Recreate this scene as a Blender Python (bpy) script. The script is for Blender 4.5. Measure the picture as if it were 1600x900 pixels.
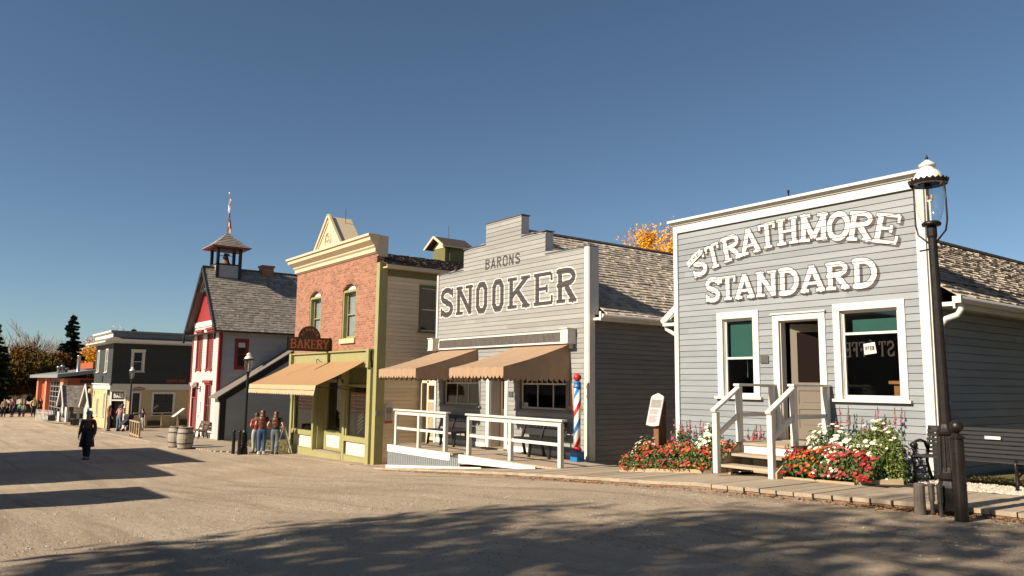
import bpy, bmesh, math, random
import numpy as np
from mathutils import Vector, Matrix
R_ = math.radians
scene = bpy.context.scene
for o in list(bpy.data.objects): bpy.data.objects.remove(o)

# ---------------------------------------------------------------- camera
cam_d = bpy.data.cameras.new('camera'); cam = bpy.data.objects.new('camera', cam_d)
scene.collection.objects.link(cam); scene.camera = cam
cam_d.sensor_width = 36; cam_d.lens = 1211.03 / 1600 * 36
cam_d.clip_start = 0.1; cam_d.clip_end = 3000
cam.matrix_world = Matrix(((0.60237604, 0.09166592, 0.79293156, 0), (0.7981264, -0.08375401, -0.59664019, 0),
                           (0.01171962, 0.99226137, -0.1236124, 0), (0, 0, 0, 1)))
scene.render.resolution_x = 1024; scene.render.resolution_y = 576
# ---------------------------------------------------------------- world and sun
SUN = Vector((0.085, 1.0, -0.645)).normalized()          # travel direction of the light
elev = math.asin(-SUN.z)
w = bpy.data.worlds.new('World'); scene.world = w; w.use_nodes = True
nt = w.node_tree; bg = nt.nodes['Background']
sky = nt.nodes.new('ShaderNodeTexSky'); sky.sky_type = 'NISHITA'; sky.sun_disc = False
sky.sun_elevation = elev; sky.sun_rotation = math.atan2(-SUN.x, -SUN.y)
sky.altitude = 2500; sky.air_density = 1.0; sky.dust_density = 3.2; sky.ozone_density = 3.0
gain = nt.nodes.new('ShaderNodeVectorMath'); gain.operation = 'MULTIPLY'; gain.inputs[1].default_value = (1.08, 1.11, 1.02)
nt.links.new(sky.outputs[0], gain.inputs[0]); nt.links.new(gain.outputs[0], bg.inputs[0]); bg.inputs[1].default_value = 0.051
sl = bpy.data.lights.new('sun', 'SUN'); so = bpy.data.objects.new('sun', sl); scene.collection.objects.link(so)
sl.energy = 5.0; sl.angle = R_(0.53); sl.color = (1.0, 0.86, 0.68)
so.rotation_euler = SUN.to_track_quat('-Z', 'Y').to_euler()
scene.view_settings.view_transform = 'Standard'; scene.view_settings.look = 'None'
scene.view_settings.exposure = 0.85; scene.view_settings.gamma = 1
scene.render.engine = 'CYCLES'

# ---------------------------------------------------------------- helpers
COL = scene.collection
BASE = {}
def tag(o, label=None, cat=None, group=None, kind=None):
    if label: o['label'] = label
    if cat: o['category'] = cat
    if group: o['group'] = group
    if kind: o['kind'] = kind
    return o
def thing(name, label, cat, loc=(0, 0, 0), rz=0, group=None):
    o = bpy.data.objects.new(name, None); COL.objects.link(o)
    o.empty_display_size = 0.2
    o.location = loc; o.rotation_euler = (0, 0, rz); BASE[o.name] = Vector(loc)
    return tag(o, label, cat, group)
def copy_tree(o, parent=None):
    c = o.copy(); COL.objects.link(c); c.parent = parent
    for ch in list(o.children): copy_tree(ch, c)
    return c
class MB:
    """collects verts and faces for one mesh"""
    def __init__(s): s.v = []; s.f = []; s.m = []; s.tone = []; s.cur = 0; s.smooth = False; s.tn = 0.5
    def face(s, pts, mi=None):
        n = len(s.v); s.v += [tuple(p) for p in pts]; s.f.append(tuple(range(n, n + len(pts))))
        s.m.append(s.cur if mi is None else mi); s.tone.append(s.tn)
    def hexa(s, p, mi=None):                              # 8 points: bottom 4 (ccw), top 4
        n = len(s.v); s.v += [tuple(q) for q in p]
        for f in ((3, 2, 1, 0), (4, 5, 6, 7), (0, 1, 5, 4), (1, 2, 6, 5), (2, 3, 7, 6), (3, 0, 4, 7)):
            s.f.append(tuple(n + i for i in f)); s.m.append(s.cur if mi is None else mi); s.tone.append(s.tn)
    def box(s, x0, y0, z0, x1, y1, z1, mi=None):
        if x0 > x1: x0, x1 = x1, x0
        if y0 > y1: y0, y1 = y1, y0
        if z0 > z1: z0, z1 = z1, z0
        s.hexa([(x0, y0, z0), (x1, y0, z0), (x1, y1, z0), (x0, y1, z0), (x0, y0, z1), (x1, y0, z1), (x1, y1, z1), (x0, y1, z1)], mi)
    def beam(s, a, b, w, h, up=(0, 0, 1), mi=None):       # square-section bar from a to b
        a = Vector(a); b = Vector(b); d = (b - a).normalized(); u = Vector(up)
        side = d.cross(u)
        if side.length < 1e-4: side = d.cross(Vector((0, 1, 0)))
        side.normalize(); u = side.cross(d).normalized()
        sx = side * w / 2; uz = u * h / 2
        s.hexa([a - sx - uz, a + sx - uz, b + sx - uz, b - sx - uz, a - sx + uz, a + sx + uz, b + sx + uz, b - sx + uz], mi)
    def ring(s, c, r, ax, ay, n):
        return [c + ax * (r * math.cos(2 * math.pi * i / n)) + ay * (r * math.sin(2 * math.pi * i / n)) for i in range(n)]
    def tube(s, pts, rad, n=8, mi=None, caps=True):
        pts = [Vector(p) for p in pts]
        if not hasattr(rad, '__len__'): rad = [rad] * len(pts)
        base = len(s.v); pax = None
        for i, p in enumerate(pts):
            d = (pts[min(i + 1, len(pts) - 1)] - pts[max(i - 1, 0)]).normalized()
            if pax is None:
                pax = d.orthogonal().normalized()
            ax = (pax - d * pax.dot(d))
            ax = ax.normalized() if ax.length > 1e-6 else d.orthogonal().normalized()
            pax = ax; ay = d.cross(ax)
            s.v += [tuple(q) for q in s.ring(p, rad[i], ax, ay, n)]
        m = s.cur if mi is None else mi
        for i in range(len(pts) - 1):
            for j in range(n):
                a = base + i * n + j; b = base + i * n + (j + 1) % n
                s.f.append((a, b, b + n, a + n)); s.m.append(m); s.tone.append(s.tn)
        if caps:
            s.f.append(tuple(base + j for j in reversed(range(n)))); s.m.append(m); s.tone.append(s.tn)
            e = base + (len(pts) - 1) * n
            s.f.append(tuple(e + j for j in range(n))); s.m.append(m); s.tone.append(s.tn)
    def lathe(s, prof, c=(0, 0, 0), n=20, mi=None):       # prof: (r, z)
        base = len(s.v); m = s.cur if mi is None else mi
        for r, z in prof:
            for j in range(n):
                a = 2 * math.pi * j / n
                s.v.append((c[0] + r * math.cos(a), c[1] + r * math.sin(a), c[2] + z))
        for i in range(len(prof) - 1):
            for j in range(n):
                a = base + i * n + j; b = base + i * n + (j + 1) % n
                s.f.append((a, b, b + n, a + n)); s.m.append(m); s.tone.append(s.tn)
    def build(s, name, mats, parent=None, world=False, smooth=None, off=None, merge=False):
        me = bpy.data.meshes.new(name)
        off = Vector(off or (0, 0, 0))
        if world and parent is not None:
            off = off - BASE[parent.name]
        vs = [(v[0] + off.x, v[1] + off.y, v[2] + off.z) for v in s.v]
        me.from_pydata(vs, [], s.f)
        if not isinstance(mats, (list, tuple)): mats = [mats]
        for mt in mats: me.materials.append(mt)
        me.polygons.foreach_set('material_index', s.m)
        if any(t != 0.5 for t in s.tone):
            at = me.attributes.new('tone', 'FLOAT', 'FACE'); at.data.foreach_set('value', s.tone)
        if (s.smooth if smooth is None else smooth):
            me.polygons.foreach_set('use_smooth', [True] * len(s.f))
        if merge:
            bm = bmesh.new(); bm.from_mesh(me); bmesh.ops.remove_doubles(bm, verts=bm.verts, dist=1e-4); bm.to_mesh(me); bm.free()
        me.update()
        o = bpy.data.objects.new(name, me); COL.objects.link(o)
        if parent is not None:
            o.parent = parent; BASE[o.name] = BASE.get(parent.name, Vector((0, 0, 0)))
        else: BASE[o.name] = Vector((0, 0, 0))
        return o
def bevel(o, w=0.01, seg=2):
    m = o.modifiers.new('bevel', 'BEVEL'); m.width = w; m.segments = seg; m.limit_method = 'ANGLE'; m.angle_limit = R_(40); return o
def wbox(name, mat, parent, *c, **k):
    b = MB(); b.box(*c); return b.build(name, mat, parent, world=True)

# ---------------------------------------------------------------- materials
M = {}
def mat(name, col, rough=0.6, metal=0.0, var=0.0, vscale=3.0, vcol=None, bump=0.0, bscale=40.0, tone=0.0, stretch=(1, 1, 1), spec=0.5, dirt=0.0, dirtcol=(0.12, 0.1, 0.08), trans=0, emit=None):
    m = bpy.data.materials.new(name); m.use_nodes = True; nt = m.node_tree; N = nt.nodes; L = nt.links
    b = N['Principled BSDF']; b.inputs['Roughness'].default_value = rough; b.inputs['Metallic'].default_value = metal
    b.inputs['Specular IOR Level'].default_value = spec
    col = tuple(col) + (1,)
    tc = N.new('ShaderNodeTexCoord'); mp = N.new('ShaderNodeMapping'); mp.inputs['Scale'].default_value = stretch
    L.new(tc.outputs['Object'], mp.inputs[0])
    rgb = N.new('ShaderNodeRGB'); rgb.outputs[0].default_value = col; cur = rgb.outputs[0]
    def mix(a, bb, fac, mode='MIX'):
        x = N.new('ShaderNodeMix'); x.data_type = 'RGBA'; x.blend_type = mode
        if hasattr(fac, 'is_linked'): L.new(fac, x.inputs[0])
        else: x.inputs[0].default_value = fac
        L.new(a, x.inputs[6])
        if isinstance(bb, tuple): x.inputs[7].default_value = bb
        else: L.new(bb, x.inputs[7])
        return x.outputs[2]
    if var:
        n = N.new('ShaderNodeTexNoise'); n.inputs['Scale'].default_value = vscale; n.inputs['Detail'].default_value = 6; n.inputs['Roughness'].default_value = 0.6
        L.new(mp.outputs[0], n.inputs[0])
        mr = N.new('ShaderNodeMapRange'); mr.inputs[1].default_value = 0.3; mr.inputs[2].default_value = 0.7
        L.new(n.outputs['Fac'], mr.inputs[0])
        v2 = vcol or tuple(c * (1 - var) for c in col[:3])
        cur = mix(cur, tuple(v2) + (1,), mr.outputs[0])
    if dirt:
        n = N.new('ShaderNodeTexNoise'); n.inputs['Scale'].default_value = 1.3; n.inputs['Detail'].default_value = 9; n.inputs['Roughness'].default_value = 0.72
        L.new(tc.outputs['Object'], n.inputs[0])
        mr = N.new('ShaderNodeMapRange'); mr.inputs[1].default_value = 0.55; mr.inputs[2].default_value = 0.75; mr.inputs[4].default_value = dirt
        L.new(n.outputs['Fac'], mr.inputs[0]); cur = mix(cur, tuple(dirtcol) + (1,), mr.outputs[0])
    if tone:
        a = N.new('ShaderNodeAttribute'); a.attribute_name = 'tone'
        mr = N.new('ShaderNodeMapRange'); mr.inputs[3].default_value = 1 - tone; mr.inputs[4].default_value = 1 + tone
        L.new(a.outputs['Fac'], mr.inputs[0])
        vm = N.new('ShaderNodeVectorMath'); vm.operation = 'SCALE'; L.new(cur, vm.inputs[0]); L.new(mr.outputs[0], vm.inputs[3]); cur = vm.outputs[0]
    L.new(cur, b.inputs['Base Color'])
    if bump:
        n = N.new('ShaderNodeTexNoise'); n.inputs['Scale'].default_value = bscale; n.inputs['Detail'].default_value = 5
        L.new(mp.outputs[0], n.inputs[0]); bp = N.new('ShaderNodeBump'); bp.inputs['Strength'].default_value = 1; bp.inputs['Distance'].default_value = bump
        L.new(n.outputs['Fac'], bp.inputs['Height']); L.new(bp.outputs[0], b.inputs['Normal'])
    if emit: b.inputs['Emission Color'].default_value = tuple(emit[:3]) + (1,); b.inputs['Emission Strength'].default_value = emit[3]
    M[name] = m
    return m
mat('grey_paint', (0.228, 0.252, 0.272), 0.55, var=0.16, vscale=2.2, stretch=(.6, .6, 4), bump=.002, bscale=60, tone=.12, dirt=.10)
mat('stone_paint', (0.278, 0.278, 0.265), 0.6, var=0.18, vscale=2.2, stretch=(.6, .6, 4), bump=.002, bscale=60, tone=.13, dirt=.18)
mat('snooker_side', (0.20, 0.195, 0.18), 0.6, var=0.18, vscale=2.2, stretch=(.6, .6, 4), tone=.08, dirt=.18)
mat('white_paint', (0.60, 0.585, 0.54), 0.5, var=0.1, vscale=4, bump=.001, dirt=.12, dirtcol=(.4, .36, .3))
mat('white_worn', (0.7, 0.67, 0.6), 0.55, var=0.15, vscale=6, dirt=.4, dirtcol=(.34, .28, .2))
mat('cream_siding', (0.76, 0.63, 0.44), 0.6, var=0.15, vscale=2, stretch=(.6, .6, 4), tone=.07, dirt=.25, dirtcol=(.3, .25, .18))
mat('cream_trim', (0.60, 0.49, 0.33), 0.55, var=0.08, dirt=.08, dirtcol=(.35, .28, .2))
mat('green_trim', (0.30, 0.285, 0.125), 0.5, var=0.12, dirt=.12)
mat('green_dark', (0.14, 0.135, 0.045), 0.55, var=0.15, dirt=.12)
mat('panel_cream', (0.68, 0.63, 0.50), 0.6, var=0.1, dirt=.2, dirtcol=(.35, .3, .2))
mat('lettering_white', (0.62, 0.605, 0.56), 0.55, var=0.08, vscale=8)
mat('lettering_dark', (0.05, 0.042, 0.04), 0.6, var=0.25, vscale=10, dirt=.12, dirtcol=(.25, .23, .2))
mat('glass_dark', (0.012, 0.012, 0.013), 0.06, spec=0.8)
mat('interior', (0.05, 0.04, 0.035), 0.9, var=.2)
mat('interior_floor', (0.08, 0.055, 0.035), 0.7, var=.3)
mat('door_paint', (0.20, 0.17, 0.135), 0.55, var=0.1)
mat('blind', (0.03, 0.13, 0.115), 0.8, var=.15)
mat('orange_wood', (0.42, 0.19, 0.06), 0.4, var=.3, vscale=6, stretch=(1, 1, 6))
mat('awning_tan', (0.35, 0.235, 0.15), 0.85, var=.16, vscale=5, dirt=.3, dirtcol=(.30, .17, .09), bump=.02, bscale=2.2, stretch=(5, .8, .8))
mat('awning_gold', (0.33, 0.195, 0.095), 0.85, var=.14, vscale=5, dirt=.3, dirtcol=(.36, .22, .12), bump=.02, bscale=2.0, stretch=(4, .8, .8))
mat('awning_cream', (0.43, 0.335, 0.20), 0.85, var=.1, vscale=5)
mat('shake_light', (0.48, 0.42, 0.345), 0.85, var=.35, vscale=14, vcol=(.27, .235, .185), tone=.42)
mat('shake_grey', (0.27, 0.235, 0.20), 0.85, var=.3, vscale=10, tone=.35)
mat('shake_dark', (0.10, 0.075, 0.06), 0.85, var=.3, vscale=10, tone=.5)
mat('under_roof', (0.05, 0.04, 0.035), 0.9)
mat('flashing', (0.12, 0.12, 0.13), 0.5, metal=.5)
mat('black_iron', (0.007, 0.006, 0.006), 0.4, var=.4, vscale=12, vcol=(.018, .013, .011), bump=.002, bscale=30, spec=.35)
mat('door_glass', (0.012, 0.007, 0.006), 0.6, spec=.08)
mat('old_panel', (0.12, 0.11, 0.10), 0.7, var=.6, vscale=7, vcol=(.05, .045, .042), stretch=(7, 7, 1), spec=.2)
mat('sky_block_brown', (0.09, 0.06, 0.045), 0.8, var=.2)  # for the unseen block that darkens the grey shop's side
mat('black_wood', (0.016, 0.015, 0.016), 0.5, var=.3, vscale=20, stretch=(1, 6, 6))
mat('deck_wood', (0.38, 0.31, 0.23), 0.8, var=.3, vscale=5, stretch=(8, 1, 8), tone=.16, bump=.003, bscale=30, dirt=.25, dirtcol=(.25, .2, .14))
mat('deck_wood_x', (0.40, 0.33, 0.24), 0.8, var=.3, vscale=5, stretch=(1, 8, 8), tone=.16, bump=.003, bscale=30, dirt=.25, dirtcol=(.25, .2, .14))
mat('kerb_wood', (0.20, 0.155, 0.105), 0.85, var=.4, vscale=9, tone=.25, bump=.004, bscale=40)
mat('timber_new', (0.44, 0.33, 0.20), 0.75, var=.25, vscale=5, stretch=(1, 1, 5), tone=.1, dirt=.2)
mat('weathered', (0.13, 0.11, 0.09), 0.85, var=.4, vscale=9, stretch=(4, 4, 1), bump=.004, bscale=40)
mat('red_paint', (0.27, 0.022, 0.024), 0.5, var=.15, dirt=.1)
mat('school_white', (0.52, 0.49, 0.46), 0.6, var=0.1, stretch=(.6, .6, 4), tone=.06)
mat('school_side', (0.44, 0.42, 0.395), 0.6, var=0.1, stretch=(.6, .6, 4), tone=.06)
mat('black_paint', (0.016, 0.013, 0.012), 0.5, var=.3)
mat('bank_green', (0.026, 0.032, 0.030), 0.7, var=.2, tone=.12)
mat('bank_yellow', (0.52, 0.40, 0.20), 0.6, var=.1, tone=.05)
mat('bank_roof', (0.16, 0.19, 0.20), 0.6, var=.1)
mat('barn_orange', (0.33, 0.07, 0.022), 0.7, var=.15)
mat('barn_pale', (0.5, 0.2, 0.11), 0.7, var=.15)
mat('roof_grey', (0.20, 0.21, 0.21), 0.7, var=.1)
mat('steel', (0.4, 0.4, 0.42), 0.35, metal=.9)
mat('lantern_white', (0.72, 0.70, 0.64), 0.35, var=.1, dirt=.1)
mat('mantle', (0.5, 0.25, 0.08), 0.6)
mat('pole_red', (0.45, 0.02, 0.025), 0.35, var=.1)
mat('pole_blue', (0.02, 0.16, 0.42), 0.35, var=.1)
mat('pole_white', (0.76, 0.74, 0.70), 0.35, var=.1)
mat('sign_brown', (0.055, 0.028, 0.016), 0.6, var=.2)
mat('sign_orange', (0.42, 0.15, 0.05), 0.55)
mat('sign_pale', (0.50, 0.44, 0.43), 0.6, var=.1)
mat('sign_grey', (0.25, 0.245, 0.24), 0.6, var=.4, vscale=20)
mat('sign_text', (0.16, 0.15, 0.15), 0.7)
mat('sign_red', (0.38, 0.06, 0.03), 0.6)
mat('plaque', (0.075, 0.08, 0.08), 0.4)
mat('corten', (0.20, 0.085, 0.04), 0.75, var=.3)
mat('leaf', (0.055, 0.10, 0.022), 0.6, tone=.55)
mat('leaf_light', (0.11, 0.15, 0.03), 0.6, tone=.5)
mat('stalk', (0.06, 0.09, 0.03), 0.7)
mat('petal_white', (0.68, 0.66, 0.56), 0.6, tone=.12)
mat('petal_orange', (0.50, 0.085, 0.006), 0.6, tone=.25)
mat('petal_red', (0.32, 0.008, 0.007), 0.6, tone=.35)
mat('petal_pink', (0.33, 0.045, 0.05), 0.6, tone=.3)
mat('petal_magenta', (0.28, 0.045, 0.12), 0.6, tone=.4)
mat('petal_rust', (0.25, 0.03, 0.012), 0.6, tone=.4)
mat('yellow_eye', (0.6, 0.38, 0.03), 0.6)
mat('bark', (0.10, 0.08, 0.06), 0.9, var=.4, vscale=6)
mat('bark_pale', (0.42, 0.37, 0.31), 0.9, var=.3, vscale=6)
mat('needles', (0.022, 0.034, 0.018), 0.8, tone=.4, spec=.08)
mat('aut_brown', (0.12, 0.055, 0.013), 0.8, tone=.4, spec=.08)
mat('aut_olive', (0.085, 0.056, 0.013), 0.8, tone=.4, spec=.08)
mat('aut_gold', (0.66, 0.33, 0.02), 0.7, tone=.4, spec=.08)
mat('aut_orange', (0.62, 0.25, 0.015), 0.7, tone=.4, spec=.08)
mat('grass', (0.20, 0.17, 0.06), 0.9, tone=.4)
mat('pebble', (0.38, 0.34, 0.285), 0.8, tone=.3)
mat('grit', (0.19, 0.155, 0.125), 0.9, tone=.6)
mat('dry_leaf', (0.26, 0.12, 0.05), 0.85, tone=.5)
mat('soil', (0.05, 0.035, 0.025), 0.95, var=.3)
mat('barrel_wood', (0.34, 0.30, 0.24), 0.75, var=.25, vscale=6, stretch=(6, 6, 1), tone=.15)
mat('barrel_iron', (0.05, 0.045, 0.04), 0.6)
mat('brown_wood', (0.10, 0.06, 0.04), 0.6, var=.2)
mat('curtain', (0.62, 0.65, 0.66), 0.9, var=.3, vscale=9, stretch=(6, 6, 1))
mat('skin', (0.45, 0.26, 0.18), 0.5)
mat('hair_auburn', (0.14, 0.045, 0.022), 0.5, var=.5, vscale=30, stretch=(4, 4, .6))
mat('hair_brown', (0.045, 0.022, 0.014), 0.5, var=.4, vscale=30, stretch=(4, 4, .6))
mat('cloth_red', (0.36, 0.04, 0.03), 0.85)
mat('cloth_maroon', (0.12, 0.03, 0.025), 0.85)
mat('cloth_black', (0.012, 0.012, 0.014), 0.85)
mat('cloth_navy', (0.018, 0.02, 0.04), 0.85)
mat('cloth_brown', (0.12, 0.05, 0.035), 0.9, var=.2, vscale=20)
mat('denim', (0.045, 0.10, 0.20), 0.85, var=.25, vscale=8)
mat('denim_pale', (0.34, 0.38, 0.38), 0.85, var=.15, vscale=8)
mat('denim_grey', (0.10, 0.14, 0.16), 0.85, var=.2, vscale=8)
mat('cloth_white', (0.62, 0.60, 0.55), 0.8)
mat('cloth_yellow', (0.55, 0.48, 0.22), 0.8)
mat('cloth_green', (0.08, 0.40, 0.18), 0.8)
mat('cloth_tan', (0.36, 0.24, 0.15), 0.8)
mat('cloth_blue', (0.11, 0.24, 0.45), 0.8)
mat('cloth_pink', (0.52, 0.26, 0.22), 0.85, var=.7, vscale=18)
mat('shoe', (0.02, 0.018, 0.016), 0.6)

# clear glass pane: a thin sheet that lets most light through and mirrors a little of the sky
def pane_mat(name, tint, refl):
    m = bpy.data.materials.new(name); m.use_nodes = True; N = m.node_tree.nodes; L = m.node_tree.links
    N.remove(N['Principled BSDF']); out = N['Material Output']
    t = N.new('ShaderNodeBsdfTransparent'); t.inputs[0].default_value = tint + (1,)
    g = N.new('ShaderNodeBsdfGlossy'); g.inputs['Roughness'].default_value = 0.03
    lw = N.new('ShaderNodeLayerWeight'); lw.inputs[0].default_value = .5; pw = N.new('ShaderNodeMath'); pw.operation = 'POWER'; pw.inputs[1].default_value = 4.0; L.new(lw.outputs['Facing'], pw.inputs[0])
    fr = N.new('ShaderNodeMath'); fr.operation = 'MULTIPLY_ADD'; fr.inputs[1].default_value = refl * 8; fr.inputs[2].default_value = refl; L.new(pw.outputs[0], fr.inputs[0])
    mx = N.new('ShaderNodeMixShader'); L.new(fr.outputs[0], mx.inputs[0]); L.new(t.outputs[0], mx.inputs[1]); L.new(g.outputs[0], mx.inputs[2])
    L.new(mx.outputs[0], out.inputs[0]); M[name] = m
pane_mat('pane', (.86, .88, .87), .05)
pane_mat('lamp_glass', (.93, .95, .95), .09)
mat('window_script', (0.028, 0.012, 0.010), 0.6)

def brick_mat():
    m = bpy.data.materials.new('pink_brick'); m.use_nodes = True; N = m.node_tree.nodes; L = m.node_tree.links
    b = N['Principled BSDF']; b.inputs['Roughness'].default_value = .85
    tc = N.new('ShaderNodeTexCoord'); sp = N.new('ShaderNodeSeparateXYZ'); L.new(tc.outputs['Object'], sp.inputs[0])
    ad = N.new('ShaderNodeMath'); L.new(sp.outputs[0], ad.inputs[0]); L.new(sp.outputs[1], ad.inputs[1])
    cb = N.new('ShaderNodeCombineXYZ'); L.new(ad.outputs[0], cb.inputs[0]); L.new(sp.outputs[2], cb.inputs[1])
    nz = N.new('ShaderNodeTexNoise'); nz.inputs['Scale'].default_value = 3.3; nz.inputs['Detail'].default_value = 3
    L.new(cb.outputs[0], nz.inputs[0])
    mx = N.new('ShaderNodeMix'); mx.data_type = 'VECTOR'; mx.inputs[0].default_value = .012
    L.new(cb.outputs[0], mx.inputs[4]); L.new(nz.outputs['Color'], mx.inputs[5])
    br = N.new('ShaderNodeTexBrick'); L.new(mx.outputs[1], br.inputs[0])
    br.inputs['Scale'].default_value = 1; br.inputs['Brick Width'].default_value = .215; br.inputs['Row Height'].default_value = .082
    br.inputs['Mortar Size'].default_value = .009; br.inputs['Mortar Smooth'].default_value = .3; br.inputs['Bias'].default_value = -.1
    br.inputs['Color1'].default_value = (.34, .135, .08, 1); br.inputs['Color2'].default_value = (.17, .055, .032, 1); br.inputs['Mortar'].default_value = (.36, .25, .175, 1)
    n2 = N.new('ShaderNodeTexNoise'); n2.inputs['Scale'].default_value = 5.5; n2.inputs['Detail'].default_value = 4; L.new(cb.outputs[0], n2.inputs[0])
    mr = N.new('ShaderNodeMapRange'); mr.inputs[1].default_value = .45; mr.inputs[2].default_value = .72; mr.inputs[4].default_value = .45; L.new(n2.outputs['Fac'], mr.inputs[0])
    m2 = N.new('ShaderNodeMix'); m2.data_type = 'RGBA'; L.new(mr.outputs[0], m2.inputs[0]); L.new(br.outputs['Color'], m2.inputs[6]); m2.inputs[7].default_value = (.40, .235, .15, 1)
    L.new(m2.outputs[2], b.inputs['Base Color'])
    bp = N.new('ShaderNodeBump'); bp.inputs['Distance'].default_value = .012; bp.invert = True; L.new(br.outputs['Fac'], bp.inputs['Height']); L.new(bp.outputs[0], b.inputs['Normal'])
    M['brick'] = m
brick_mat()
def ground_mat():
    m = bpy.data.materials.new('gravel_street'); m.use_nodes = True; N = m.node_tree.nodes; L = m.node_tree.links
    b = N['Principled BSDF']; b.inputs['Roughness'].default_value = .92; b.inputs['Specular IOR Level'].default_value = .2
    tc = N.new('ShaderNodeTexCoord')
    def noise(sc, det=6, ro=.6, st=(1, 1, 1)):
        mp = N.new('ShaderNodeMapping'); mp.inputs['Scale'].default_value = st; L.new(tc.outputs['Object'], mp.inputs[0])
        n = N.new('ShaderNodeTexNoise'); n.inputs['Scale'].default_value = sc; n.inputs['Detail'].default_value = det; n.inputs['Roughness'].default_value = ro
        L.new(mp.outputs[0], n.inputs[0]); return n.outputs['Fac']
    def rng(s, a, bb, c=0, d=1):
        r = N.new('ShaderNodeMapRange'); r.inputs[1].default_value = a; r.inputs[2].default_value = bb; r.inputs[3].default_value = c; r.inputs[4].default_value = d; L.new(s, r.inputs[0]); return r.outputs[0]
    def mix(a, col, f):
        x = N.new('ShaderNodeMix'); x.data_type = 'RGBA'; L.new(f, x.inputs[0])
        if isinstance(a, tuple): x.inputs[6].default_value = a
        else: L.new(a, x.inputs[6])
        x.inputs[7].default_value = col; return x.outputs[2]
    c = mix((.50, .405, .30, 1), (.41, .33, .245, 1), rng(noise(.35, 5), .35, .65))
    c = mix(c, (.60, .50, .38, 1), rng(noise(1.1, 7, .7, (.25, 1.6, 1)), .5, .7, 0, .7))
    c = mix(c, (.31, .245, .18, 1), rng(noise(.8, 6, .62, (.12, 2.6, 1)), .53, .64, 0, .75))
    c = mix(c, (.36, .28, .20, 1), rng(noise(.22, 4, .5), .56, .66, 0, .55))
    c = mix(c, (.23, .18, .13, 1), rng(noise(9, 8, .75), .55, .75, 0, .7))
    c = mix(c, (.55, .48, .38, 1), rng(noise(45, 4, .7), .62, .75, 0, .8))
    c = mix(c, (.11, .09, .07, 1), rng(noise(48, 3, .65), .60, .70, 0, .85))
    L.new(c, b.inputs['Base Color'])
    mth = N.new('ShaderNodeMath'); mth.operation = 'MULTIPLY_ADD'; L.new(noise(7, 8, .7), mth.inputs[0]); mth.inputs[1].default_value = 2.0; L.new(noise(70, 4, .7), mth.inputs[2])
    bp = N.new('ShaderNodeBump'); bp.inputs['Distance'].default_value = .03; L.new(mth.outputs[0], bp.inputs['Height']); L.new(bp.outputs[0], b.inputs['Normal'])
    M['ground'] = m
ground_mat()
def stripe_mat():
    m = bpy.data.materials.new('barber_stripes'); m.use_nodes = True; N = m.node_tree.nodes; L = m.node_tree.links
    b = N['Principled BSDF']; b.inputs['Roughness'].default_value = .3
    tc = N.new('ShaderNodeTexCoord'); sp = N.new('ShaderNodeSeparateXYZ'); L.new(tc.outputs['Object'], sp.inputs[0])
    at = N.new('ShaderNodeMath'); at.operation = 'ARCTAN2'; L.new(sp.outputs[1], at.inputs[0]); L.new(sp.outputs[0], at.inputs[1])
    dv = N.new('ShaderNodeMath'); dv.operation = 'DIVIDE'; dv.inputs[1].default_value = 2 * math.pi; L.new(at.outputs[0], dv.inputs[0])
    ml = N.new('ShaderNodeMath'); ml.operation = 'MULTIPLY_ADD'; ml.inputs[1].default_value = -1.18; L.new(sp.outputs[2], ml.inputs[0]); L.new(dv.outputs[0], ml.inputs[2])
    fr = N.new('ShaderNodeMath'); fr.operation = 'FRACT'; L.new(ml.outputs[0], fr.inputs[0])
    cr = N.new('ShaderNodeValToRGB'); cr.color_ramp.interpolation = 'CONSTANT'; e = cr.color_ramp.elements
    e[0].position = 0; e[0].color = (.76, .74, .70, 1); e[1].position = .25; e[1].color = (.5, .02, .02, 1)
    for p, c in ((.45, (.76, .74, .70, 1)), (.75, (.02, .18, .48, 1)), (.95, (.76, .74, .70, 1))):
        x = e.new(p); x.color = c
    L.new(fr.outputs[0], cr.inputs[0]); L.new(cr.outputs[0], b.inputs['Base Color']); M['stripes'] = m
stripe_mat()

# ---------------------------------------------------------------- terrain profile (the street drops away to the left)
PX = [-400, -130, -100, -80, -54, -45, -30, -23.3, -21, -13.2, -7.5, -4, 5, 20, 200]
PZ = [-4.3, -3.9, -3.65, -3.4, -3.12, -3.0, -2.81, -2.66, -2.5, -1.82, -1.37, -1.29, -1.26, -1.2, -1.1]
def prof(x): return float(np.interp(x, PX, PZ))
def street(x): return prof(x) - 0.085 * min(1, max(0, (x + 23.5) / 3.5))

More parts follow.
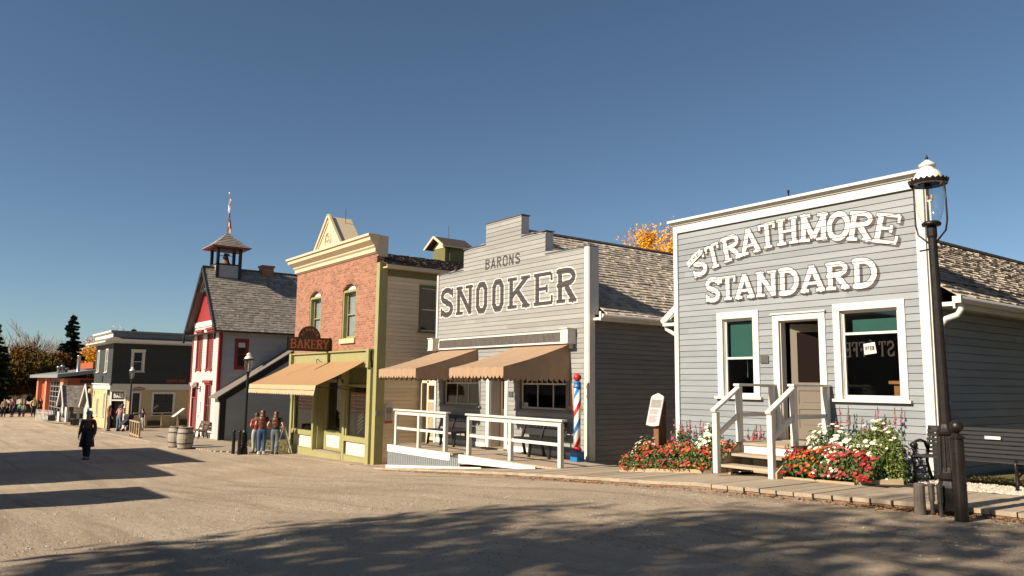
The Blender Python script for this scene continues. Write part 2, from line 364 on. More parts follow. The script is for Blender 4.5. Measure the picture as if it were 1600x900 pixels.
# ---------------------------------------------------------------- siding, shingles, painted letters
G_ = .010
def sd_off(z, z0, e, t):
    fz = ((z - z0) / e) % 1.0 * e
    return (t - .6 * t * fz / (e - G_)) if fz < e - G_ else None
def siding(mb, o, u, wdt, z0, z1, e=.115, holes=(), lim=None, t=.017, seed=1):
    rnd = random.Random(seed); ux, uy = u; nx, ny = uy, -ux
    def P(a, z, d): return (o[0] + ux * a + nx * d, o[1] + uy * a + ny * d, z)
    lim = lim or (lambda z: (0, wdt))
    n = int(math.ceil((z1 - z0) / e - 1e-6))
    for i in range(n):
        zb = z0 + i * e; zt = min(zb + e, z1)
        brk = sorted({zb, zt} | {h[k] for h in holes for k in (2, 3) if zb < h[k] < zt})
        cuts = sorted(rnd.uniform(0, wdt) for _ in range(max(1, int(wdt / 3.2)))); tones = [rnd.random() for _ in range(len(cuts) + 1)]
        for za, zc in zip(brk[:-1], brk[1:]):
            zm = (za + zc) / 2
            ivs = [(0.0, wdt)]
            for h in holes:
                if h[2] < zm < h[3]:
                    nw = []
                    for a, b in ivs:
                        if h[1] <= a or h[0] >= b: nw.append((a, b)); continue
                        if h[0] > a: nw.append((a, h[0]))
                        if h[1] < b: nw.append((h[1], b))
                    ivs = nw
            nv = []
            for a, b in ivs:
                s = a
                for c in cuts:
                    if s < c < b: nv.append((s, c)); s = c
                nv.append((s, b))
            for a, b in nv:
                mid = (a + b) / 2; k = sum(1 for c in cuts if c < mid); mb.tn = tones[k] * .98 + .01
                def q(zlo, dlo, zhi, dhi):
                    l0 = lim(zlo); l1 = lim(zhi)
                    a0 = max(a, l0[0]); b0 = min(b, l0[1]); a1 = max(a, l1[0]); b1 = min(b, l1[1])
                    if b0 <= a0 and b1 <= a1: return
                    if b0 < a0: a0 = b0 = (a0 + b0) / 2
                    if b1 < a1: a1 = b1 = (a1 + b1) / 2
                    mb.face([P(a0, zlo, dlo), P(b0, zlo, dlo), P(b1, zhi, dhi), P(a1, zhi, dhi)])
                def off(z): return t - .6 * t * (z - zb) / (e - G_)
                zg = zb + e - G_
                if za == zb: q(zb, -.012, zb + 1e-5, t)
                if za < zg:
                    zh = min(zc, zg); q(za, off(za), zh, off(zh))
                if zc > zg:
                    if za <= zg: q(zg, off(zg), zg + 1e-5, -.012)
                    q(max(za, zg), -.012, zc, -.012)
    mb.tn = .5
def shingles(mb, p0, along, up, L, S, c=.13, wr=(.08, .2), t=.022, seed=3, slab=True):
    """p0 lower corner; along/up unit vectors in the roof plane"""
    rnd = random.Random(seed); p0 = Vector(p0); al = Vector(along).normalized(); upv = Vector(up).normalized(); nrm = al.cross(upv)
    if nrm.z < 0: nrm = -nrm
    mb.tn = .02
    mb.face([p0, p0 + al * L, p0 + al * L + upv * S, p0 + upv * S])
    for i in range(int(S / c)):
        x = -rnd.random() * .1
        while x < L:
            wd = rnd.uniform(*wr); a = max(0, x + .003); b = min(L, x + wd - .003); x += wd
            if b - a < .02: continue
            j = rnd.uniform(-.018, .012); tt = t * rnd.uniform(.6, 1.35); s0 = max(0, i * c + j); s1 = (i + 1) * c + .02
            mb.tn = min(.98, max(.02, rnd.gauss(.5, .24)))
            A = p0 + al * a + upv * s0; B = p0 + al * b + upv * s0; C = p0 + al * b + upv * s1 + nrm * .004; D = p0 + al * a + upv * s1 + nrm * .004
            A2 = A + nrm * tt; B2 = B + nrm * tt * rnd.uniform(.8, 1.2)
            mb.face([A2, B2, C, D]); mb.face([A, B, B2, A2]); mb.face([A, A2, D]); mb.face([B, C, B2])
    mb.tn = .5

def arc(cx, cy, rx, ry, a0, a1, n=14):
    return [(cx + rx * math.cos(R_(a0 + (a1 - a0) * i / n)), cy + ry * math.sin(R_(a0 + (a1 - a0) * i / n))) for i in range(n + 1)]
def glyph(ch, t, ts, sl, slab=True):
    """strokes in a 0..1 x 0..1 cell; t = stem thickness as fraction of width, ts of height (serif); returns list (pts, kind) kind 's' stem 'h' thin"""
    a = t / 2; b = ts / 2; o = []
    def V(x, y0=0, y1=1): o.append(([(x, y0), (x, y1)], 's'))
    def H(x0, x1, y): o.append(([(x0, y), (x1, y)], 'h'))
    def F(x, y):
        if slab: H(max(0, x - sl), min(1, x + sl), y)
    lo, hi = b, 1 - b
    if ch == 'T': V(.5); H(0, 1, hi); F(.5, lo); V2 = [([(a * .6, hi), (a * .6, .74)], 'k'), ([(1 - a * .6, hi), (1 - a * .6, .74)], 'k')]; o += V2 if slab else []
    elif ch == 'H': V(a + .08); V(1 - a - .08); H(.1, .9, .5); [F(x, y) for x in (a + .08, 1 - a - .08) for y in (lo, hi)]
    elif ch == 'E': V(a + .08); H(0, 1 - .05, hi); H(0, 1, lo); H(.1, .7, .5); o += [([(.95, hi), (.95, .72)], 'k'), ([(.97, lo), (.97, .28)], 'k'), ([(.7, .62), (.7, .38)], 'k')]
    elif ch == 'M': V(a + .05); V(1 - a - .05); o += [([(a, 1), (.5, .12)], 's'), ([(1 - a, 1), (.5, .12)], 's')]; [F(x, y) for x in (a + .05, 1 - a - .05) for y in (lo, hi)]
    elif ch == 'N': V(a * .8 + .08); V(1 - a * .8 - .08); o.append(([(a + .04, .97), (1 - a - .04, .03)], 's')); F(a + .08, lo); F(a + .04, hi); F(1 - a - .08, hi)
    elif ch == 'O': o.append((arc(.5, .5, .5 - a, .5 - b * 1.3, 0, 360, 30), 's'))
    elif ch == 'Q': o.append(([(a, .22), (a, .78), (a + .18, 1 - b), (1 - a - .18, 1 - b), (1 - a, .78), (1 - a, .22), (1 - a - .18, b), (a + .18, b), (a, .22)], 's'))
    elif ch == 'S':
        o.append((arc(.5, .735, .5 - a, .265 - b, 35, 270, 16) + arc(.5, .265, .5 - a, .265 - b, 90, -145, 16), 's'))
        if slab: o += [([(1 - a * .6, 1), (1 - a * .6, .68)], 'k'), ([(a * .6, 0), (a * .6, .32)], 'k')]
    elif ch in 'RBPD':
        V(a + .08); F(a + .08, lo); F(a + .08, hi)
        if ch == 'D': o.append(([(a, hi), (.42, hi)] + arc(.42, .5, .58 - a, .5 - b, 90, -90, 18) + [(a, lo)], 's'))
        else: o.append(([(a, hi), (.55, hi)] + arc(.55, .755, .42 - a, .245 - b, 90, -90, 12) + [(a, .5 + b * .4)], 'm'))
        if ch == 'R': o.append(([(.48, .5), (1 - a * .9, .02)], 's')); F(1 - a - .02, lo)
        if ch == 'B': o.append(([(.55, .5)] + arc(.55, .25 + b * .5, .45 - a, .25 - b * .5, 90, -90, 12) + [(a, lo)], 'm'))
    elif ch == 'A': o += [([(a * .8, 0), (.5, 1 - a * .3)], 's'), ([(1 - a * .8, 0), (.5, 1 - a * .3)], 's')]; H(.25, .75, .33); F(a + .02, lo); F(1 - a - .02, lo); o.append(([(.38, hi), (.6, hi)], 'h'))
    elif ch == 'K': V(a + .08); F(a + .08, lo); F(a + .08, hi); o += [([(a + .1, .38), (1 - a - .05, 1 - b)], 'm'), ([(.42, .58), (1 - a - .02, .02)], 's')]; F(1 - a, lo); F(1 - a - .05, hi)
    elif ch == 'Y': o += [([(a * .8, 1), (.5, .45)], 's'), ([(1 - a * .8, 1), (.5, .45)], 'm'), ([(.5, 0), (.5, .5)], 's')]; F(.5, lo); F(a + .05, hi); F(1 - a - .05, hi)
    elif ch == 'L': V(a + .08); H(0, 1, lo); F(a + .08, hi)
    return o
def stroke_dist(X, Z, pts, th, rnd=False):
    d = np.full(X.shape, 9.0)
    n = len(pts)
    for i in range(n - 1):
        ax, az = pts[i]; bx, bz = pts[i + 1]; dx, dz = bx - ax, bz - az; L = math.hypot(dx, dz)
        if L < 1e-6: continue
        ux, uz = dx / L, dz / L; px, pz = X - ax, Z - az
        al = px * ux + pz * uz; ac = -px * uz + pz * ux
        if n > 2:
            al = np.clip(al, 0, L); q = np.hypot(px - al * ux, pz - al * uz) - th / 2
        else:
            qx = np.maximum(-al, al - L); qy = np.abs(ac) - th / 2
            q = np.where((qx > 0) & (qy > 0), np.hypot(qx, qy), np.maximum(qx, qy))
        d = np.minimum(d, q)
    return d
def painted(letters, bounds, res, classes, place, parent, name, mats, sidingp=None, world=True, lift=.0025):
    """letters: list of (char, fn(u,v)->(x,z), thick_s, thick_h, tparam...). classes: fn(d, shifted)->class array. place(x,z,off)->3D"""
    x0, x1, z0, z1 = bounds
    if sidingp:
        s0, e, t = sidingp; rows = []
        nr = max(3, int(round((e - G_) / res)))
        k = int(math.floor((z0 - s0) / e))
        while s0 + k * e < z1:
            zb = s0 + k * e
            for j in range(nr): rows.append((zb + (e - G_) * j / nr, zb + (e - G_) * (j + 1) / nr))
            k += 1
        def off(z, zc): 
            kk = math.floor((zc - s0) / e); fz = z - (s0 + kk * e); return t - .6 * t * fz / (e - G_) + lift
    else:
        nr = int((z1 - z0) / res); rows = [(z0 + (z1 - z0) * j / nr, z0 + (z1 - z0) * (j + 1) / nr) for j in range(nr)]
        def off(z, zc): return lift
    xs = np.arange(x0, x1, res * .8); zc = np.array([(a + b) / 2 for a, b in rows])
    X, Z = np.meshgrid(xs, zc); D = np.full(X.shape, 9.0)
    def field(sx, sz):
        D = np.full(X.shape, 9.0)
        for st in letters:
            pts, th = st
            lx = [p[0] for p in pts]; lz = [p[1] for p in pts]; mg = th + .12
            ix = (xs > min(lx) - mg + sx) & (xs < max(lx) + mg + sx); iz = (zc > min(lz) - mg + sz) & (zc < max(lz) + mg + sz)
            if not ix.any() or not iz.any(): continue
            i0, i1 = np.where(ix)[0][[0, -1]]; j0, j1 = np.where(iz)[0][[0, -1]]
            sub = stroke_dist(X[j0:j1 + 1, i0:i1 + 1] - sx, Z[j0:j1 + 1, i0:i1 + 1] - sz, pts, th)
            D[j0:j1 + 1, i0:i1 + 1] = np.minimum(D[j0:j1 + 1, i0:i1 + 1], sub)
        return D
    C = classes(field)
    mb = MB(); dx = xs[1] - xs[0]
    for r, (za, zb) in enumerate(rows):
        row = C[r]; s = 0
        for i in range(1, len(row) + 1):
            if i == len(row) or row[i] != row[s]:
                if row[s] > 0:
                    a = xs[s] - dx / 2; b = xs[i - 1] + dx / 2; zm = (za + zb) / 2
                    mb.face([place(a, za, off(za, zm)), place(b, za, off(za, zm)), place(b, zb, off(zb, zm)), place(a, zb, off(zb, zm))], int(row[s]) - 1)
                s = i
    return mb.build(name, mats, parent, world=world)
def letter_strokes(ch, fn, w, h, t, ts, sl, slab=True):
    """fn maps (u,v) in the cell to wall coordinates; t stem width in metres, ts thin stroke in metres"""
    out = []
    for pts, k in glyph(ch, t / w, ts / h, sl, slab):
        th = {'s': t, 'h': ts, 'm': t * .85, 'k': ts * .9}[k]
        out.append(([fn(u, v) for u, v in pts], th))
    return out
def flat_word(word, bounds, z0, h, t, ts, sl=.2, slab=True):
    out = []
    for ch, (a, b) in zip(word, bounds):
        out += letter_strokes(ch, lambda u, v, a=a, b=b: (a + (b - a) * u, z0 + h * v), b - a, h, t, ts, sl, slab)
    return out
def even(x0, x1, n, gap=.18):
    w = (x1 - x0) / (n + gap * (n - 1)); return [(x0 + i * w * (1 + gap), x0 + i * w * (1 + gap) + w) for i in range(n)]

# ---------------------------------------------------------------- wall frame helpers
class Fr:
    def __init__(s, o, u): s.o = o; s.u = u; s.n = (u[1], -u[0])
    def P(s, a, z, d): return (s.o[0] + s.u[0] * a + s.n[0] * d, s.o[1] + s.u[1] * a + s.n[1] * d, z)
    def box(s, mb, a0, a1, z0, z1, d0, d1, mi=None):
        P = s.P
        mb.hexa([P(a0, z0, d1), P(a1, z0, d1), P(a1, z0, d0), P(a0, z0, d0), P(a0, z1, d1), P(a1, z1, d1), P(a1, z1, d0), P(a0, z1, d0)], mi)
def FX(y): return Fr((0, y), (1, 0))          # front walls facing the street: a = x
def FY(x): return Fr((x, 0), (0, 1))          # side walls facing right: a = y
def part(name, m, parent, fn, **k):
    b = MB(); fn(b); return b.build(name, M[m] if isinstance(m, str) else [M[q] for q in m], parent, world=True, **k)
def window(parent, fr, a0, a1, z0, z1, trim=.1, tm='white_paint', sm='white_paint', rail=.5, mull=(), glass='pane', sill=True, depth=.09, sash=.045, head=.0, label=None, proud=.03):
    """a0..z1 = opening inside the casing"""
    b = MB()
    fr.box(b, a0 - trim, a0, z0, z1, -.02, proud); fr.box(b, a1, a1 + trim, z0, z1, -.02, proud)
    fr.box(b, a0 - trim - head, a1 + trim + head, z1, z1 + trim, -.02, proud + .004)
    if head: fr.box(b, a0 - trim - head * 2, a1 + trim + head * 2, z1 + trim, z1 + trim + .03, -.02, proud + .035)
    if not sill: fr.box(b, a0 - trim, a1 + trim, z0 - trim, z0, -.02, proud)
    # reveals
    for aa, bb in ((a0 - .003, a0 + .012), (a1 - .012, a1 + .003)): fr.box(b, aa, bb, z0, z1, -depth, -.02)
    fr.box(b, a0, a1, z1 - .012, z1 + .003, -depth, -.02); fr.box(b, a0, a1, z0 - .003, z0 + .012, -depth, -.02)
    w_ = b.build('window', M[tm], parent, world=True)
    if label: w_['label'] = label
    b = MB()
    zr = z0 + (z1 - z0) * rail if rail else None
    for aa, bb, c, d in ((a0 + .012, a0 + sash, z0 + .012, z1 - .012), (a1 - sash, a1 - .012, z0 + .012, z1 - .012)): fr.box(b, aa, bb, c, d, -depth + .01, -depth + .045)
    fr.box(b, a0 + sash, a1 - sash, z0 + .012, z0 + sash + .02, -depth + .01, -depth + .045); fr.box(b, a0 + sash, a1 - sash, z1 - sash, z1 - .012, -depth + .01, -depth + .045)
    if zr: fr.box(b, a0 + sash, a1 - sash, zr - .02, zr + .02, -depth + .008, -depth + .05)
    for mu in mull:
        fr.box(b, mu[0], mu[0] + .022, mu[1], mu[2], -depth + .012, -depth + .04)
    b.build('sash', M[sm], w_, world=True)
    b = MB(); fr.box(b, a0 + .013, a1 - .013, z0 + .013, z1 - .013, -depth + .018, -depth + .022); b.build('pane', M[glass], w_, world=True)
    if sill:
        b = MB(); fr.box(b, a0 - trim - .05, a1 + trim + .05, z0 - .045, z0, -.02, proud + .05); b.build('sill', M[tm], w_, world=True)
    return w_
def gable_roof(parent, xl, xr, y0, y1, xc, ze, zr, m, c, wr, t, seed, both=True, name='roof'):
    b = MB()
    S = math.hypot(xr - xc, zr - ze); up = Vector((xc - xr, 0, zr - ze))
    shingles(b, (xr, y0, ze), (0, 1, 0), up, y1 - y0, S, c, wr, t, seed)
    S2 = math.hypot(xl - xc, zr - ze); up2 = Vector((xc - xl, 0, zr - ze))
    if both: shingles(b, (xl, y0, ze), (0, 1, 0), up2, y1 - y0, S2, c, wr, t, seed + 1)
    else: b.face([(xl, y0, ze), (xl, y1, ze), (xc, y1, zr), (xc, y0, zr)])
    b.tn = .1
    b.beam((xc, y0, zr + .02), (xc, y1, zr + .02), .16, .05)
    # soffit
    b.face([(xl, y0, ze - .06), (xr, y0, ze - .06), (xr, y1, ze - .06), (xl, y1, ze - .06)])
    return b.build(name, M[m], parent, world=True)

# ---------------------------------------------------------------- the setting
def terrain():
    xs = sorted(set([-1500, -900, -600] + list(range(-400, -130, 30)) + list(range(-130, -60, 5)) + [x * .5 for x in range(-120, 20)] + [12, 16, 24, 40, 80, 160, 400, 900, 1500]))
    ys = [-1500, -700, -300, -120, -60, -30, -20, -12] + [y * .5 for y in range(-16, 41)] + [24, 30, 45, 70, 120, 250, 500, 900, 1500]
    rnd = random.Random(5); v = []; f = []
    for x in xs:
        for y in ys:
            z = street(x)
            if -60 < x < 6 and -8 < y < 9: z += .018 * math.sin(x * 1.3 + y * .9) * math.sin(y * 2.1 - x * .4)
            v.append((x, y, z))
    ny = len(ys)
    for i in range(len(xs) - 1):
        for j in range(ny - 1): f.append((i * ny + j, (i + 1) * ny + j, (i + 1) * ny + j + 1, i * ny + j + 1))
    me = bpy.data.meshes.new('street_ground'); me.from_pydata(v, [], f); me.materials.append(M['ground'])
    me.polygons.foreach_set('use_smooth', [True] * len(f)); me.update()
    o = bpy.data.objects.new('street_ground', me); COL.objects.link(o); tag(o, kind='structure')
terrain()
EX = [-60, -52, -46, -41, -33, -30.5, -27, -23.5, -21, -18, -15, -12.5, -10.7, -8.7, -7.4, -5.6, -4.6, -3.5, -1, 3, 8]
EY = [8.0, 8.6, 8.8, 8.95, 9.6, 11.0, 11.4, 11.4, 11.1, 10.7, 10.2, 9.8, 9.5, 9.12, 9.0, 9.14, 9.3, 9.42, 9.8, 10.3, 11]
def edge(x): return float(np.interp(x, EX, EY))
def boardwalk():
    rnd = random.Random(11); top = MB(); ends = MB(); x = -21.8
    while x < 5:
        wd = rnd.uniform(.22, .27); a, b = x + .006, x + wd - .006; x += wd
        yf = edge(a) + rnd.uniform(-.012, .012); xm = (a + b) / 2
        yb = 13.0 if xm < -13.7 else (12.2 if xm < -11.0 else ((10.9 if xm < -7.15 else 10.5) if xm < -5.6 else (11.2 if xm < -4.9 else 10.95)))
        za, zb = prof(a) + rnd.uniform(-.004, .004), prof(b) + rnd.uniform(-.004, .004)
        top.tn = rnd.uniform(.05, .95)
        top.hexa([(a, yf, za - .05), (b, yf, zb - .05), (b, yb, zb - .05), (a, yb, za - .05), (a, yf, za), (b, yf, zb), (b, yb, zb), (a, yb, za)])
        ends.tn = rnd.uniform(.05, .95); h = .13
        yf2 = yf + rnd.uniform(.006, .02)
        ends.hexa([(a, yf2, za - h), (b, yf2, zb - h), (b, yf2 + .12, zb - h), (a, yf2 + .12, za - h), (a, yf2, za - .052), (b, yf2, zb - .052), (b, yf2 + .12, zb - .052), (a, yf2 + .12, za - .052)])
    o = top.build('boardwalk', M['deck_wood']); tag(o, kind='structure')
    k = ends.build('boardwalk_kerb', M['kerb_wood']); tag(k, kind='structure')
boardwalk()
def far_boardwalk():
    rnd = random.Random(12); b = MB(); x = -51.8
    while x < -24:
        wd = .3; a, c = x + .01, x + wd - .01; x += wd
        if -30.4 < x < -23.4: yb = 11.98
        elif x < -46: yb = 14.5
        elif x > -36: yb = 11.6
        else: yb = 12.0
        b.tn = rnd.uniform(.05, .95); yf = edge(a)
        za, zb = prof(a) + .05, prof(c) + .05
        if x > -31: za -= .035; zb -= .035
        b.hexa([(a, yf, za - .09), (c, yf, zb - .09), (c, yb, zb - .09), (a, yb, za - .09), (a, yf, za), (c, yf, zb), (c, yb, zb), (a, yb, za)])
    o = b.build('path', M['deck_wood']); tag(o, kind='structure')
    # pale paving pads in front of the far shed
    b = MB(); b.face([(-73.5, 7.9, -3.28), (-66, 8.0, -3.21), (-65.2, 9.0, -3.2), (-72.5, 9.4, -3.27)]); b.face([(-64.5, 8.2, -3.19), (-57, 8.9, -3.12), (-57, 9.6, -3.12), (-64.8, 9.1, -3.19)])
    o = b.build('pavement', M['deck_wood']); tag(o, kind='structure')
far_boardwalk()

# ================================================================ GREY SHOP (nearest)
def strath():
    t = thing('general_store', 'nearest grey false-front shop with large white block lettering and an open door above white steps', 'shop', (-8, 12, -1.4))
    fr = FX(12); X0, X1 = -10.42, -5.5; e = .113; z0 = -1.45
    holes = [(-9.29 - X0, -8.62 - X0, -.17, 1.27), (-8.08 - X0, -7.31 - X0, -.90, 1.17), (-6.93 - X0, -5.97 - X0, -.17, 1.27)]
    b = MB(); siding(b, (X0, 12), (1, 0), X1 - X0, z0, 3.09, e, holes, seed=4, t=.012); b.build('front_wall', M['grey_paint'], t, world=True)
    b = MB(); siding(b, (X1, 12), (0, 1), 16, z0 - .1, 1.34, .125, [], seed=5)
    b.build('side_wall', M['grey_paint'], t, world=True)
    b = MB(); b.box(X0, 12.01, z0, X0 + .02, 28, 1.3); b.box(X0, 27.9, z0, X1, 28, 3.1); b.build('rear_walls', M['grey_paint'], t, world=True)
    b = MB(); b.box(X0 + .01, 12.03, 1.75, X1 - .01, 12.16, 3.2); b.build('false_front_back', M['grey_paint'], t, world=True)
    # room seen through the openings
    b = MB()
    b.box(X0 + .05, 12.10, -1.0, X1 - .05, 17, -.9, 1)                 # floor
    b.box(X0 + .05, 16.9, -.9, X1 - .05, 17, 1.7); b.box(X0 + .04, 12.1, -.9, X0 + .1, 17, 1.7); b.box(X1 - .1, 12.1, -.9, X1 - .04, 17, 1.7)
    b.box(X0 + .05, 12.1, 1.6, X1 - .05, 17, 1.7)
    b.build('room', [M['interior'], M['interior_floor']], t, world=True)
    for x0, x1 in ((X0 - .03, X0 + .07), (X1 - .115, X1 + .025)):
        wbox('corner_board', M['white_paint'], t, x0, 11.955, z0, x1, 12.0 - .001, 3.09)
    wbox('corner_board', M['white_paint'], t, X1 + .02, 12.001, z0, X1 + .045, 12.11, 3.09)
    wbox('frieze', M['white_paint'], t, X0 - .03, 11.95, 3.08, X1 + .045, 12.18, 3.235)
    b = MB(); b.box(X0 - .05, 11.925, 3.235, X1 + .07, 12.2, 3.265); b.box(X0 - .07, 11.895, 3.265, X1 + .09, 12.22, 3.29); b.box(X0 - .1, 11.85, 3.29, X1 + .12, 12.25, 3.335)
    b.build('cornice', M['white_paint'], t, world=True)
    gable_roof(t, -10.75, -5.13, 12.18, 28, -7.9, 1.37, 3.24, 'shake_light', .155, (.1, .26), .036, 21, both=True)
    # rake + fascia + gutter on the right eave
    b = MB(); b.box(-5.5, 12.1, 1.24, -5.2, 28, 1.30); b.box(-5.2, 12.1, 1.2, -5.17, 28, 1.345); b.build('eave_board', M['white_paint'], t, world=True)
    b = MB(); b.tube([(-5.11, 12.05, 1.325), (-5.11, 28, 1.30)], .055, 10); b.box(-5.17, 12.02, 1.27, -5.05, 12.08, 1.37); b.build('gutter', M['white_paint'], t, world=True)
    b = MB(); b.tube([(-5.11, 12.15, 1.28), (-5.11, 12.15, 1.18), (-5.16, 12.14, 1.1), (-5.32, 12.13, 1.05), (-5.40, 12.13, .95), (-5.41, 12.13, -.2), (-5.41, 12.13, -1.1), (-5.46, 12.05, -1.24), (-5.8, 11.85, -1.30)], .045, 10, caps=True)
    b.box(-5.47, 12.07, -.22, -5.35, 12.19, -.17); b.build('downspout', M['white_paint'], t, world=True, smooth=True)
    b = MB(); b.box(-10.80, 12.0, 1.22, -10.46, 28, 1.28); b.tube([(-10.8, 12.0, 1.33), (-10.8, 28, 1.31)], .055, 8); b.beam((-10.84, 12.03, 1.3), (-10.42, 12.03, 1.62), .03, .12)
    b.tube([(-10.8, 12.1, 1.28), (-10.78, 12.1, 1.16), (-10.6, 12.12, 1.06), (-10.5, 12.12, 1.0), (-10.47, 12.12, -1.3)], .04, 8); b.build('gutter', M['white_paint'], t, world=True)
    b = MB(); b.tube([(-8.2, 12.6, 2.9), (-8.2, 12.6, 3.62)], .012, 6); b.tube([(-8.2, 12.6, 3.6), (-8.2, 12.6, 3.66)], .02, 6); b.build('vent_pipe', M['black_iron'], t, world=True)
    window(t, fr, -9.29, -8.62, -.17, 1.27, trim=.125, rail=.49, label='narrow sash window with a green blind half drawn')
    window(t, fr, -6.93, -5.97, -.17, 1.27, trim=.115, rail=.735, label='wide sash window showing a wooden desk inside')
    # blinds
    b = MB(); b.box(-9.22, 12.13, .56, -8.68, 12.14, 1.2); b.tube([(-8.85, 12.12, .55), (-8.85, 12.12, .28)], .006, 5); b.tube([(-8.85, 12.12, .28), (-8.85, 12.12, .18)], .012, 6); b.build('blind', M['blind'], t, world=True)
    b = MB(); b.box(-6.80, 12.15, .9, -5.99, 12.16, 1.12); b.build('blind', M['blind'], t, world=True)
    # mirrored lettering on the inside of the big pane
    L = []
    for ch, a, bb in (('S', -6.09, -6.2), ('T', -6.22, -6.34), ('F', -6.56, -6.66), ('F', -6.68, -6.78), ('E', -6.80, -6.9)):
        c2 = 'E' if ch == 'F' else ch
        st = letter_strokes(c2, lambda u, v, a=a, bb=bb: (a + (bb - a) * u, .51 + .24 * v), .11, .24, .03, .02, .2)
        if ch == 'F': st = [s for s in st if not (max(p[1] for p in s[0]) < .60)]
        L += st
    painted(L, (-6.95, -6.05, .48, .78), .006, lambda f: (f(0, 0) < 0).astype(int), lambda a, z, d: (a, 12.071 - d, z), t, 'window_lettering', [M['window_script']])
    # door frame and open door
    b = MB()
    for a, c in ((-8.20, -8.08), (-7.31, -7.19)): fr.box(b, a, c, -.9, 1.17, -.02, .03)
    fr.box(b, -8.20, -7.19, 1.17, 1.28, -.02, .034); fr.box(b, -8.22, -7.17, 1.28, 1.305, -.02, .06)
    fr.box(b, -8.095, -8.065, -.9, 1.17, -.16, -.021); fr.box(b, -7.325, -7.295, -.9, 1.17, -.16, -.021); fr.box(b, -8.08, -7.31, 1.15, 1.175, -.16, -.021)
    df = b.build('door_frame', M['white_paint'], t, world=True)
    wbox('threshold', M['deck_wood_x'], t, -8.1, 11.93, -.93, -7.29, 12.16, -.895)
    # door leaf local: hinge at origin, width along +x
    b = MB(); W_, H_ = .75, 2.0
    for c in ((0, .11, 0, H_), (W_ - .11, W_, 0, H_), (.11, W_ - .11, 0, .2), (.11, W_ - .11, .52, .60), (.11, W_ - .11, .84, .98), (.11, W_ - .11, H_ - .14, H_)): b.box(c[0], 0, c[2], c[1], .04, c[3])
    b.box(.11, .012, .2, W_ - .11, .028, .52); b.box(.11, .012, .6, W_ - .11, .028, .84)
    for z in (.25, .64): b.box(.17, .006, z, W_ - .17, .012, z + (.22 if z < .3 else .15))
    d = b.build('door', M['door_paint'], t); d.location = (-7.98 + 8, 12.17 - 12, -.885 + 1.4); d.rotation_euler = (0, 0, R_(33)); d['label'] = 'half-glazed door swung open into the dark shop'
    b = MB(); b.box(.11, .016, .98, W_ - .11, .024, H_ - .14); p = b.build('door_pane', M['door_glass'], d)
    b = MB(); b.lathe([(0, 0), (.025, .01), (.03, .03), (.02, .05), (0, .055)], n=10); k = b.build('handle', M['black_iron'], d, smooth=True); k.location = (W_ - .06, -.0, .9); k.rotation_euler = (R_(90), 0, 0)
    b = MB(); b.box(-8.47, 11.965, .43, -8.30, 11.983, .57); bevel(b.build('plaque', M['plaque'], t, world=True), .012)
    # signwriting
    L = []
    cx = [(-9.77, .36, 'S'), (-9.42, .34, 'T'), (-9.01, .42, 'R'), (-8.62, .42, 'A'), (-8.25, .36, 'T'), (-7.85, .42, 'H'), (-7.36, .52, 'M'), (-6.92, .42, 'O'), (-6.55, .42, 'R'), (-6.14, .40, 'E')]
    def arcz(x): return 2.53 - .085 * (x + 7.75) ** 2
    for x, wd, ch in cx:
        zc = arcz(x); ang = math.atan(-.17 * (x + 7.75)) * .9; h = .475; ca, sa = math.cos(ang), math.sin(ang)
        fn = lambda u, v, x=x, zc=zc, wd=wd, ca=ca, sa=sa, h=h: (x + (u - .5) * wd * ca - v * h * sa, zc - .015 + (u - .5) * wd * sa + v * h * ca)
        L += letter_strokes(ch, fn, wd * .95, h, .088, .050, .24)
    for ch, (a, bb) in zip('STANDARD', ((-9.68, -9.34), (-9.34, -8.98), (-8.99, -8.57), (-8.53, -8.10), (-8.06, -7.66), (-7.63, -7.18), (-7.15, -6.74), (-6.68, -6.27))):
        L += letter_strokes(ch, lambda u, v, a=a, bb=bb: (a + (bb - a) * u, 1.63 + .455 * v), bb - a, .455, .090, .050, .24)
    def cls(f):
        d = f(0, 0); m = np.minimum.reduce([f(.015 * k, -.014 * k) for k in (1, 2, 3)]); C = np.zeros(d.shape, int)
        C[(d < .015) | (m < .008)] = 2; C[d < 0] = 1; return C
    painted(L, (-10.3, -5.7, 1.5, 3.06), .0062, cls, lambda a, z, d: (a, 12 - d, z), t, 'lettering', [M['lettering_white'], M['lettering_dark']], sidingp=(z0, e, .012), lift=.0015)
    # little ribbon with THE
    L2 = []
    def rib(u, v): 
        ca, sa = math.cos(.62), math.sin(.62); a = (u - .5) * .42; c = (v - .5) * .12; return (-9.93 + a * ca - c * sa, 2.52 + a * sa + c * ca)
    for ch, (a, bb) in zip('THE', ((.18, .36), (.42, .60), (.66, .82))):
        L2 += letter_strokes(ch, lambda u, v, a=a, bb=bb: rib(a + (bb - a) * u, .2 + .6 * v), .07, .07, .014, .012, .2, slab=False)
    ribs = [([rib(0, .5), rib(1, .5)], .12)]
    lv, L_ = L2, None
    def cls2(f):
        d = f(0, 0); C = np.zeros(d.shape, int); C[d < .006] = 2; C[d < 0] = 1; return C
    painted(ribs, (-10.2, -9.65, 2.3, 2.75), .006, cls2, lambda a, z, d: (a, 11.974 - d, z), t, 'lettering', [M['lettering_white'], M['lettering_dark']], lift=.001)
    painted(L2, (-10.2, -9.65, 2.3, 2.75), .005, lambda f: (f(0, 0) < 0).astype(int), lambda a, z, d: (a, 11.971 - d, z), t, 'lettering', [M['lettering_dark']], lift=.001)
    # things inside the window
    d = thing('desk', 'orange wooden desk standing inside the big window of the grey shop', 'desk', (-6.06, 12.75, -.9))
    b = MB(); b.box(-.28, -.25, 0, .3, .3, .98); b.box(-.34, -.3, .98, .34, .34, 1.03); b.build('cabinet', M['orange_wood'], d)
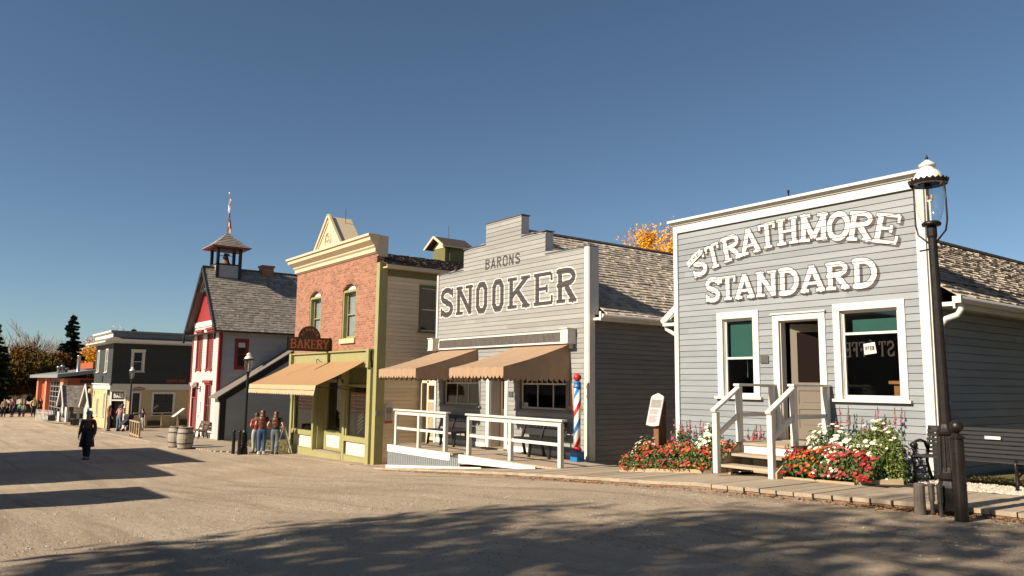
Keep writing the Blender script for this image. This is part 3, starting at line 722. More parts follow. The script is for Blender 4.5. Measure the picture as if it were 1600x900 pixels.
    b = MB(); b.box(-.2, -.262, .1, .22, -.252, .88); b.build('door_panel', M['orange_wood'], d)
    s = thing('open_sign', 'small white OPEN card hanging behind the big shop window', 'sign', (-6.47, 12.062, .64))
    b = MB(); b.hexa([(-.1, -.004, -.1), (.1, -.004, -.075), (.1, .004, -.075), (-.1, .004, -.1), (-.11, -.004, .075), (.075, -.004, .1), (.075, .004, .1), (-.11, .004, .075)]); b.build('card', M['white_paint'], s)
    L = flat_word('OPEN', even(-.085, .07, 4), -.03, .07, .012, .01, .1, False)
    o = painted(L, (-.1, .1, -.05, .06), .004, lambda f: (f(0, 0) < 0).astype(int), lambda a, z, d: (a, -.005 - d, z), s, 'card_lettering', [M['lettering_dark']], world=False)
    b = MB(); b.tube([(-.05, 0, .08), (-.01, 0, .15), (.03, 0, .09)], .004, 5); b.build('string', M['black_iron'], s)
strath()

def steps():
    t = thing('entrance_steps', 'short wooden steps with white handrails at the open door of the nearest grey shop', 'steps', (-7.7, 11, -1.37))
    # landing
    b = MB()
    for i in range(4):
        b.tn = .2 + .2 * i; b.box(-8.27, 10.92 + i * .25, -.945, -7.1, 11.16 + i * .25, -.905)
    b.build('landing', M['deck_wood_x'], t, world=True)
    b = MB(); b.box(-8.25, 10.945, -1.15, -7.12, 10.98, -.947); b.box(-8.25, 10.98, -1.4, -8.21, 11.95, -.947); b.box(-7.16, 10.98, -1.4, -7.12, 11.95, -.947); b.build('apron', M['white_worn'], t, world=True)
    for k, (y, z) in enumerate(((10.64, -1.07), (10.38, -1.235))):
        b = MB(); b.tn = .3 + .4 * k; b.box(-8.14, y, z - .04, -7.18, y + .30, z); b.build('tread', M['deck_wood_x'], t, world=True)
    b = MB(); b.box(-8.1, 10.52, -1.4, -8.06, 10.56, -1.276); b.box(-7.26, 10.42, -1.4, -7.22, 10.46, -1.276); b.box(-7.9, 10.9, -1.37, -7.2, 10.93, -1.16); b.build('riser', M['timber_new'], t, world=True)
    for x in (-8.2, -7.13):
        b = MB(); x0, x1 = (x, x + .04)
        b.hexa([(x0, 10.36, -1.38), (x1, 10.36, -1.38), (x1, 10.95, -1.38), (x0, 10.95, -1.38), (x0, 10.36, -1.27), (x1, 10.36, -1.27), (x1, 10.95, -.90), (x0, 10.95, -.90)])
        b.build('stringer', M['timber_new'], t, world=True)
    for x in (-8.20, -7.17):
        r = MB()
        for c in ((10.31, 10.40, -1.38, -.40), (10.92, 11.01, -.94, .02), (11.86, 11.94, -1.0, .02)):
            r = MB(); r.box(x - .045, c[0], c[2], x + .045, c[1], c[3]); bevel(r.build('newel_post', M['white_paint'], t, world=True), .006)
        r = MB()
        r.beam((x, 10.28, -.39), (x, 10.99, .01), .10, .045); r.box(x - .06, 10.9, .02, x + .06, 11.96, .06)
        r.beam((x, 10.38, -.78), (x, 10.93, -.47), .04, .08); r.box(x - .02, 11.01, -.49, x + .02, 11.86, -.42)
        h = r.build('handrail', M['white_paint'], t, world=True); bevel(h, .006)
steps()

# ================================================================ SNOOKER HALL
def snooker():
    t = thing('snooker_hall', 'pale grey stepped false-front shop lettered SNOOKER, with two tan awnings', 'shop', (-17.7, 13, -1.9))
    X0, X1, Y = -21.22, -14.1, 13; e = .125; z0 = -2.2; fr = FX(Y)
    steps_ = [(3.45, X0, X1 + .0), (4.09, -19.75, -15.8), (4.71, -18.58, -16.86)]
    def lim(z):
        if z <= 3.4501: return (0, X1 - X0)
        if z <= 4.0901: return (-19.75 - X0, -15.8 - X0)
        return (-18.58 - X0, -16.86 - X0)
    holes = [(-20.73 - X0, -18.86 - X0, -.63, .25), (-18.30 - X0, -17.50 - X0, -1.8, .33), (-16.84 - X0, -14.93 - X0, -.65, .25)]
    b = MB(); siding(b, (X0, Y), (1, 0), X1 - X0, z0, 4.71, e, holes, lim, seed=8, t=.012)
    b.build('front_wall', M['stone_paint'], t, world=True)
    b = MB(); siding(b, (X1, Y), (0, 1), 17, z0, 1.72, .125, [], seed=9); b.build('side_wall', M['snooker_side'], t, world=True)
    # stepped parapet thickness with side returns
    b = MB(); b.box(X0 + .01, Y + .02, 1.9, X1 - .01, Y + .27, 3.44); b.box(-19.74, Y + .02, 3.44, -15.81, Y + .27, 4.08); b.box(-18.57, Y + .02, 4.08, -16.87, Y + .27, 4.70)
    b.build('parapet', M['white_paint'], t, world=True)
    b = MB()
    for a, c, z in ((X0 - .02, -19.75, 3.46), (-15.8, X1 + .03, 3.46), (-19.77, -18.58, 4.10), (-16.86, -15.78, 4.10), (-18.6, -16.84, 4.72)): b.box(a, Y - .03, z, c, Y + .3, z + .025)
    b.build('coping', M['flashing'], t, world=True)
    for a, c in ((X0 - .02, X0 + .07), (X1 - .12, X1 + .015)): wbox('corner_board', M['white_paint'], t, a, Y - .045, z0, c, Y - .001, 3.45)
    wbox('corner_board', M['white_paint'], t, X1 + .02, Y - .03, 1.75, X1 + .045, Y + .29, 3.45)
    wbox('corner_board', M['white_worn'], t, X1 + .02, Y - .03, z0, X1 + .045, Y + .16, 1.75)
    gable_roof(t, -21.5, -13.78, Y + .3, 30, -17.62, 1.74, 4.47, 'shake_light', .165, (.1, .28), .036, 31, both=False)
    b = MB(); b.box(-14.08, Y + .1, 1.6, -13.83, 30, 1.66); b.box(-13.83, Y + .1, 1.585, -13.80, 30, 1.71); b.box(-13.8, Y + .06, 1.6, -13.74, Y + .1, 1.8); b.build('eave_board', M['white_worn'], t, world=True)
    b = MB(); b.tube([(-13.74, Y + .1, 1.70), (-13.74, 30, 1.70)], .05, 8); b.build('gutter', M['white_worn'], t, world=True)
    # sign-light box above the awnings and its two end brackets
    b = MB(); fr.box(b, -20.93, -14.88, 1.10, 1.345, .02, .07, 0); b.build('light_box', [M['old_panel']], t, world=True)
    b = MB(); fr.box(b, -20.99, -14.84, 1.345, 1.385, .02, .085); fr.box(b, -20.99, -14.84, 1.055, 1.10, .02, .085); fr.box(b, -20.99, -20.93, 1.10, 1.345, .02, .1); b.build('light_box_trim', M['white_paint'], t, world=True)
    for x in (-21.28, -14.84):
        b = MB(); fr.box(b, x, x + .28, 1.06, 1.40, .02, .30); fr.box(b, x - .02, x + .30, 1.40, 1.425, .02, .33); fr.box(b, x - .01, x + .29, 1.03, 1.06, .02, .315); fr.box(b, x + .08, x + .2, 1.12, 1.3, .30, .315); fr.box(b, x + .1, x + .18, .92, 1.03, .02, .1)
        bevel(b.build('end_bracket', M['white_paint'], t, world=True), .006)
    # windows
    tops = [(-20.73 + i * 1.87 / 8, -.06 + .08, .24) for i in range(1, 8)]
    window(t, fr, -20.73, -18.86, -.63, .25, trim=.13, tm='snooker_side', sm='white_worn', rail=.75, mull=[(-20.08, -.6, .01), (-19.46, -.6, .01)] + tops, label='left window under the left awning')
    tops = [(-16.84 + i * 1.91 / 9, .02, .24) for i in range(1, 9)]
    window(t, fr, -16.84, -14.93, -.65, .25, trim=.13, tm='snooker_side', sm='white_worn', rail=.75, mull=[(-16.17, -.62, .01), (-15.53, -.62, .01)] + tops, label='right window under the right awning')
    b = MB(); b.box(-16.76, Y + .064, -.59, -16.58, Y + .069, -.48); o = b.build('window_card', M['sign_pale'], t, world=True)
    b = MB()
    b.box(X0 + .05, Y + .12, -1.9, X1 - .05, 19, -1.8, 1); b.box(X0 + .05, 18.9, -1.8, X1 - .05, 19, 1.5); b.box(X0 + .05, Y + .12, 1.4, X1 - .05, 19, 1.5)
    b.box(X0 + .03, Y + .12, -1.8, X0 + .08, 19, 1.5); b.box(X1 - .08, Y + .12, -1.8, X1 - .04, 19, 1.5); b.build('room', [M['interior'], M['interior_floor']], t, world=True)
    # recessed door
    b = MB()
    for a, c in ((-18.42, -18.27), (-17.53, -17.39)): fr.box(b, a, c, -1.8, .4, -.02, .03)
    fr.box(b, -18.42, -17.39, .4, .5, -.02, .03); fr.box(b, -18.29, -18.26, -1.8, .4, -.42, -.021); fr.box(b, -17.54, -17.5, -1.8, .4, -.42, -.021)
    b.build('door_frame', M['white_paint'], t, world=True)
    b = MB()
    for c in ((-18.26, -18.13, -1.78, .36), (-17.67, -17.54, -1.78, .36), (-18.13, -17.67, -1.78, -1.5), (-18.13, -17.67, -.82, -.7), (-18.13, -17.67, .2, .36)): b.box(c[0], Y + .36, c[2], c[1], Y + .4, c[3])
    b.box(-18.13, Y + .37, -1.5, -17.67, Y + .39, -.82)
    d = b.build('door', M['brown_wood'], t, world=True)
    wbox('door_pane', M['door_glass'], d, -18.13, Y + .375, -.7, -17.67, Y + .385, .2)
    wbox('threshold', M['deck_wood_x'], t, -18.45, Y - .16, -1.8, -17.36, Y + .4, -1.765)
    wbox('plaque', M['plaque'], t, -17.33, Y - .04, -.33, -17.14, Y - .02, -.19)
    wbox('skirting', M['white_worn'], t, X0 + .1, Y - .035, -1.8, -18.43, Y - .02, -1.66); wbox('skirting', M['white_worn'], t, -17.37, Y - .035, -1.8, X1 - .14, Y - .02, -1.66)
    # round sign on the wall behind the barber pole (orange drum hanging in shade)
    b = MB(); b.box(-14.80, Y - .035, -.62, -14.33, Y - .02, -.50); b.box(-14.74, Y - .034, -.5, -14.38, Y - .02, .05, 1); b.build('wall_board', [M['sign_orange'], M['cloth_tan']], t, world=True)
    # lettering
    L = []
    B = ((-21.04, -20.30), (-20.14, -19.22), (-19.05, -18.46), (-18.22, -17.65), (-17.47, -16.45), (-16.28, -15.50), (-15.34, -14.55))
    for ch, (a, c) in zip('SNOOKER', B):
        ch2 = 'Q' if ch == 'O' else ch
        L += letter_strokes(ch2, lambda u, v, a=a, c=c: (a + (c - a) * u, 2.10 + .88 * v), c - a, .88, .175, .10, .26)
    def cls(f):
        d = f(0, 0); C = np.zeros(d.shape, int); C[d < .033] = 2; C[d < 0] = 1; return C
    painted(L, (X0 + .08, X1 - .13, 2.0, 3.1), .0085, cls, lambda a, z, d: (a, Y - d, z), t, 'lettering', [M['lettering_dark'], M['lettering_white']], sidingp=(z0, e, .012), lift=.0015)
    L = flat_word('BARQNS', even(-18.6, -16.9, 6, .22), 3.35, .31, .055, .05, .1, False)
    painted(L, (-18.7, -16.8, 3.3, 3.7), .008, lambda f: (f(0, 0) < 0).astype(int), lambda a, z, d: (a, Y - d, z), t, 'lettering', [M['lettering_dark']], sidingp=(z0, e, .012), lift=.0015)
    # awnings
    for n, (a, c) in enumerate(((-21.08, -18.89), (-17.15, -14.79))):
        for_awning(t, a, c, Y - .02, 1.02, 10.9, .41, .25, n)
def for_awning(t, a, c, yw, zw, yf, zf, drop, n):
    rnd = random.Random(40 + n); b = MB(); N = 14; K = 8
    def zt(u, v):
        sag = -.035 * math.sin(math.pi * v) * (1 + .6 * math.sin(u * 17 + n))
        return zw + (zf - zw) * v + sag + .012 * math.sin(u * 40 + v * 5) * v
    grid = [[(a + (c - a) * i / N, yw + (yf - yw) * j / K, zt(i / N, j / K)) for j in range(K + 1)] for i in range(N + 1)]
    for i in range(N):
        for j in range(K): b.face([grid[i][j], grid[i][j + 1], grid[i + 1][j + 1], grid[i + 1][j]])
    # front valance with scallops
    ns = int((c - a) / .155); sw = (c - a) / ns
    def valance(p, q, ztf, nseg, bot):
        m = 6
        for s in range(nseg):
            for k in range(m):
                f0, f1 = (s + k / m) / nseg, (s + (k + 1) / m) / nseg
                def pt(f, low):
                    x = p[0] + (q[0] - p[0]) * f; y = p[1] + (q[1] - p[1]) * f; ph = (f * nseg) % 1.0 if f * nseg < nseg - 1e-6 else 1.0
                    wob = .012 * math.sin(f * 37 + n) if low else 0
                    z = ztf(f) if not low else bot - .075 * math.sin(math.pi * min(1, max(0, (f * nseg) - s)))
                    nx, ny = (q[1] - p[1]), -(q[0] - p[0]); l = math.hypot(nx, ny)
                    return (x - nx / l * wob * (-1), y - ny / l * wob * (-1), z)
                b.face([pt(f0, 1), pt(f1, 1), pt(f1, 0), pt(f0, 0)])
    zfr = lambda f: zt(f, 1)
    valance((a, yf), (c, yf), zfr, ns, zf - drop + .06)
    nd = int((yw - yf) / .165)
    valance((c, yf), (c, yw), lambda f: zt(1, 1 - f), nd, zf - drop - .02 + .02)
    valance((a, yw), (a, yf), lambda f: zt(0, f), nd, zf - drop + .0)
    o = b.build('awning', M['awning_tan'], t, world=True); sm = o.modifiers.new('thick', 'SOLIDIFY'); sm.thickness = .006
    o['label'] = 'left tan scalloped awning' if n == 0 else 'right tan scalloped awning, nearest the barber pole'
    b = MB()
    b.tube([(a + .03, yw, zf - .1), (a + .03, yf + .03, zf - .03)], .014, 6); b.tube([(c - .03, yw, zf - .1), (c - .03, yf + .03, zf - .03)], .014, 6); b.tube([(a, yf + .02, zf - .03), (c, yf + .02, zf - .03)], .014, 6)
    b.build('awning_bracket', M['black_iron'], o, world=True)
snooker()

def porch():
    t = thing('porch_deck', 'raised timber deck with a white skirt and sloping ramp before the snooker hall', 'deck', (-17.6, 12, -1.9))
    b = MB(); rnd = random.Random(3); x = -20.88
    while x < -13.0:
        w_ = .14; b.tn = rnd.uniform(.05, .95); b.box(x + .003, 11.2 if x < -17.5 or x > -17.05 else 11.55, -1.85, x + w_ - .003, 12.98, -1.80); x += w_
    b.build('planks', M['deck_wood'], t, world=True)
    b = MB(); b.box(-20.9, 11.16, -2.0, -17.5, 11.2, -1.80); b.box(-17.5, 11.16, -1.99, -17.46, 11.55, -1.80); b.box(-17.46, 11.5, -2.05, -17.0, 11.55, -1.86)
    b.hexa([(-17.05, 11.16, -2.02), (-13.9, 11.16, -1.92), (-13.9, 11.2, -1.92), (-17.05, 11.2, -2.02), (-17.05, 11.16, -1.80), (-13.9, 11.16, -1.83), (-13.9, 11.2, -1.83), (-17.05, 11.2, -1.80)])
    b.hexa([(-20.92, 11.14, prof(-20.9) - .02), (-16, 11.14, prof(-16) - .02), (-16, 11.18, prof(-16) - .02), (-20.92, 11.18, prof(-20.9) - .02), (-20.92, 11.14, prof(-20.9) + .09), (-16, 11.14, prof(-16) + .03), (-16, 11.18, prof(-16) + .03), (-20.92, 11.18, prof(-20.9) + .09)])
    b.build('fascia', M['white_worn'], t, world=True)
    b = MB(); x = -20.88
    while x < -17.0:
        b.box(x, 11.175, prof(x) - .1, x + .085, 11.195, -1.9); x += .1
    b.box(-20.92, 11.2, -2.6, -20.88, 12.98, -1.8)
    b.build('skirt', M['grey_paint'], t, world=True)
    b = MB(); b.box(-17.46, 11.2, -2.02, -17.06, 11.5, -1.98); b.build('step', M['deck_wood_x'], t, world=True)
    for nm, xs in (('far', (-20.61, -19.29, -17.90)), ('near', (-16.77, -14.99, -13.17))):
        r = thing('porch_railing', 'shorter white porch railing on the raised left end of the deck' if nm == 'far' else 'longer white porch railing in front of the snooker hall door and right bench', 'railing', (xs[1], 11.3, -1.8), group='white porch railings')
        for x in xs:
            b = MB(); b.box(x - .05, 11.25, -1.8, x + .05, 11.35, -.84); bevel(b.build('post', M['white_paint'], r, world=True), .006)
        b = MB(); b.box(xs[0] - .1, 11.22, -.80, xs[-1] + .12, 11.38, -.755); b.box(xs[0] - .05, 11.27, -.84, xs[-1] + .05, 11.33, -.80); 
        bevel(b.build('top_rail', M['white_paint'], r, world=True), .006)
        b = MB(); b.box(xs[0] + .05, 11.272, -.91, xs[-1] - .05, 11.328, -.841); b.build('upper_rail', M['white_paint'], r, world=True)
        b = MB(); b.box(xs[0] + .05, 11.28, -1.34, xs[-1] - .05, 11.32, -1.27); b.build('middle_rail', M['white_paint'], r, world=True)
porch()

def wood_bench(x0, x1, y, z, label, m='black_wood'):
    t = thing('bench', label, 'bench', ((x0 + x1) / 2, y, z), group='black benches on the porch' if m == 'black_wood' else None)
    h = (x1 - x0) / 2
    b = MB()
    for i in range(3): b.box(-h, -.20 + i * .14, .42, h, -.07 + i * .14, .455)
    bevel(b.build('seat', M[m], t), .004)
    b = MB()
    for i in range(2): b.hexa([(-h, .25 + i * .05, .52 + i * .2), (h, .25 + i * .05, .52 + i * .2), (h, .28 + i * .05, .52 + i * .2), (-h, .28 + i * .05, .52 + i * .2), (-h, .29 + i * .05, .68 + i * .2), (h, .29 + i * .05, .68 + i * .2), (h, .32 + i * .05, .68 + i * .2), (-h, .32 + i * .05, .68 + i * .2)])
    b.build('backrest', M[m], t)
    for x in (-h + .1, 0, h - .1):
        b = MB(); b.beam((x, -.14, .42), (x, -.2, 0), .05, .06); b.beam((x, .2, .42), (x, .3, 0), .05, .06); b.beam((x, .18, .4), (x, .36, .88), .05, .045); b.beam((x, -.2, .40), (x, .24, .40), .045, .045); b.build('leg', M[m], t)
    return t
wood_bench(-20.6, -18.95, 12.5, -1.8, 'black wooden bench under the left window of the snooker hall')
wood_bench(-16.45, -14.68, 12.5, -1.8, 'black wooden bench under the right window, between door and barber pole')

def barber_pole():
    t = thing('barber_pole', 'red, white and blue striped barber pole on a blue block at the snooker hall corner', 'barber pole', (-14.08, 12.6, -1.84))
    b = MB(); b.box(-.12, -.12, 0, .12, .12, .28); bevel(b.build('base_block', M['pole_blue'], t), .008)
    b = MB(); b.lathe([(.0, .28), (.10, .28), (.11, .31), (.10, .35), (.075, .37), (.075, .38), (0, .38)], n=20); b.build('collar', M['pole_red'], t, smooth=True)
    b = MB(); b.lathe([(0, .38), (.082, .38), (.080, 1.1), (.074, 1.78), (0, 1.78)], n=24); b.build('shaft', M['stripes'], t, smooth=True)
    b = MB(); b.lathe([(0, 1.78), (.095, 1.78), (.10, 1.80), (.095, 1.82), (.07, 1.84), (.085, 1.90), (.09, 1.92), (.06, 1.94), (0, 1.94)], n=20); b.build('collar', M['pole_blue'], t, smooth=True)
    b = MB(); b.lathe([(0, 1.94)] + [(.10 * math.sin(R_(a)), 2.03 - .095 * math.cos(R_(a))) for a in range(15, 180, 15)] + [(0, 2.125)], n=20); b.build('ball', M['pole_red'], t, smooth=True)
barber_pole()

# ================================================================ BAKERY
def bakery():
    t = thing('bakery', 'two-storey pink brick bakery with cream pointed cornice and light green shopfront', 'shop', (-27.1, 12, -2.75))
    X0, X1, Y = -30.70, -23.62, 12.0; fr = FX(Y); xc = -27.1
    # brick wall with two arched openings (built as strips round the holes)
    wins = [(-29.27, -28.15, 1.62, 3.3), (-26.22, -25.10, 1.56, 3.3)]
    b = MB(); D0, D1 = -.28, 0
    def slab(a, c, z, zz): fr.box(b, a, c, z, zz, -.28, 0)
    xs = [X0]; 
    for w_ in wins: xs += [w_[0], w_[1]]
    xs.append(X1)
    for i in range(0, 6, 2): slab(xs[i], xs[i + 1], 1.13, 4.42)
    for a, c, z0, z1 in wins:
        slab(a, c, 1.13, z0)
        # arch: rise .22
        n = 10; r = .24
        pr = [(a + (c - a) * i / n, z1 + r * (1 - (2 * i / n - 1) ** 2)) for i in range(n + 1)]
        for (xa, za), (xb, zb) in zip(pr[:-1], pr[1:]):
            P = fr.P; b.hexa([P(xa, za, 0), P(xb, zb, 0), P(xb, zb, -.28), P(xa, za, -.28), P(xa, 4.42, 0), P(xb, 4.42, 0), P(xb, 4.42, -.28), P(xa, 4.42, -.28)])
    b.build('brick_front', M['brick'], t, world=True)
    b = MB(); b.box(X1 + .002, 12.0, -2.7, X1 + .01, 12.28, 4.4); b.build('brick_return', M['brick'], t, world=True)
    for a, c, z0, z1 in wins:
        b = MB(); n = 12; r = .24
        for i in range(n):
            f0, f1 = i / n, (i + 1) / n - .012
            def q(f, o): 
                x = a + (c - a) * f; z = z1 + r * (1 - (2 * f - 1) ** 2); nx = (2 * f - 1) * .9; l = math.hypot(nx, 1); return (x + nx / l * o, z + 1 / l * o)
            p = [q(f0, 0), q(f1, 0), q(f1, .17), q(f0, .17)]
            P = fr.P; b.hexa([P(p[0][0], p[0][1], .02), P(p[1][0], p[1][1], .02), P(p[1][0], p[1][1], -.1), P(p[0][0], p[0][1], -.1), P(p[3][0], p[3][1], .02), P(p[2][0], p[2][1], .02), P(p[2][0], p[2][1], -.1), P(p[3][0], p[3][1], -.1)])
        b.build('brick_arch', M['brick'], t, world=True)
        w_ = window(t, Fr((0, Y), (1, 0)), a + .07, c - .07, z0 + .02, z1 - .05, trim=.07, tm='green_trim', sm='green_trim', rail=.52, glass='pane', sill=False, depth=.2, sash=.06, proud=-.12)
        b = MB(); n = 10
        for i in range(n):
            xa, xb = a + .02 + (c - a - .04) * i / n, a + .02 + (c - a - .04) * (i + 1) / n
            za, zb = [z1 - .0 + (r - .02) * (1 - (2 * k / n - 1) ** 2) for k in (i, i + 1)]
            P = fr.P; b.hexa([P(xa, z1 - .03, -.11), P(xb, z1 - .03, -.11), P(xb, z1 - .03, -.15), P(xa, z1 - .03, -.15), P(xa, za, -.11), P(xb, zb, -.11), P(xb, zb, -.15), P(xa, za, -.15)])
        b.build('arch_panel', M['white_paint'], w_, world=True)
        b = MB(); n = 9
        for i in range(n):
            aa = a - .06 + (c - a + .12) * i / n; fr.box(b, aa + .006, aa + (c - a + .12) / n - .006, z0 - .17, z0, -.1, .07)
        b.build('brick_sill', M['cream_trim'], t, world=True)
        b = MB(); fr.box(b, a, c, z0, z1 + .2, -.30, -.285); b.build('dark_room', M['interior'], t, world=True)
        b = MB()
        for k in range(18):
            xa = a + .12 + (c - a - .24) * k / 18; fr.box(b, xa, xa + (c - a - .24) / 18 + .002, z0 + .1, z1 - .1, -.24 - .012 * (k % 2), -.235 - .012 * (k % 2))
        b.build('curtain', M['curtain'], w_, world=True)
    # cornice
    b = MB()
    prof_ = [(.02, 4.38), (.10, 4.44), (.10, 4.56), (.16, 4.62), (.16, 4.66), (.34, 4.80), (.36, 4.92), (.42, 4.94), (.42, 5.02), (.0, 5.03)]
    for (d0, z0), (d1, z1) in zip(prof_[:-1], prof_[1:]):
        e0, e1 = d0 * .7, d1 * .7
        b.face([(X0 - e0, Y - d0, z0), (X1 + .02 + e0 * .5, Y - d0, z0), (X1 + .02 + e1 * .5, Y - d1, z1), (X0 - e1, Y - d1, z1)])
        b.face([(X1 + .02 + e0 * .5, Y - d0, z0), (X1 + .02 + e0 * .5, Y + .0, z0), (X1 + .02 + e1 * .5, Y + .0, z1), (X1 + .02 + e1 * .5, Y - d1, z1)])
        b.face([(X0 - e0, Y - d0, z0), (X0 - e1, Y - d1, z1), (X0 - e1, Y, z1), (X0 - e0, Y, z0)])
    b.box(X0, Y + .01, 4.3, X1 + .04, Y + .4, 5.02)
    b.build('cornice', M['cream_trim'], t, world=True)
    # pointed pediment with depth
    b = MB(); ap = 6.22; hw = 1.12; zb = 5.03; y0, y1 = 11.66, 12.62
    def tri(s, dz=0): return [(xc - hw * s, zb + dz), (xc + hw * s, zb + dz), (xc, zb + (ap - zb) * s + dz)]
    A = tri(1); 
    b.face([(A[0][0], y0 + .06, A[0][1]), (A[1][0], y0 + .06, A[1][1]), (A[2][0], y0 + .06, A[2][1])])
    for i, j in ((1, 2), (2, 0)): b.face([(A[i][0], y0 + .06, A[i][1]), (A[i][0], y1, A[i][1]), (A[j][0], y1, A[j][1]), (A[j][0], y0 + .06, A[j][1])])
    b.build('pediment', M['cream_trim'], t, world=True)
    b = MB()
    for s, sx in ((-1, 1), (1, 1)):
        b.beam((xc + s * (hw + .04), y0 + .04, zb), (xc, y0 + .04, ap + .05), .1, .10, up=(0, 0, 1)); b.beam((xc + s * (hw - .16), y0 + .05, zb), (xc, y0 + .05, ap - .17), .05, .06)
    b.build('pediment_mould', M['cream_trim'], t, world=True)
    b = MB(); b.tube([(xc + .26 * math.cos(R_(a)) * (1 if a < 90 else 1), y0 + .04, zb + .22 + .34 * math.sin(R_(a))) for a in range(-20, 201, 20)], .02, 6)
    for cx, cz in ((xc - .1, zb + .25), (xc + .1, zb + .25), (xc, zb + .42)): b.tube([(cx + .06 * math.cos(R_(a)), y0 + .04, cz + .06 * math.sin(R_(a))) for a in range(0, 361, 40)], .012, 6)
    b.build('pediment_ornament', M['cream_trim'], t, world=True)
    b = MB(); b.tube([(xc + .2, 12.3, 5.9), (xc + .2, 12.3, 6.55)], .01, 5); b.build('rod', M['black_iron'], t, world=True)
    # side wall
    b = MB(); siding(b, (-23.4, 0), (0, 1), 13, 0, 0, .12, [], seed=1) if False else None
    hs = [(13.62 - 12.3, 14.35 - 12.3, 1.78, 3.36)]
    b = MB(); siding(b, (-23.42, 12.3), (0, 1), 14, -3.0, 3.9, .135, hs, seed=14); b.build('side_wall', M['cream_siding'], t, world=True)
    wbox('corner_board', M['green_trim'], t, -23.61, 12.0, -2.85, -23.38, 12.31, 4.06)
    wbox('eave_frieze', M['green_dark'], t, -23.41, 12.3, 3.62, -23.38, 26, 3.86)
    window(t, FY(-23.42), 13.66, 14.31, 1.80, 3.34, trim=.09, tm='green_dark', sm='white_worn', rail=.5, sill=True, depth=.1, label='green framed upstairs side window')
    wbox('dark_room', M['interior'], t, -24.4, 13.5, 1.6, -23.6, 14.5, 3.5)
    # roof
    b = MB(); up = Vector((-3.3, 0, .95)); S = up.length
    shingles(b, (-23.1, 12.1, 3.98), (0, 1, 0), up, 14, S, .15, (.1, .25), .035, 51)
    b.face([(-26.4, 12.1, 4.93), (-26.4, 26, 4.93), (-30.7, 26, 4.0), (-30.7, 12.1, 4.0)])
    b.build('roof', M['shake_dark'], t, world=True)
    b = MB(); b.box(-23.4, 12.12, 3.86, -23.12, 26, 3.90); b.box(-23.12, 12.12, 3.85, -23.09, 26, 3.975); b.build('eave_board', M['cream_trim'], t, world=True)
    # cupola on the roof
    c = MB(); c.box(-27.34, 16.45, 4.5, -26.4, 17.45, 5.56); cu = c.build('cupola', M['green_dark'], t, world=True); cu['label'] = 'small green louvred cupola on the dark roof'
    b = MB(); b.box(-26.395, 16.66, 4.95, -26.36, 17.24, 5.5); b.build('cupola_louvre', M['green_dark'], cu, world=True)
    b = MB()
    for (xa, za, xb, zb_) in ((-27.6, 5.5, -26.87, 5.92), (-26.14, 5.5, -26.87, 5.92)):
        b.hexa([(xa, 16.2, za), (xb, 16.2, zb_), (xb, 17.7, zb_), (xa, 17.7, za), (xa, 16.2, za + .06), (xb, 16.2, zb_ + .06), (xb, 17.7, zb_ + .06), (xa, 17.7, za + .06)] if xa < xb else [(xb, 16.2, zb_), (xa, 16.2, za), (xa, 17.7, za), (xb, 17.7, zb_), (xb, 16.2, zb_ + .06), (xa, 16.2, za + .06), (xa, 17.7, za + .06), (xb, 17.7, zb_ + .06)])
    b.build('cupola_roof', M['shake_dark'], cu, world=True)
    b = MB()
    for s in (-1, 1): b.beam((-26.87 + s * .74, 16.18, 5.5), (-26.87, 16.18, 5.95), .05, .09)
    b.box(-26.15, 16.2, 5.47, -26.11, 17.7, 5.54)
    b.face([(-27.34, 16.44, 5.5), (-26.4, 16.44, 5.5), (-26.87, 16.44, 5.85)])
    b.build('cupola_trim', M['cream_trim'], cu, world=True)
    b = MB(); b.tube([(-26.87, 16.9, 5.95), (-26.87, 16.9, 6.5)], .01, 5); b.build('rod', M['black_iron'], cu, world=True)
    # ---- shopfront
    G = M['green_trim']; zt = .75; zb = -2.85
    b = MB(); fr.box(b, X0 + .05, X1 - .03, .72, 1.10, 0, .06); fr.box(b, X0, X1 + .02, 1.08, 1.135, 0, .14); fr.box(b, X0, X1, .66, .72, 0, .10)
    for x in (X0 + .0, xc - .03, X1 - .2): fr.box(b, x, x + .06 if x != X1 - .2 else x + .2, .72, 1.08, .06, .12)
    b.build('fascia', G, t, world=True)
    b = MB()
    for x in (X0 - .02, X1 - .22): fr.box(b, x + .02, x + .22, .5, 1.14, .0, .2)
    bevel(b.build('fascia_bracket', G, t, world=True), .02)
    def col(a, c, z0=zb, z1=.66, d=.05, nm='pilaster'):
        b = MB(); fr.box(b, a, c, z0, z1, -.12, d); bevel(b.build(nm, G, t, world=True), .012)
    col(X0, X0 + .22, d=.08); col(X1 - .26, X1, d=.1)
    col(-28.50, -28.35); col(-25.80, -25.62)
    # left and right bays
    for (a, c) in ((X0 + .22, -28.50), (-25.62, X1 - .26)):
        b = MB(); fr.box(b, a, c, zb, -2.5, -.1, .03); fr.box(b, a, c, -2.02, -1.84, -.1, .05); fr.box(b, a, c, -2.5, -2.47, -.1, .045)
        fr.box(b, a, a + .1, -1.84, .66, -.1, .0); fr.box(b, c - .1, c, -1.84, .66, -.1, .0); fr.box(b, a, c, -.16, -.06, -.1, .005); fr.box(b, a, c, .52, .66, -.1, 0)
        f = b.build('window_bay', G, t, world=True)
        b = MB(); fr.box(b, a + .08, c - .08, -2.47, -2.02, -.08, -.02); b.build('panel', M['panel_cream'], f, world=True)
        b = MB(); fr.box(b, a + .1, c - .1, -1.84, -.16, -.07, -.06); b.build('pane', M['pane'], f, world=True)
        b = MB(); n = 9; 
        for i in range(n): fr.box(b, a + .1 + (c - a - .2) * i / n + .006, a + .1 + (c - a - .2) * (i + 1) / n - .006, -.06, .52, -.08, -.05)
        b.build('transom_boards', M['green_dark'], f, world=True)
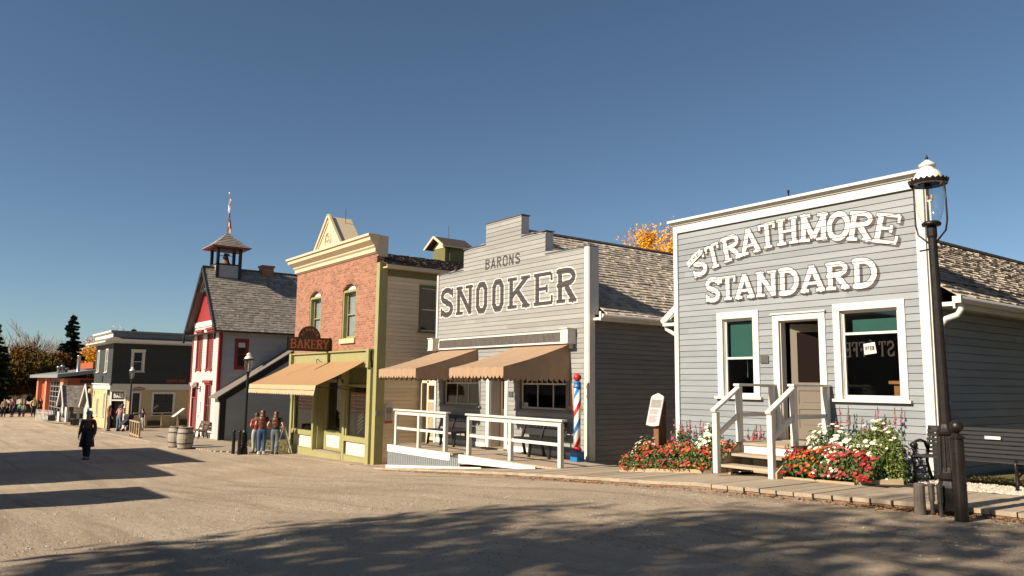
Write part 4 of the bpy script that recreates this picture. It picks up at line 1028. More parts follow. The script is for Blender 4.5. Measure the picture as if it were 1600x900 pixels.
        # hand lettered lines on the glass (rust coloured script)
        rnd = random.Random(int(a * 10)); st = []
        for row in range(6):
            z = -.42 - row * .13; x = a + .22 + rnd.random() * .08
            while x < c - .28:
                wd = rnd.uniform(.05, .09); k = rnd.choice('BASREON'); st += letter_strokes(k, lambda u, v, x=x, wd=wd, z=z: (x + wd * u, z + .09 * v), wd, .09, .018, .016, .2, False); x += wd + rnd.choice((.02, .02, .07))
        painted(st, (a + .1, c - .1, -1.25, -.3), .012, lambda f_: (f_(0, 0) < 0).astype(int), lambda q, z, d: (q, Y + .055 - d, z), f, 'window_lettering', [M['sign_orange']])
    # recessed entry: sill, window leaf, door
    yr = 12.42
    wbox('entry_step', M['deck_wood_x'], t, -28.35, 11.99, zb, -25.80, yr + .4, -2.52)
    wbox('entry_riser', G, t, -28.35, 11.94, zb, -25.80, 11.988, -2.55)
    b = MB(); b.box(-28.35, 12.12, -2.5, -28.3, yr, .66); b.box(-25.85, 12.12, -2.5, -25.8, yr, .66)
    b.box(-28.3, yr - .04, -2.52, -28.1, yr + .05, .66); b.box(-26.9, yr - .04, -2.52, -26.72, yr + .05, .66); b.box(-28.1, yr - .04, -1.95, -26.9, yr + .05, -1.78); b.box(-28.1, yr - .04, -2.52, -26.9, yr + .05, -2.4); b.box(-28.1, yr - .04, .0, -25.9, yr + .05, .12); b.box(-28.1, yr - .04, .5, -25.9, yr + .05, .66)
    b.box(-28.35, 12.02, .64, -25.8, yr + .1, .7)
    f = b.build('entry_frame', G, t, world=True)
    wbox('panel', M['panel_cream'], f, -28.1, yr - .02, -2.4, -26.9, yr + .02, -1.95)
    wbox('pane', M['pane'], f, -28.1, yr, -1.78, -26.9, yr + .01, 0)
    wbox('transom', M['green_dark'], f, -28.1, yr, .12, -25.9, yr + .02, .5)
    b = MB(); 
    for c_ in ((-26.72, -26.62, -2.5, 0), (-25.95, -25.85, -2.5, 0), (-26.62, -25.95, -2.5, -2.2), (-26.62, -25.95, -.12, 0), (-26.62, -25.95, -1.7, -1.6)): b.box(c_[0], yr + .02, c_[2], c_[1], yr + .06, c_[3])
    d = b.build('door', M['black_wood'], t, world=True)
    wbox('door_pane', M['glass_dark'], d, -26.62, yr + .03, -2.2, -25.95, yr + .04, -.12)
    # shop interior
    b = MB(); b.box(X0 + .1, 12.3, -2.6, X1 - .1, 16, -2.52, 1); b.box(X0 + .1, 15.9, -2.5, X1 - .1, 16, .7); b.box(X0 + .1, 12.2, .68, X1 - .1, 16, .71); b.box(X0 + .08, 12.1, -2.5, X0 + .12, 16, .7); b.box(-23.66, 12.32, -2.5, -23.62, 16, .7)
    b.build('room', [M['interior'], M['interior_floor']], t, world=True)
    # things displayed: striped cloth, white board, counters
    b = MB(); 
    for i in range(5): b.beam((-25.35 + .0 * i, 12.35, -1.75 + i * .13), (-24.95, 12.35, -1.55 + i * .13), .02, .06)
    b.build('striped_display', M['cloth_white'], t, world=True)
    b = MB(); b.box(-29.9, 12.5, -1.7, -29.1, 12.55, -1.15); b.hexa([(-29.6, 12.4, -1.84), (-29.0, 12.4, -1.84), (-29.0, 12.8, -1.84), (-29.6, 12.8, -1.84), (-29.5, 12.5, -1.4), (-29.1, 12.5, -1.4), (-29.1, 12.7, -1.4), (-29.5, 12.7, -1.4)])
    b.build('window_display', M['sign_pale'], t, world=True)
    # awning
    a0, a1 = -30.55, -24.1; yf, zf = 10.2, -.10; yw, zw = 11.93, .74; N, K = 26, 8
    b = MB()
    def zt(u, v): return zw + (zf - zw) * v - .03 * math.sin(math.pi * v) * (1 + .5 * math.sin(u * 9)) + .008 * math.sin(u * 50) * v
    for i in range(N):
        for j in range(K):
            p = lambda ii, jj: (a0 + (a1 - a0) * ii / N, yw + (yf - yw) * jj / K, zt(ii / N, jj / K))
            b.face([p(i, j), p(i, j + 1), p(i + 1, j + 1), p(i + 1, j)])
    aw = b.build('awning', M['awning_gold'], t, world=True); aw.modifiers.new('thick', 'SOLIDIFY').thickness = .006
    b = MB(); ns = 44
    def vp(f, r): # valance leaning slightly outward with waves
        x = a0 + (a1 - a0) * f; wv = .018 * math.sin(f * 33) + .012 * math.sin(f * 71)
        return (x, yf - .03 * r - wv * r, zf - .0 - .30 * r)
    for s in range(ns):
        f0, fm, f1 = s / ns, (s + .5) / ns, (s + 1) / ns
        for g0, g1 in ((f0, fm), (fm, f1)):
            for r0, r1 in ((0, .5), (.5, 1)): b.face([vp(g0, r1), vp(g1, r1), vp(g1, r0), vp(g0, r0)])
        A, B_, C_ = vp(f0, 1), vp(f1, 1), vp(fm, 1.16); b.face([A, C_, B_])
    n = 90
    for i in range(n):
        x = a0 + (a1 - a0) * (i + .2) / n; q = vp((i + .2) / n, .55); b.box(q[0], q[1] - .012, q[2] - .008, q[0] + (a1 - a0) / n * .5, q[1] - .006, q[2] + .008, 1)
    b.build('valance', [M['awning_cream'], M['lettering_dark']], aw, world=True)
    b = MB()
    for x in (a0 + .1, a1 - .05): b.tube([(x, yw - .1, zf - .15), (x, yf + .05, zf - .05)], .015, 6)
    b.tube([(a0 + .05, yf + .04, zf - .05), (a1 - .05, yf + .04, zf - .05)], .016, 6)
    b.tube([(-26.1, 11.85, .35), (-26.1, 11.85, -1.2)], .018, 6); b.tube([(-26.3, 11.86, -.12), (-23.9, 11.86, -.17)], .01, 5)
    b.tube([(-28.0, 11.86, .72), (-27.9, 11.8, .86), (-27.75, 11.8, .86), (-27.7, 11.84, .78)], .014, 6)
    b.build('awning_bracket', M['black_iron'], aw, world=True)
    b = MB(); b.beam((-28.0, 11.7, .66), (-28.6, 10.9, .27), .02, .012); b.build('awning_seam', M['cloth_tan'], aw, world=True)
    # drain spigot on the side wall
    b = MB(); b.tube([(-23.38, 12.62, -2.2), (-23.3, 12.62, -2.2), (-23.28, 12.62, -2.45)], .03, 6); b.tube([(-23.38, 12.85, -2.35), (-23.28, 12.85, -2.35), (-23.28, 12.85, -2.5)], .02, 6); b.build('tap', M['white_worn'], t, world=True)
    b = MB(); b.box(-23.385, 12.02, -1.08, -23.36, 12.2, -.92); b.build('meter_box', M['sign_grey'], t, world=True)
    # projecting sign
    s = thing('bakery_sign', 'dark brown ALBERTA BAKERY board with an arched top, hung out from the brick wall', 'sign', (-27.1, 12, 1.15))
    b = MB(); x0, x1 = -27.14, -27.07
    b.box(x0, 10.33, 1.15, x1, 11.97, 1.62); n = 16; cy, r0 = 11.15, .42
    pts = [(cy + r0 * math.cos(math.pi * i / n), 1.621 + r0 * math.sin(math.pi * i / n)) for i in range(n + 1)]
    b.face([(x1, p[0], p[1]) for p in pts]); b.face([(x0, p[0], p[1]) for p in reversed(pts)])
    for p, q in zip(pts[:-1], pts[1:]): b.face([(x0, p[0], p[1]), (x1, p[0], p[1]), (x1, q[0], q[1]), (x0, q[0], q[1])])
    b.build('board', M['sign_brown'], s, world=True)
    b = MB()
    for y in (10.33, 11.94): b.box(x0 - .01, y, 1.13, x1 + .01, y + .03, 1.64)
    b.box(x0 - .01, 10.33, 1.12, x1 + .01, 11.97, 1.15); b.box(-27.12, 11.95, .8, -27.08, 11.99, 1.2); b.build('frame', M['black_iron'], s, world=True)
    L = flat_word('BAKERY', ((10.43, 10.66), (10.68, 10.92), (10.94, 11.18), (11.20, 11.41), (11.43, 11.66), (11.67, 11.9)), 1.22, .32, .05, .022, .25)
    for k, ch in enumerate('ALBERTA'):
        an = math.pi * (1 - (k + 1) / 8); 
        fn = lambda u, v, an=an: (cy + (.27 + .1 * v) * math.cos(an) + (u - .5) * .085 * math.sin(an), 1.60 + (.27 + .1 * v) * math.sin(an) - (u - .5) * .085 * math.cos(an))
        L += letter_strokes(ch, fn, .085, .1, .018, .013, .2, False)
    painted(L, (10.36, 11.95, 1.18, 2.03), .007, lambda f_: (f_(0, 0) < 0).astype(int), lambda a, z, d: (x1 + d, a, z), s, 'lettering', [M['sign_orange']])
bakery()

def wall_plaque(loc, label):
    t = thing('history_plaque', label, 'sign', loc)
    b = MB(); pr = [(-.14, 0), (.14, 0), (.14, .58), (.1, .64), (.05, .68), (-.05, .68), (-.1, .64), (-.14, .58)]
    b.face([(0.03, y, z) for y, z in pr]); b.face([(0, y, z) for y, z in reversed(pr)])
    for p, q in zip(pr, pr[1:] + pr[:1]): b.face([(0, p[0], p[1]), (.03, p[0], p[1]), (.03, q[0], q[1]), (0, q[0], q[1])])
    b.build('panel', M['sign_pale'], t)
    wb = MB(); wb.box(.031, -.14, .0, .034, .14, .09); wb.build('red_band', M['sign_red'], t)
    wb = MB(); wb.box(.031, -.1, .32, .034, .1, .52); wb.build('picture', M['sign_grey'], t)
    wb = MB()
    for i in range(7): wb.box(.031, -.1, .12 + i * .027, .034, .1 - (i % 3) * .02, .13 + i * .027)
    wb.build('text_lines', M['sign_text'], t)
wall_plaque((-23.39, 12.5, -1.33), 'small arched history plaque with a photo and red foot on the cream bakery side wall')

def lattice_gate():
    t = thing('lattice_gate', 'cream lattice gate with an open square, filling the gap between bakery and snooker hall', 'gate', (-22.3, 13.6, -1.9))
    y = 13.65; b = MB()
    x0, x1 = -23.35, -21.25
    for x in (-23.3, -22.86, -21.9, -21.55): b.box(x, y, -2.2, x + .1, y + .08, .6)
    b.box(x0, y, .02, x1, y + .08, .1); b.box(-22.76, y, -.62, -21.9, y + .05, -.54); b.box(-22.76, y, -1.86, -21.9, y + .05, -1.78); b.box(x0, y, .52, x1, y + .08, .6); b.box(-22.76, y, -.06, -21.9, y + .05, .02)
    b.build('frame', M['cream_siding'], t, world=True)
    b = MB()
    def lat(xa, xb, za, zb, st=.085):
        w_, h_ = xb - xa, zb - za; k = -h_
        while k < w_:
            for sgn in (1, -1):
                x0_, z0_ = xa + k, za
                lo = max(0, -k); hi = min(h_, w_ - k)
                if hi > lo:
                    p = (xa + k + lo, y + .02 + .008 * sgn, za + lo if sgn > 0 else zb - lo); q = (xa + k + hi, y + .02 + .008 * sgn, za + hi if sgn > 0 else zb - hi)
                    b.beam(p, q, .012, .022, up=(0, 1, 0)) if False else b.beam(p, q, .022, .008, up=(0, 1, 0))
            k += st
    lat(-22.76, -21.9, -1.78, -.62); lat(-22.76, -21.9, .1, .52); lat(-21.8, -21.55, -1.8, .52)
    b.build('lattice', M['cream_trim'], t, world=True)
lattice_gate()

# ================================================================ RED AND WHITE SCHOOL
def school():
    t = thing('schoolhouse', 'red and white two-storey schoolhouse with steep shingled roof and open bell tower', 'schoolhouse', (-43.2, 12, -2.95))
    X0, X1, Y = -45.75, -40.8, 12; xc = -43.28; fr = FX(Y); z0 = -3.1; ze, zr = 3.05, 6.05
    ws = [(-44.95, -43.85, .62, 2.55), (-43.0, -41.9, .62, 2.6)]
    lo = [(-45.25, -44.35, -2.8, -.32), (-42.85, -41.75, -2.35, -.2)]
    hs = [(a - X0, c - X0, z, zz) for a, c, z, zz in ws + lo]
    b = MB(); siding(b, (X0, Y), (1, 0), X1 - X0, z0, ze, .14, hs, seed=61); b.build('front_wall', M['school_white'], t, world=True)
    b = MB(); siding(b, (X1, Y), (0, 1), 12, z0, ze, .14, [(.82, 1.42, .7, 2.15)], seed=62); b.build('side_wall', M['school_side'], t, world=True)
    b = MB(); b.box(X0, 12.02, z0, X0 + .05, 24, ze); b.box(X0, 23.9, z0, X1, 24, ze); b.face([(X0, 23.95, ze), (X1, 23.95, ze), (xc, 23.95, zr)]); b.build('rear_walls', M['school_side'], t, world=True)
    # gable: red triangle, white bands
    b = MB(); b.face([(X0 + .1, Y - .01, ze + .18), (X1 - .1, Y - .01, ze + .18), (xc, Y - .01, zr - .1)]); b.build('gable', M['red_paint'], t, world=True)
    wbox('gable_band', M['white_paint'], t, X0, Y - .05, ze - .12, X1 + .02, Y, ze + .16)
    b = MB(); zc = ze + 1.85; hw = (zr - zc) / (zr - ze) * (X1 - xc) - .05
    b.face([(xc - hw, Y - .25, zc), (xc + hw, Y - .25, zc), (xc, Y - .25, zr - .12)]); b.build('apex_panel', M['white_paint'], t, world=True)
    b = MB(); b.box(xc - hw, Y - .3, zc - .12, xc + hw, Y - .22, zc); b.box(xc - .05, Y - .32, zc - .25, xc + .05, Y - .26, zr - .1)
    for s in (-1, 1): b.beam((xc + s * hw * .5, Y - .29, zc), (xc, Y - .29, zc + .5), .05, .06)
    sl = (zr - ze) / (X1 - xc)
    for s in (-1, 1):
        b.beam((xc + s * (X1 - xc + .55), Y - .42, ze - sl * .55), (xc, Y - .42, zr + .02), .07, .22)
        b.beam((xc + s * (X1 - xc + .45), Y - .42, ze - sl * .5 - .35), (xc + s * (X1 - xc + .45), Y - .42, ze - sl * .45 + .15), .1, .1)
        for k in range(5):
            f = .15 + k * .18; px_ = xc + s * (X1 - xc + .4) * (1 - f); pz = zr - sl * abs(px_ - xc); b.box(px_ - .03, Y - .44, pz - .34, px_ + .03, Y - .40, pz - .08)
    b.build('bargeboard', M['black_paint'], t, world=True)
    # windows: tall red
    for n, (a, c, z, zz) in enumerate(ws):
        w_ = window(t, fr, a + .12, c - .12, z, zz, trim=.12, tm='red_paint', sm='red_paint', rail=.5, glass='glass_dark', sill=True, depth=.05, mull=[((a + c) / 2 - .01, z + .03, zz - .03)], sash=.06, proud=.04)
        b = MB(); fr.box(b, a - .1, c + .1, zz + .1, zz + .22, 0, .14); fr.box(b, a - .04, c + .04, zz, zz + .1, 0, .07); fr.box(b, a + .05, a + .15, z - .16, z - .05, 0, .06); fr.box(b, c - .15, c - .05, z - .16, z - .05, 0, .06); b.build('window_head', M['red_paint'], w_, world=True)
        b = MB(); fr.box(b, a + .2, c - .2, z + .08, zz - .08, -.045, -.02) ; b.build('curtain', M['cloth_maroon'], w_, world=True)
    a, c, z, zz = lo[1]
    w_ = window(t, fr, a + .12, c - .12, z, zz, trim=.12, tm='red_paint', sm='red_paint', rail=.5, glass='glass_dark', sill=True, depth=.05, mull=[((a + c) / 2 - .01, z + .03, zz - .03)], sash=.06, proud=.04)
    b = MB(); fr.box(b, a - .12, c + .12, zz + .1, zz + .24, 0, .18); fr.box(b, a - .05, c + .05, zz, zz + .1, 0, .08); b.build('window_head', M['red_paint'], w_, world=True)
    a, c, z, zz = lo[0]
    b = MB(); fr.box(b, a - .08, a + .06, z, zz, -.02, .05); fr.box(b, c - .06, c + .08, z, zz, -.02, .05); fr.box(b, a - .12, c + .12, zz, zz + .12, 0, .09); fr.box(b, a - .2, c + .2, zz + .12, zz + .24, 0, .2); fr.box(b, a + .06, c - .06, -.95, -.88, -.02, .03)
    b.build('door_frame', M['red_paint'], t, world=True)
    b = MB(); fr.box(b, a + .06, c - .06, z, -.95, -.06, -.03); d = b.build('door', M['cloth_maroon'], t, world=True)
    b = MB(); fr.box(b, a + .06, c - .06, -.88, zz, -.06, -.04); b.build('transom_pane', M['glass_dark'], t, world=True)
    for x in (X0 - .02, X1 - .12): wbox('corner_board', M['red_paint'], t, x, Y - .05, z0, x + .14, Y - .001, ze)
    wbox('corner_board', M['red_paint'], t, X1 + .02, Y - .03, z0, X1 + .05, Y + .12, ze)
    wbox('water_table', M['white_paint'], t, X0, Y - .08, z0, X1, Y - .02, z0 + .42)
    window(t, FY(X1), 12.88, 13.36, .72, 2.08, trim=.12, tm='red_paint', sm='red_paint', rail=.5, glass='glass_dark', sill=False, depth=.05, sash=.06, label='red framed window high on the side wall')
    b = MB(); b.box(X1 - .03, 12.94, 1.75, X1 - .02, 13.3, 2.0); b.build('blind', M['cloth_white'], t, world=True)
    # notice and porch lamp
    b = MB(); fr.box(b, -43.9, -43.55, -1.65, -1.1, .02, .05); fr.box(b, -43.95, -43.85, -1.95, -1.8, .02, .06); b.build('notice', M['cloth_white'], t, world=True)
    b = MB(); b.tube([(-43.85, 11.95, -.42), (-43.85, 11.7, -.42), (-43.85, 11.66, -.32)], .03, 6); l = b.build('lamp_bracket', M['black_iron'], t, world=True)
    b = MB(); b.lathe([(.05, -.18)] + [(.16 * math.sin(R_(q)), -.16 * math.cos(R_(q))) for q in range(20, 181, 20)], c=(-43.85, 11.62, -.2), n=14); b.build('lamp_globe', M['white_paint'], l, world=True, smooth=True)
    # roof
    sl = (zr - ze) / (X1 - xc); ov = .5
    gable_roof(t, X0 - ov, X1 + ov, 11.55, 24.3, xc, ze - sl * ov + .12, zr + .12, 'shake_grey', .17, (.12, .3), .022, 71, both=False)
    wbox('eave_board', M['black_paint'], t, X1 + .02, 11.6, ze - .52, X1 + .42, 24.3, ze - .44)
    # chimney
    b = MB(); b.box(-43.6, 14.75, 5.6, -43.0, 15.4, 6.42); b.box(-43.66, 14.7, 6.42, -42.94, 15.45, 6.52); b.build('chimney', M['brick'], t, world=True)
    # bell tower
    bx0, bx1, by0, by1 = -44.05, -42.75, 12.15, 13.5
    b = MB(); siding(b, (bx1 - .06, by0 + .1), (0, 1), by1 - by0 - .2, 5.1, 6.3, .12, [], seed=77); siding(b, (bx0 + .1, by0 + .06), (1, 0), bx1 - bx0 - .2, 5.1, 6.3, .12, [], seed=78); b.box(bx0 + .05, by1 - .1, 5.1, bx1 - .1, by1 - .05, 6.3); b.box(bx0 + .05, by0 + .1, 5.1, bx0 + .1, by1 - .1, 6.3)
    bt = b.build('bell_tower', M['school_side'], t, world=True)
    for x in (bx0, bx1 - .15):
        for y in (by0, by1 - .15):
            b = MB(); b.box(x, y, 5.0, x + .15, y + .15, 7.25); b.build('post', M['black_paint'], bt, world=True)
    b = MB(); b.box(bx0, by0 + .02, 6.28, bx1, by0 + .12, 6.36); b.box(bx1 - .12, by0, 6.28, bx1 - .02, by1, 6.36); b.box(bx0, by0, 7.15, bx1, by1, 7.27); b.build('rails', M['black_paint'], bt, world=True)
    cx, cy = (bx0 + bx1) / 2, (by0 + by1) / 2; o_ = .38
    b = MB(); b.box(bx0 - o_ + .06, by0 - o_ + .06, 7.2, bx1 + o_ - .06, by1 + o_ - .06, 7.25); b.build('soffit', M['red_paint'], bt, world=True)
    b = MB(); cor = [(bx0 - o_, by0 - o_), (bx1 + o_, by0 - o_), (bx1 + o_, by1 + o_), (bx0 - o_, by1 + o_)]; rnd = random.Random(9); K = 8
    for k in range(4):
        p, q = cor[k], cor[(k + 1) % 4]
        for r in range(K):
            f0, f1 = r / K, (r + 1.15) / K; 
            for s_ in range(12):
                u0, u1 = s_ / 12, (s_ + .94) / 12
                def pt(u, f, up): 
                    x = p[0] + (q[0] - p[0]) * u; y = p[1] + (q[1] - p[1]) * u; f = min(f, 1); g = f ** 1.0
                    return (x + (cx - x) * f, y + (cy - y) * f, 7.25 + .92 * (f ** 1.15) + up)
                b.tn = min(.98, max(.02, rnd.gauss(.5, .2))); b.face([pt(u0, f0, .045), pt(u1, f0, .045), pt(u1, f1, .0), pt(u0, f1, .0)]); b.face([pt(u0, f0, .0), pt(u1, f0, .0), pt(u1, f0, .045), pt(u0, f0, .045)])
    b.build('tower_roof', M['shake_grey'], bt, world=True)
    be = thing('bell', 'dark bell hanging in the schoolhouse tower', 'bell', (cx, cy, 6.36))
    b = MB(); b.lathe([(.30, .02), (.29, .06), (.20, .16), (.155, .32), (.13, .42), (.05, .47), (0, .48)], n=18); b.build('bell_body', M['corten'], be, smooth=True)
    b = MB(); b.box(-.55, -.03, .46, .55, .03, .54); b.tube([(0, -.4, .5), (0, .4, .55)], .02, 6); b.beam((-.3, 0, .5), (-.35, 0, 0), .05, .05); b.beam((.3, 0, .5), (.35, 0, 0), .05, .05); b.box(-.04, -.12, .5, .04, .12, .66); b.build('yoke', M['black_iron'], be)
    # stair enclosure along the side wall
    b = MB(); x = -39.45
    l = lambda z: (0, 9) if z < -.9 else (max(0, (z + .9) / .645), 9)
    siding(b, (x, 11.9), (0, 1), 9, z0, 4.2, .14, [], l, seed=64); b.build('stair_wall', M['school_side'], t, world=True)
    b = MB(); b.box(X1 + .05, 11.9, z0, x - .02, 11.93, -.85); b.build('stair_front', M['school_side'], t, world=True)
    b = MB(); b.box(x - .14, 11.78, z0, x + .03, 12.06, -.8); b.beam((x + .03, 11.7, -.98), (x + .03, 20.9, 4.95), .05, .26); b.build('stair_trim', M['black_paint'], t, world=True)
    b = MB(); b.hexa([(X1 + .02, 11.6, -.86), (x + .12, 11.6, -.86), (x + .12, 20.9, 5.14), (X1 + .02, 20.9, 5.14), (X1 + .02, 11.6, -.78), (x + .12, 11.6, -.78), (x + .12, 20.9, 5.22), (X1 + .02, 20.9, 5.22)]); b.build('stair_roof', M['shake_grey'], t, world=True)
    # flag
    f = thing('flag', 'drooping red and white flag on the pole above the bell tower', 'flag', (cx, cy, 8.15))
    b = MB(); b.tube([(0, 0, -.05), (0, 0, 2.25)], [.03, .015], 8); b.build('pole', M['steel'], f, smooth=True)
    b = MB(); b.lathe([(.01, 2.22), (.05, 2.26), (.05, 2.31), (.01, 2.35)], n=10); b.build('finial', M['lantern_white'], f, smooth=True)
    b = MB(); n = 22
    for i in range(n):
        z = .15 + i * (1.95 / n); z2 = z + 1.95 / n
        for k in range(6):
            def pt(kk, zz_): 
                a = kk / 6; wv = .5 + .5 * math.sin(zz_ * 2.3 + 1); r = (.06 + .13 * wv) * a
                return (.02 + r * .75, .02 + r * math.sin(a * 9 + zz_ * 2) * .35 + r * .6, zz_ - a * .2)
            mi = (0, 1, 0, 2, 1, 0, 1)[(i // 3 + k // 3) % 7]
            b.face([pt(k, z), pt(k + 1, z), pt(k + 1, z2), pt(k, z2)], mi)
    b.build('cloth', [M['cloth_red'], M['cloth_white'], M['cloth_navy']], f, smooth=True)
school()
t = wood_bench(-42.9, -41.3, 11.55, -2.95, 'weathered brown bench with slatted back beside the red school window', 'brown_wood')

# ================================================================ BANK
def bank():
    t = thing('bank', 'green over yellow two-storey corner bank with a flat cornice and cut corner doorway', 'bank', (-58, 12, -3.2))
    XS, YF = -56.0, 9.75; XL = -62.4; z0 = -3.4; zm = -.30
    up1 = [(10.93, 11.55, .56, 1.86)]; dn = [(11.05, 11.52, -2.3, -.82), (12.35, 13.6, -2.3, -.88)]
    b = MB(); siding(b, (XS, YF), (0, 1), 12, zm + .02, 2.45, .13, [(a - YF, c - YF, z, zz) for a, c, z, zz in up1], seed=81); b.build('upper_side_wall', M['bank_green'], t, world=True)
    fw = [(-61.35, -60.75, .52, 1.95), (-58.35, -57.65, .5, 1.98)]
    b = MB(); siding(b, (XL, YF), (1, 0), XS - XL, zm + .02, 2.45, .13, [(a - XL, c - XL, z, zz) for a, c, z, zz in fw], seed=82); b.build('upper_front_wall', M['bank_green'], t, world=True)
    b = MB(); siding(b, (XS, 10.95), (0, 1), 10.8, z0, zm - .3, .13, [(a - 10.95, c - 10.95, z, zz) for a, c, z, zz in dn], seed=83); b.build('lower_side_wall', M['bank_yellow'], t, world=True)
    lf = [(-60.55, -60.0, -2.45, -1.3), (-58.05, -57.6, -2.4, -.9)]
    b = MB(); siding(b, (XL, YF), (1, 0), 5.2, z0, zm - .3, .13, [(a - XL, c - XL, z, zz) for a, c, z, zz in lf], seed=84); b.build('lower_front_wall', M['bank_yellow'], t, world=True)
    b = MB(); b.box(XL, 9.8, z0, XL + .05, 21.7, 2.4); b.box(XL, 21.6, z0, XS, 21.7, 2.4); b.box(XL + .1, 10, -.5, XS - .1, 21.6, -.4); b.box(XL + .1, 10.9, z0, XS - 1.2, 11, -.4); b.build('inner_walls', M['interior'], t, world=True)
    # band between the storeys, chamfered corner
    b = MB(); b.box(XL, YF - .06, zm - .32, XS + .02, YF - .01, zm + .02); b.box(XS + .01, YF - .06, zm - .32, XS + .06, 21.7, zm + .02); b.box(XL, YF - .14, zm - .02, XS + .14, YF + .05, zm + .05); b.box(XS + .0, YF - .1, zm - .02, XS + .14, 21.7, zm + .05)
    b.build('storey_band', M['white_paint'], t, world=True)
    c0, c1 = Vector((-57.2, YF)), Vector((XS, 10.95)); u = (c1 - c0); L = u.length; u.normalize(); cf = Fr((c0.x, c0.y), (u.x, u.y))
    b = MB(); siding(b, (c0.x, c0.y), (u.x, u.y), L, z0, zm - .3, .13, [(.38, 1.28, z0 - 1, -.75)], seed=85); b.build('corner_wall', M['bank_yellow'], t, world=True)
    b = MB()
    for a, c in ((.26, .38), (1.28, 1.40)): cf.box(b, a, c, z0, -.75, -.05, .05)
    cf.box(b, .22, 1.44, -.75, -.63, -.05, .06); cf.box(b, .38, 1.28, -1.36, -1.28, -.05, .04); b.build('door_frame', M['white_paint'], t, world=True)
    b = MB(); cf.box(b, .38, 1.28, -1.28, -.75, -.06, -.03); tr = b.build('transom_pane', M['glass_dark'], t, world=True)
    b = MB(); cf.box(b, .38, 1.28, z0, -1.36, -.3, -.25); b.build('door', M['interior'], t, world=True)
    L_ = flat_word('BANK', even(.47, 1.2, 4, .12), -1.17, .32, .05, .045, .1, True)
    painted(L_, (.4, 1.26, -1.25, -.78), .012, lambda f_: (f_(0, 0) < 0).astype(int), lambda a, z, d: cf.P(a, z, -.028 + d), t, 'transom_lettering', [M['lettering_white']])
    b = MB(); n = 18
    for i in range(n):
        f0, f1 = i / n, (i + 1) / n; dz = lambda f: .14 + .1 * abs(math.sin(f * math.pi * 3)) * (1 if .1 < f < .9 else 0) 
        P = lambda f, z: (XS + .02 - 1.22 * (1 - f), YF - .05 + 1.22 * f * .98 * 0 , z)
    wbox('corner_post', M['white_paint'], t, XS - .1, 10.9, z0, XS + .04, 11.02, zm - .3); wbox('corner_post', M['white_paint'], t, -57.3, YF - .04, z0, -57.15, YF + .04, zm - .3)
    cb = MB(); cb.face([(-57.25, YF, zm - .32), (XS, YF, zm - .32), (XS, 11.0, zm - .32)]); cb.build('corner_soffit', M['white_paint'], t, world=True)
    for s_ in range(2):
        pass
    wbox('corner_bracket', M['white_paint'], t, -57.25, YF - .05, zm - .62, -57.0, YF, zm - .32); wbox('corner_bracket', M['white_paint'], t, XS - .02, 10.7, zm - .7, XS + .03, 11.0, zm - .32)
    sd = FY(XS)
    for a, c, z, zz in up1: window(t, sd, a + .02, c - .02, z, zz, trim=.13, rail=.5, glass='glass_dark', depth=.05, sash=.05, proud=.05, head=.02)
    window(t, sd, 11.07, 11.5, -2.3, -.84, trim=.11, rail=0, sm='black_paint', glass='glass_dark', depth=.05, sash=.05, proud=.05)
    window(t, sd, 12.37, 13.58, -2.3, -.9, trim=.13, rail=.62, sm='black_paint', glass='glass_dark', depth=.05, sash=.05, proud=.05, mull=[(12.75, -1.4, -.95), (13.15, -1.4, -.95)])
    fr = FX(YF)
    for a, c, z, zz in fw: window(t, fr, a + .05, c - .05, z, zz, trim=.12, rail=.5, glass='glass_dark', depth=.05, sash=.05, proud=.05)
    for a, c, z, zz in lf: window(t, fr, a + .05, c - .05, z, zz, trim=.06, rail=0, glass='glass_dark', depth=.05, sash=.05, proud=.05)
    wbox('corner_board', M['bank_green'], t, XS + .015, YF - .03, zm + .05, XS + .04, YF + .1, 2.4)
    # pent roof and cornice
    b = MB(); 
    def ringp(d, z): return [(XL - d, YF - d, z), (XS + d, YF - d, z), (XS + d, 21.7, z)]
    R0, R1, R2, R3, R4 = ringp(.0, 2.38), ringp(.62, 2.42), ringp(.62, 2.5), ringp(.12, 2.78), ringp(.12, 2.80)
    for A, B_, m_ in ((R0, R1, 0), (R1, R2, 0), (R2, R3, 1)):
        for i in range(2): b.face([A[i], A[i + 1], B_[i + 1], B_[i]], m_)
    b.build('pent_roof', [M['white_paint'], M['shake_grey']], t, world=True)
    b = MB(); R5, R6, R7, R8, R9 = ringp(.12, 2.78), ringp(.12, 3.0), ringp(.28, 3.08), ringp(.28, 3.20), ringp(-.1, 3.21)
    for A, B_ in ((R5, R6), (R6, R7), (R7, R8), (R8, R9)):
        for i in range(2): b.face([A[i], A[i + 1], B_[i + 1], B_[i]], 1 if i == 0 else 0)
    b.box(XL, YF + .1, 3.0, XS - .1, 21.7, 3.19)
    b.build('cornice', [M['bank_roof'], M['white_paint']], t, world=True)
    # boards
    wbox('fire_mark', M['black_paint'], t, -59.6, YF - .06, -.12, -58.9, YF - .02, .28)
    b = MB(); sd.box(b, 13.0, 14.4, -.2, .16, .03, .07); s = b.build('name_board', M['sign_brown'], t, world=True)
    L_ = flat_word("TRADERSBANK", even(13.08, 13.74, 7, .2) + even(13.88, 14.3, 4, .2), -.09, .14, .022, .022, .1, False)
    painted(L_, (13.0, 14.4, -.15, .12), .012, lambda f_: (f_(0, 0) < 0).astype(int), lambda a, z, d: (XS + .071 + d, a, z), s, 'board_lettering', [M['sign_red']])
    b = MB(); P = sd.P
    pr = [(11.05, -.56), (11.12, -.5), (11.3, -.48), (11.42, -.44), (11.55, -.48), (11.72, -.5), (11.8, -.56), (11.72, -.62), (11.55, -.65), (11.3, -.65), (11.12, -.62)]
    b.face([P(a, z, .09) for a, z in pr]); b.build('oval_board', M['red_paint'], t, world=True)
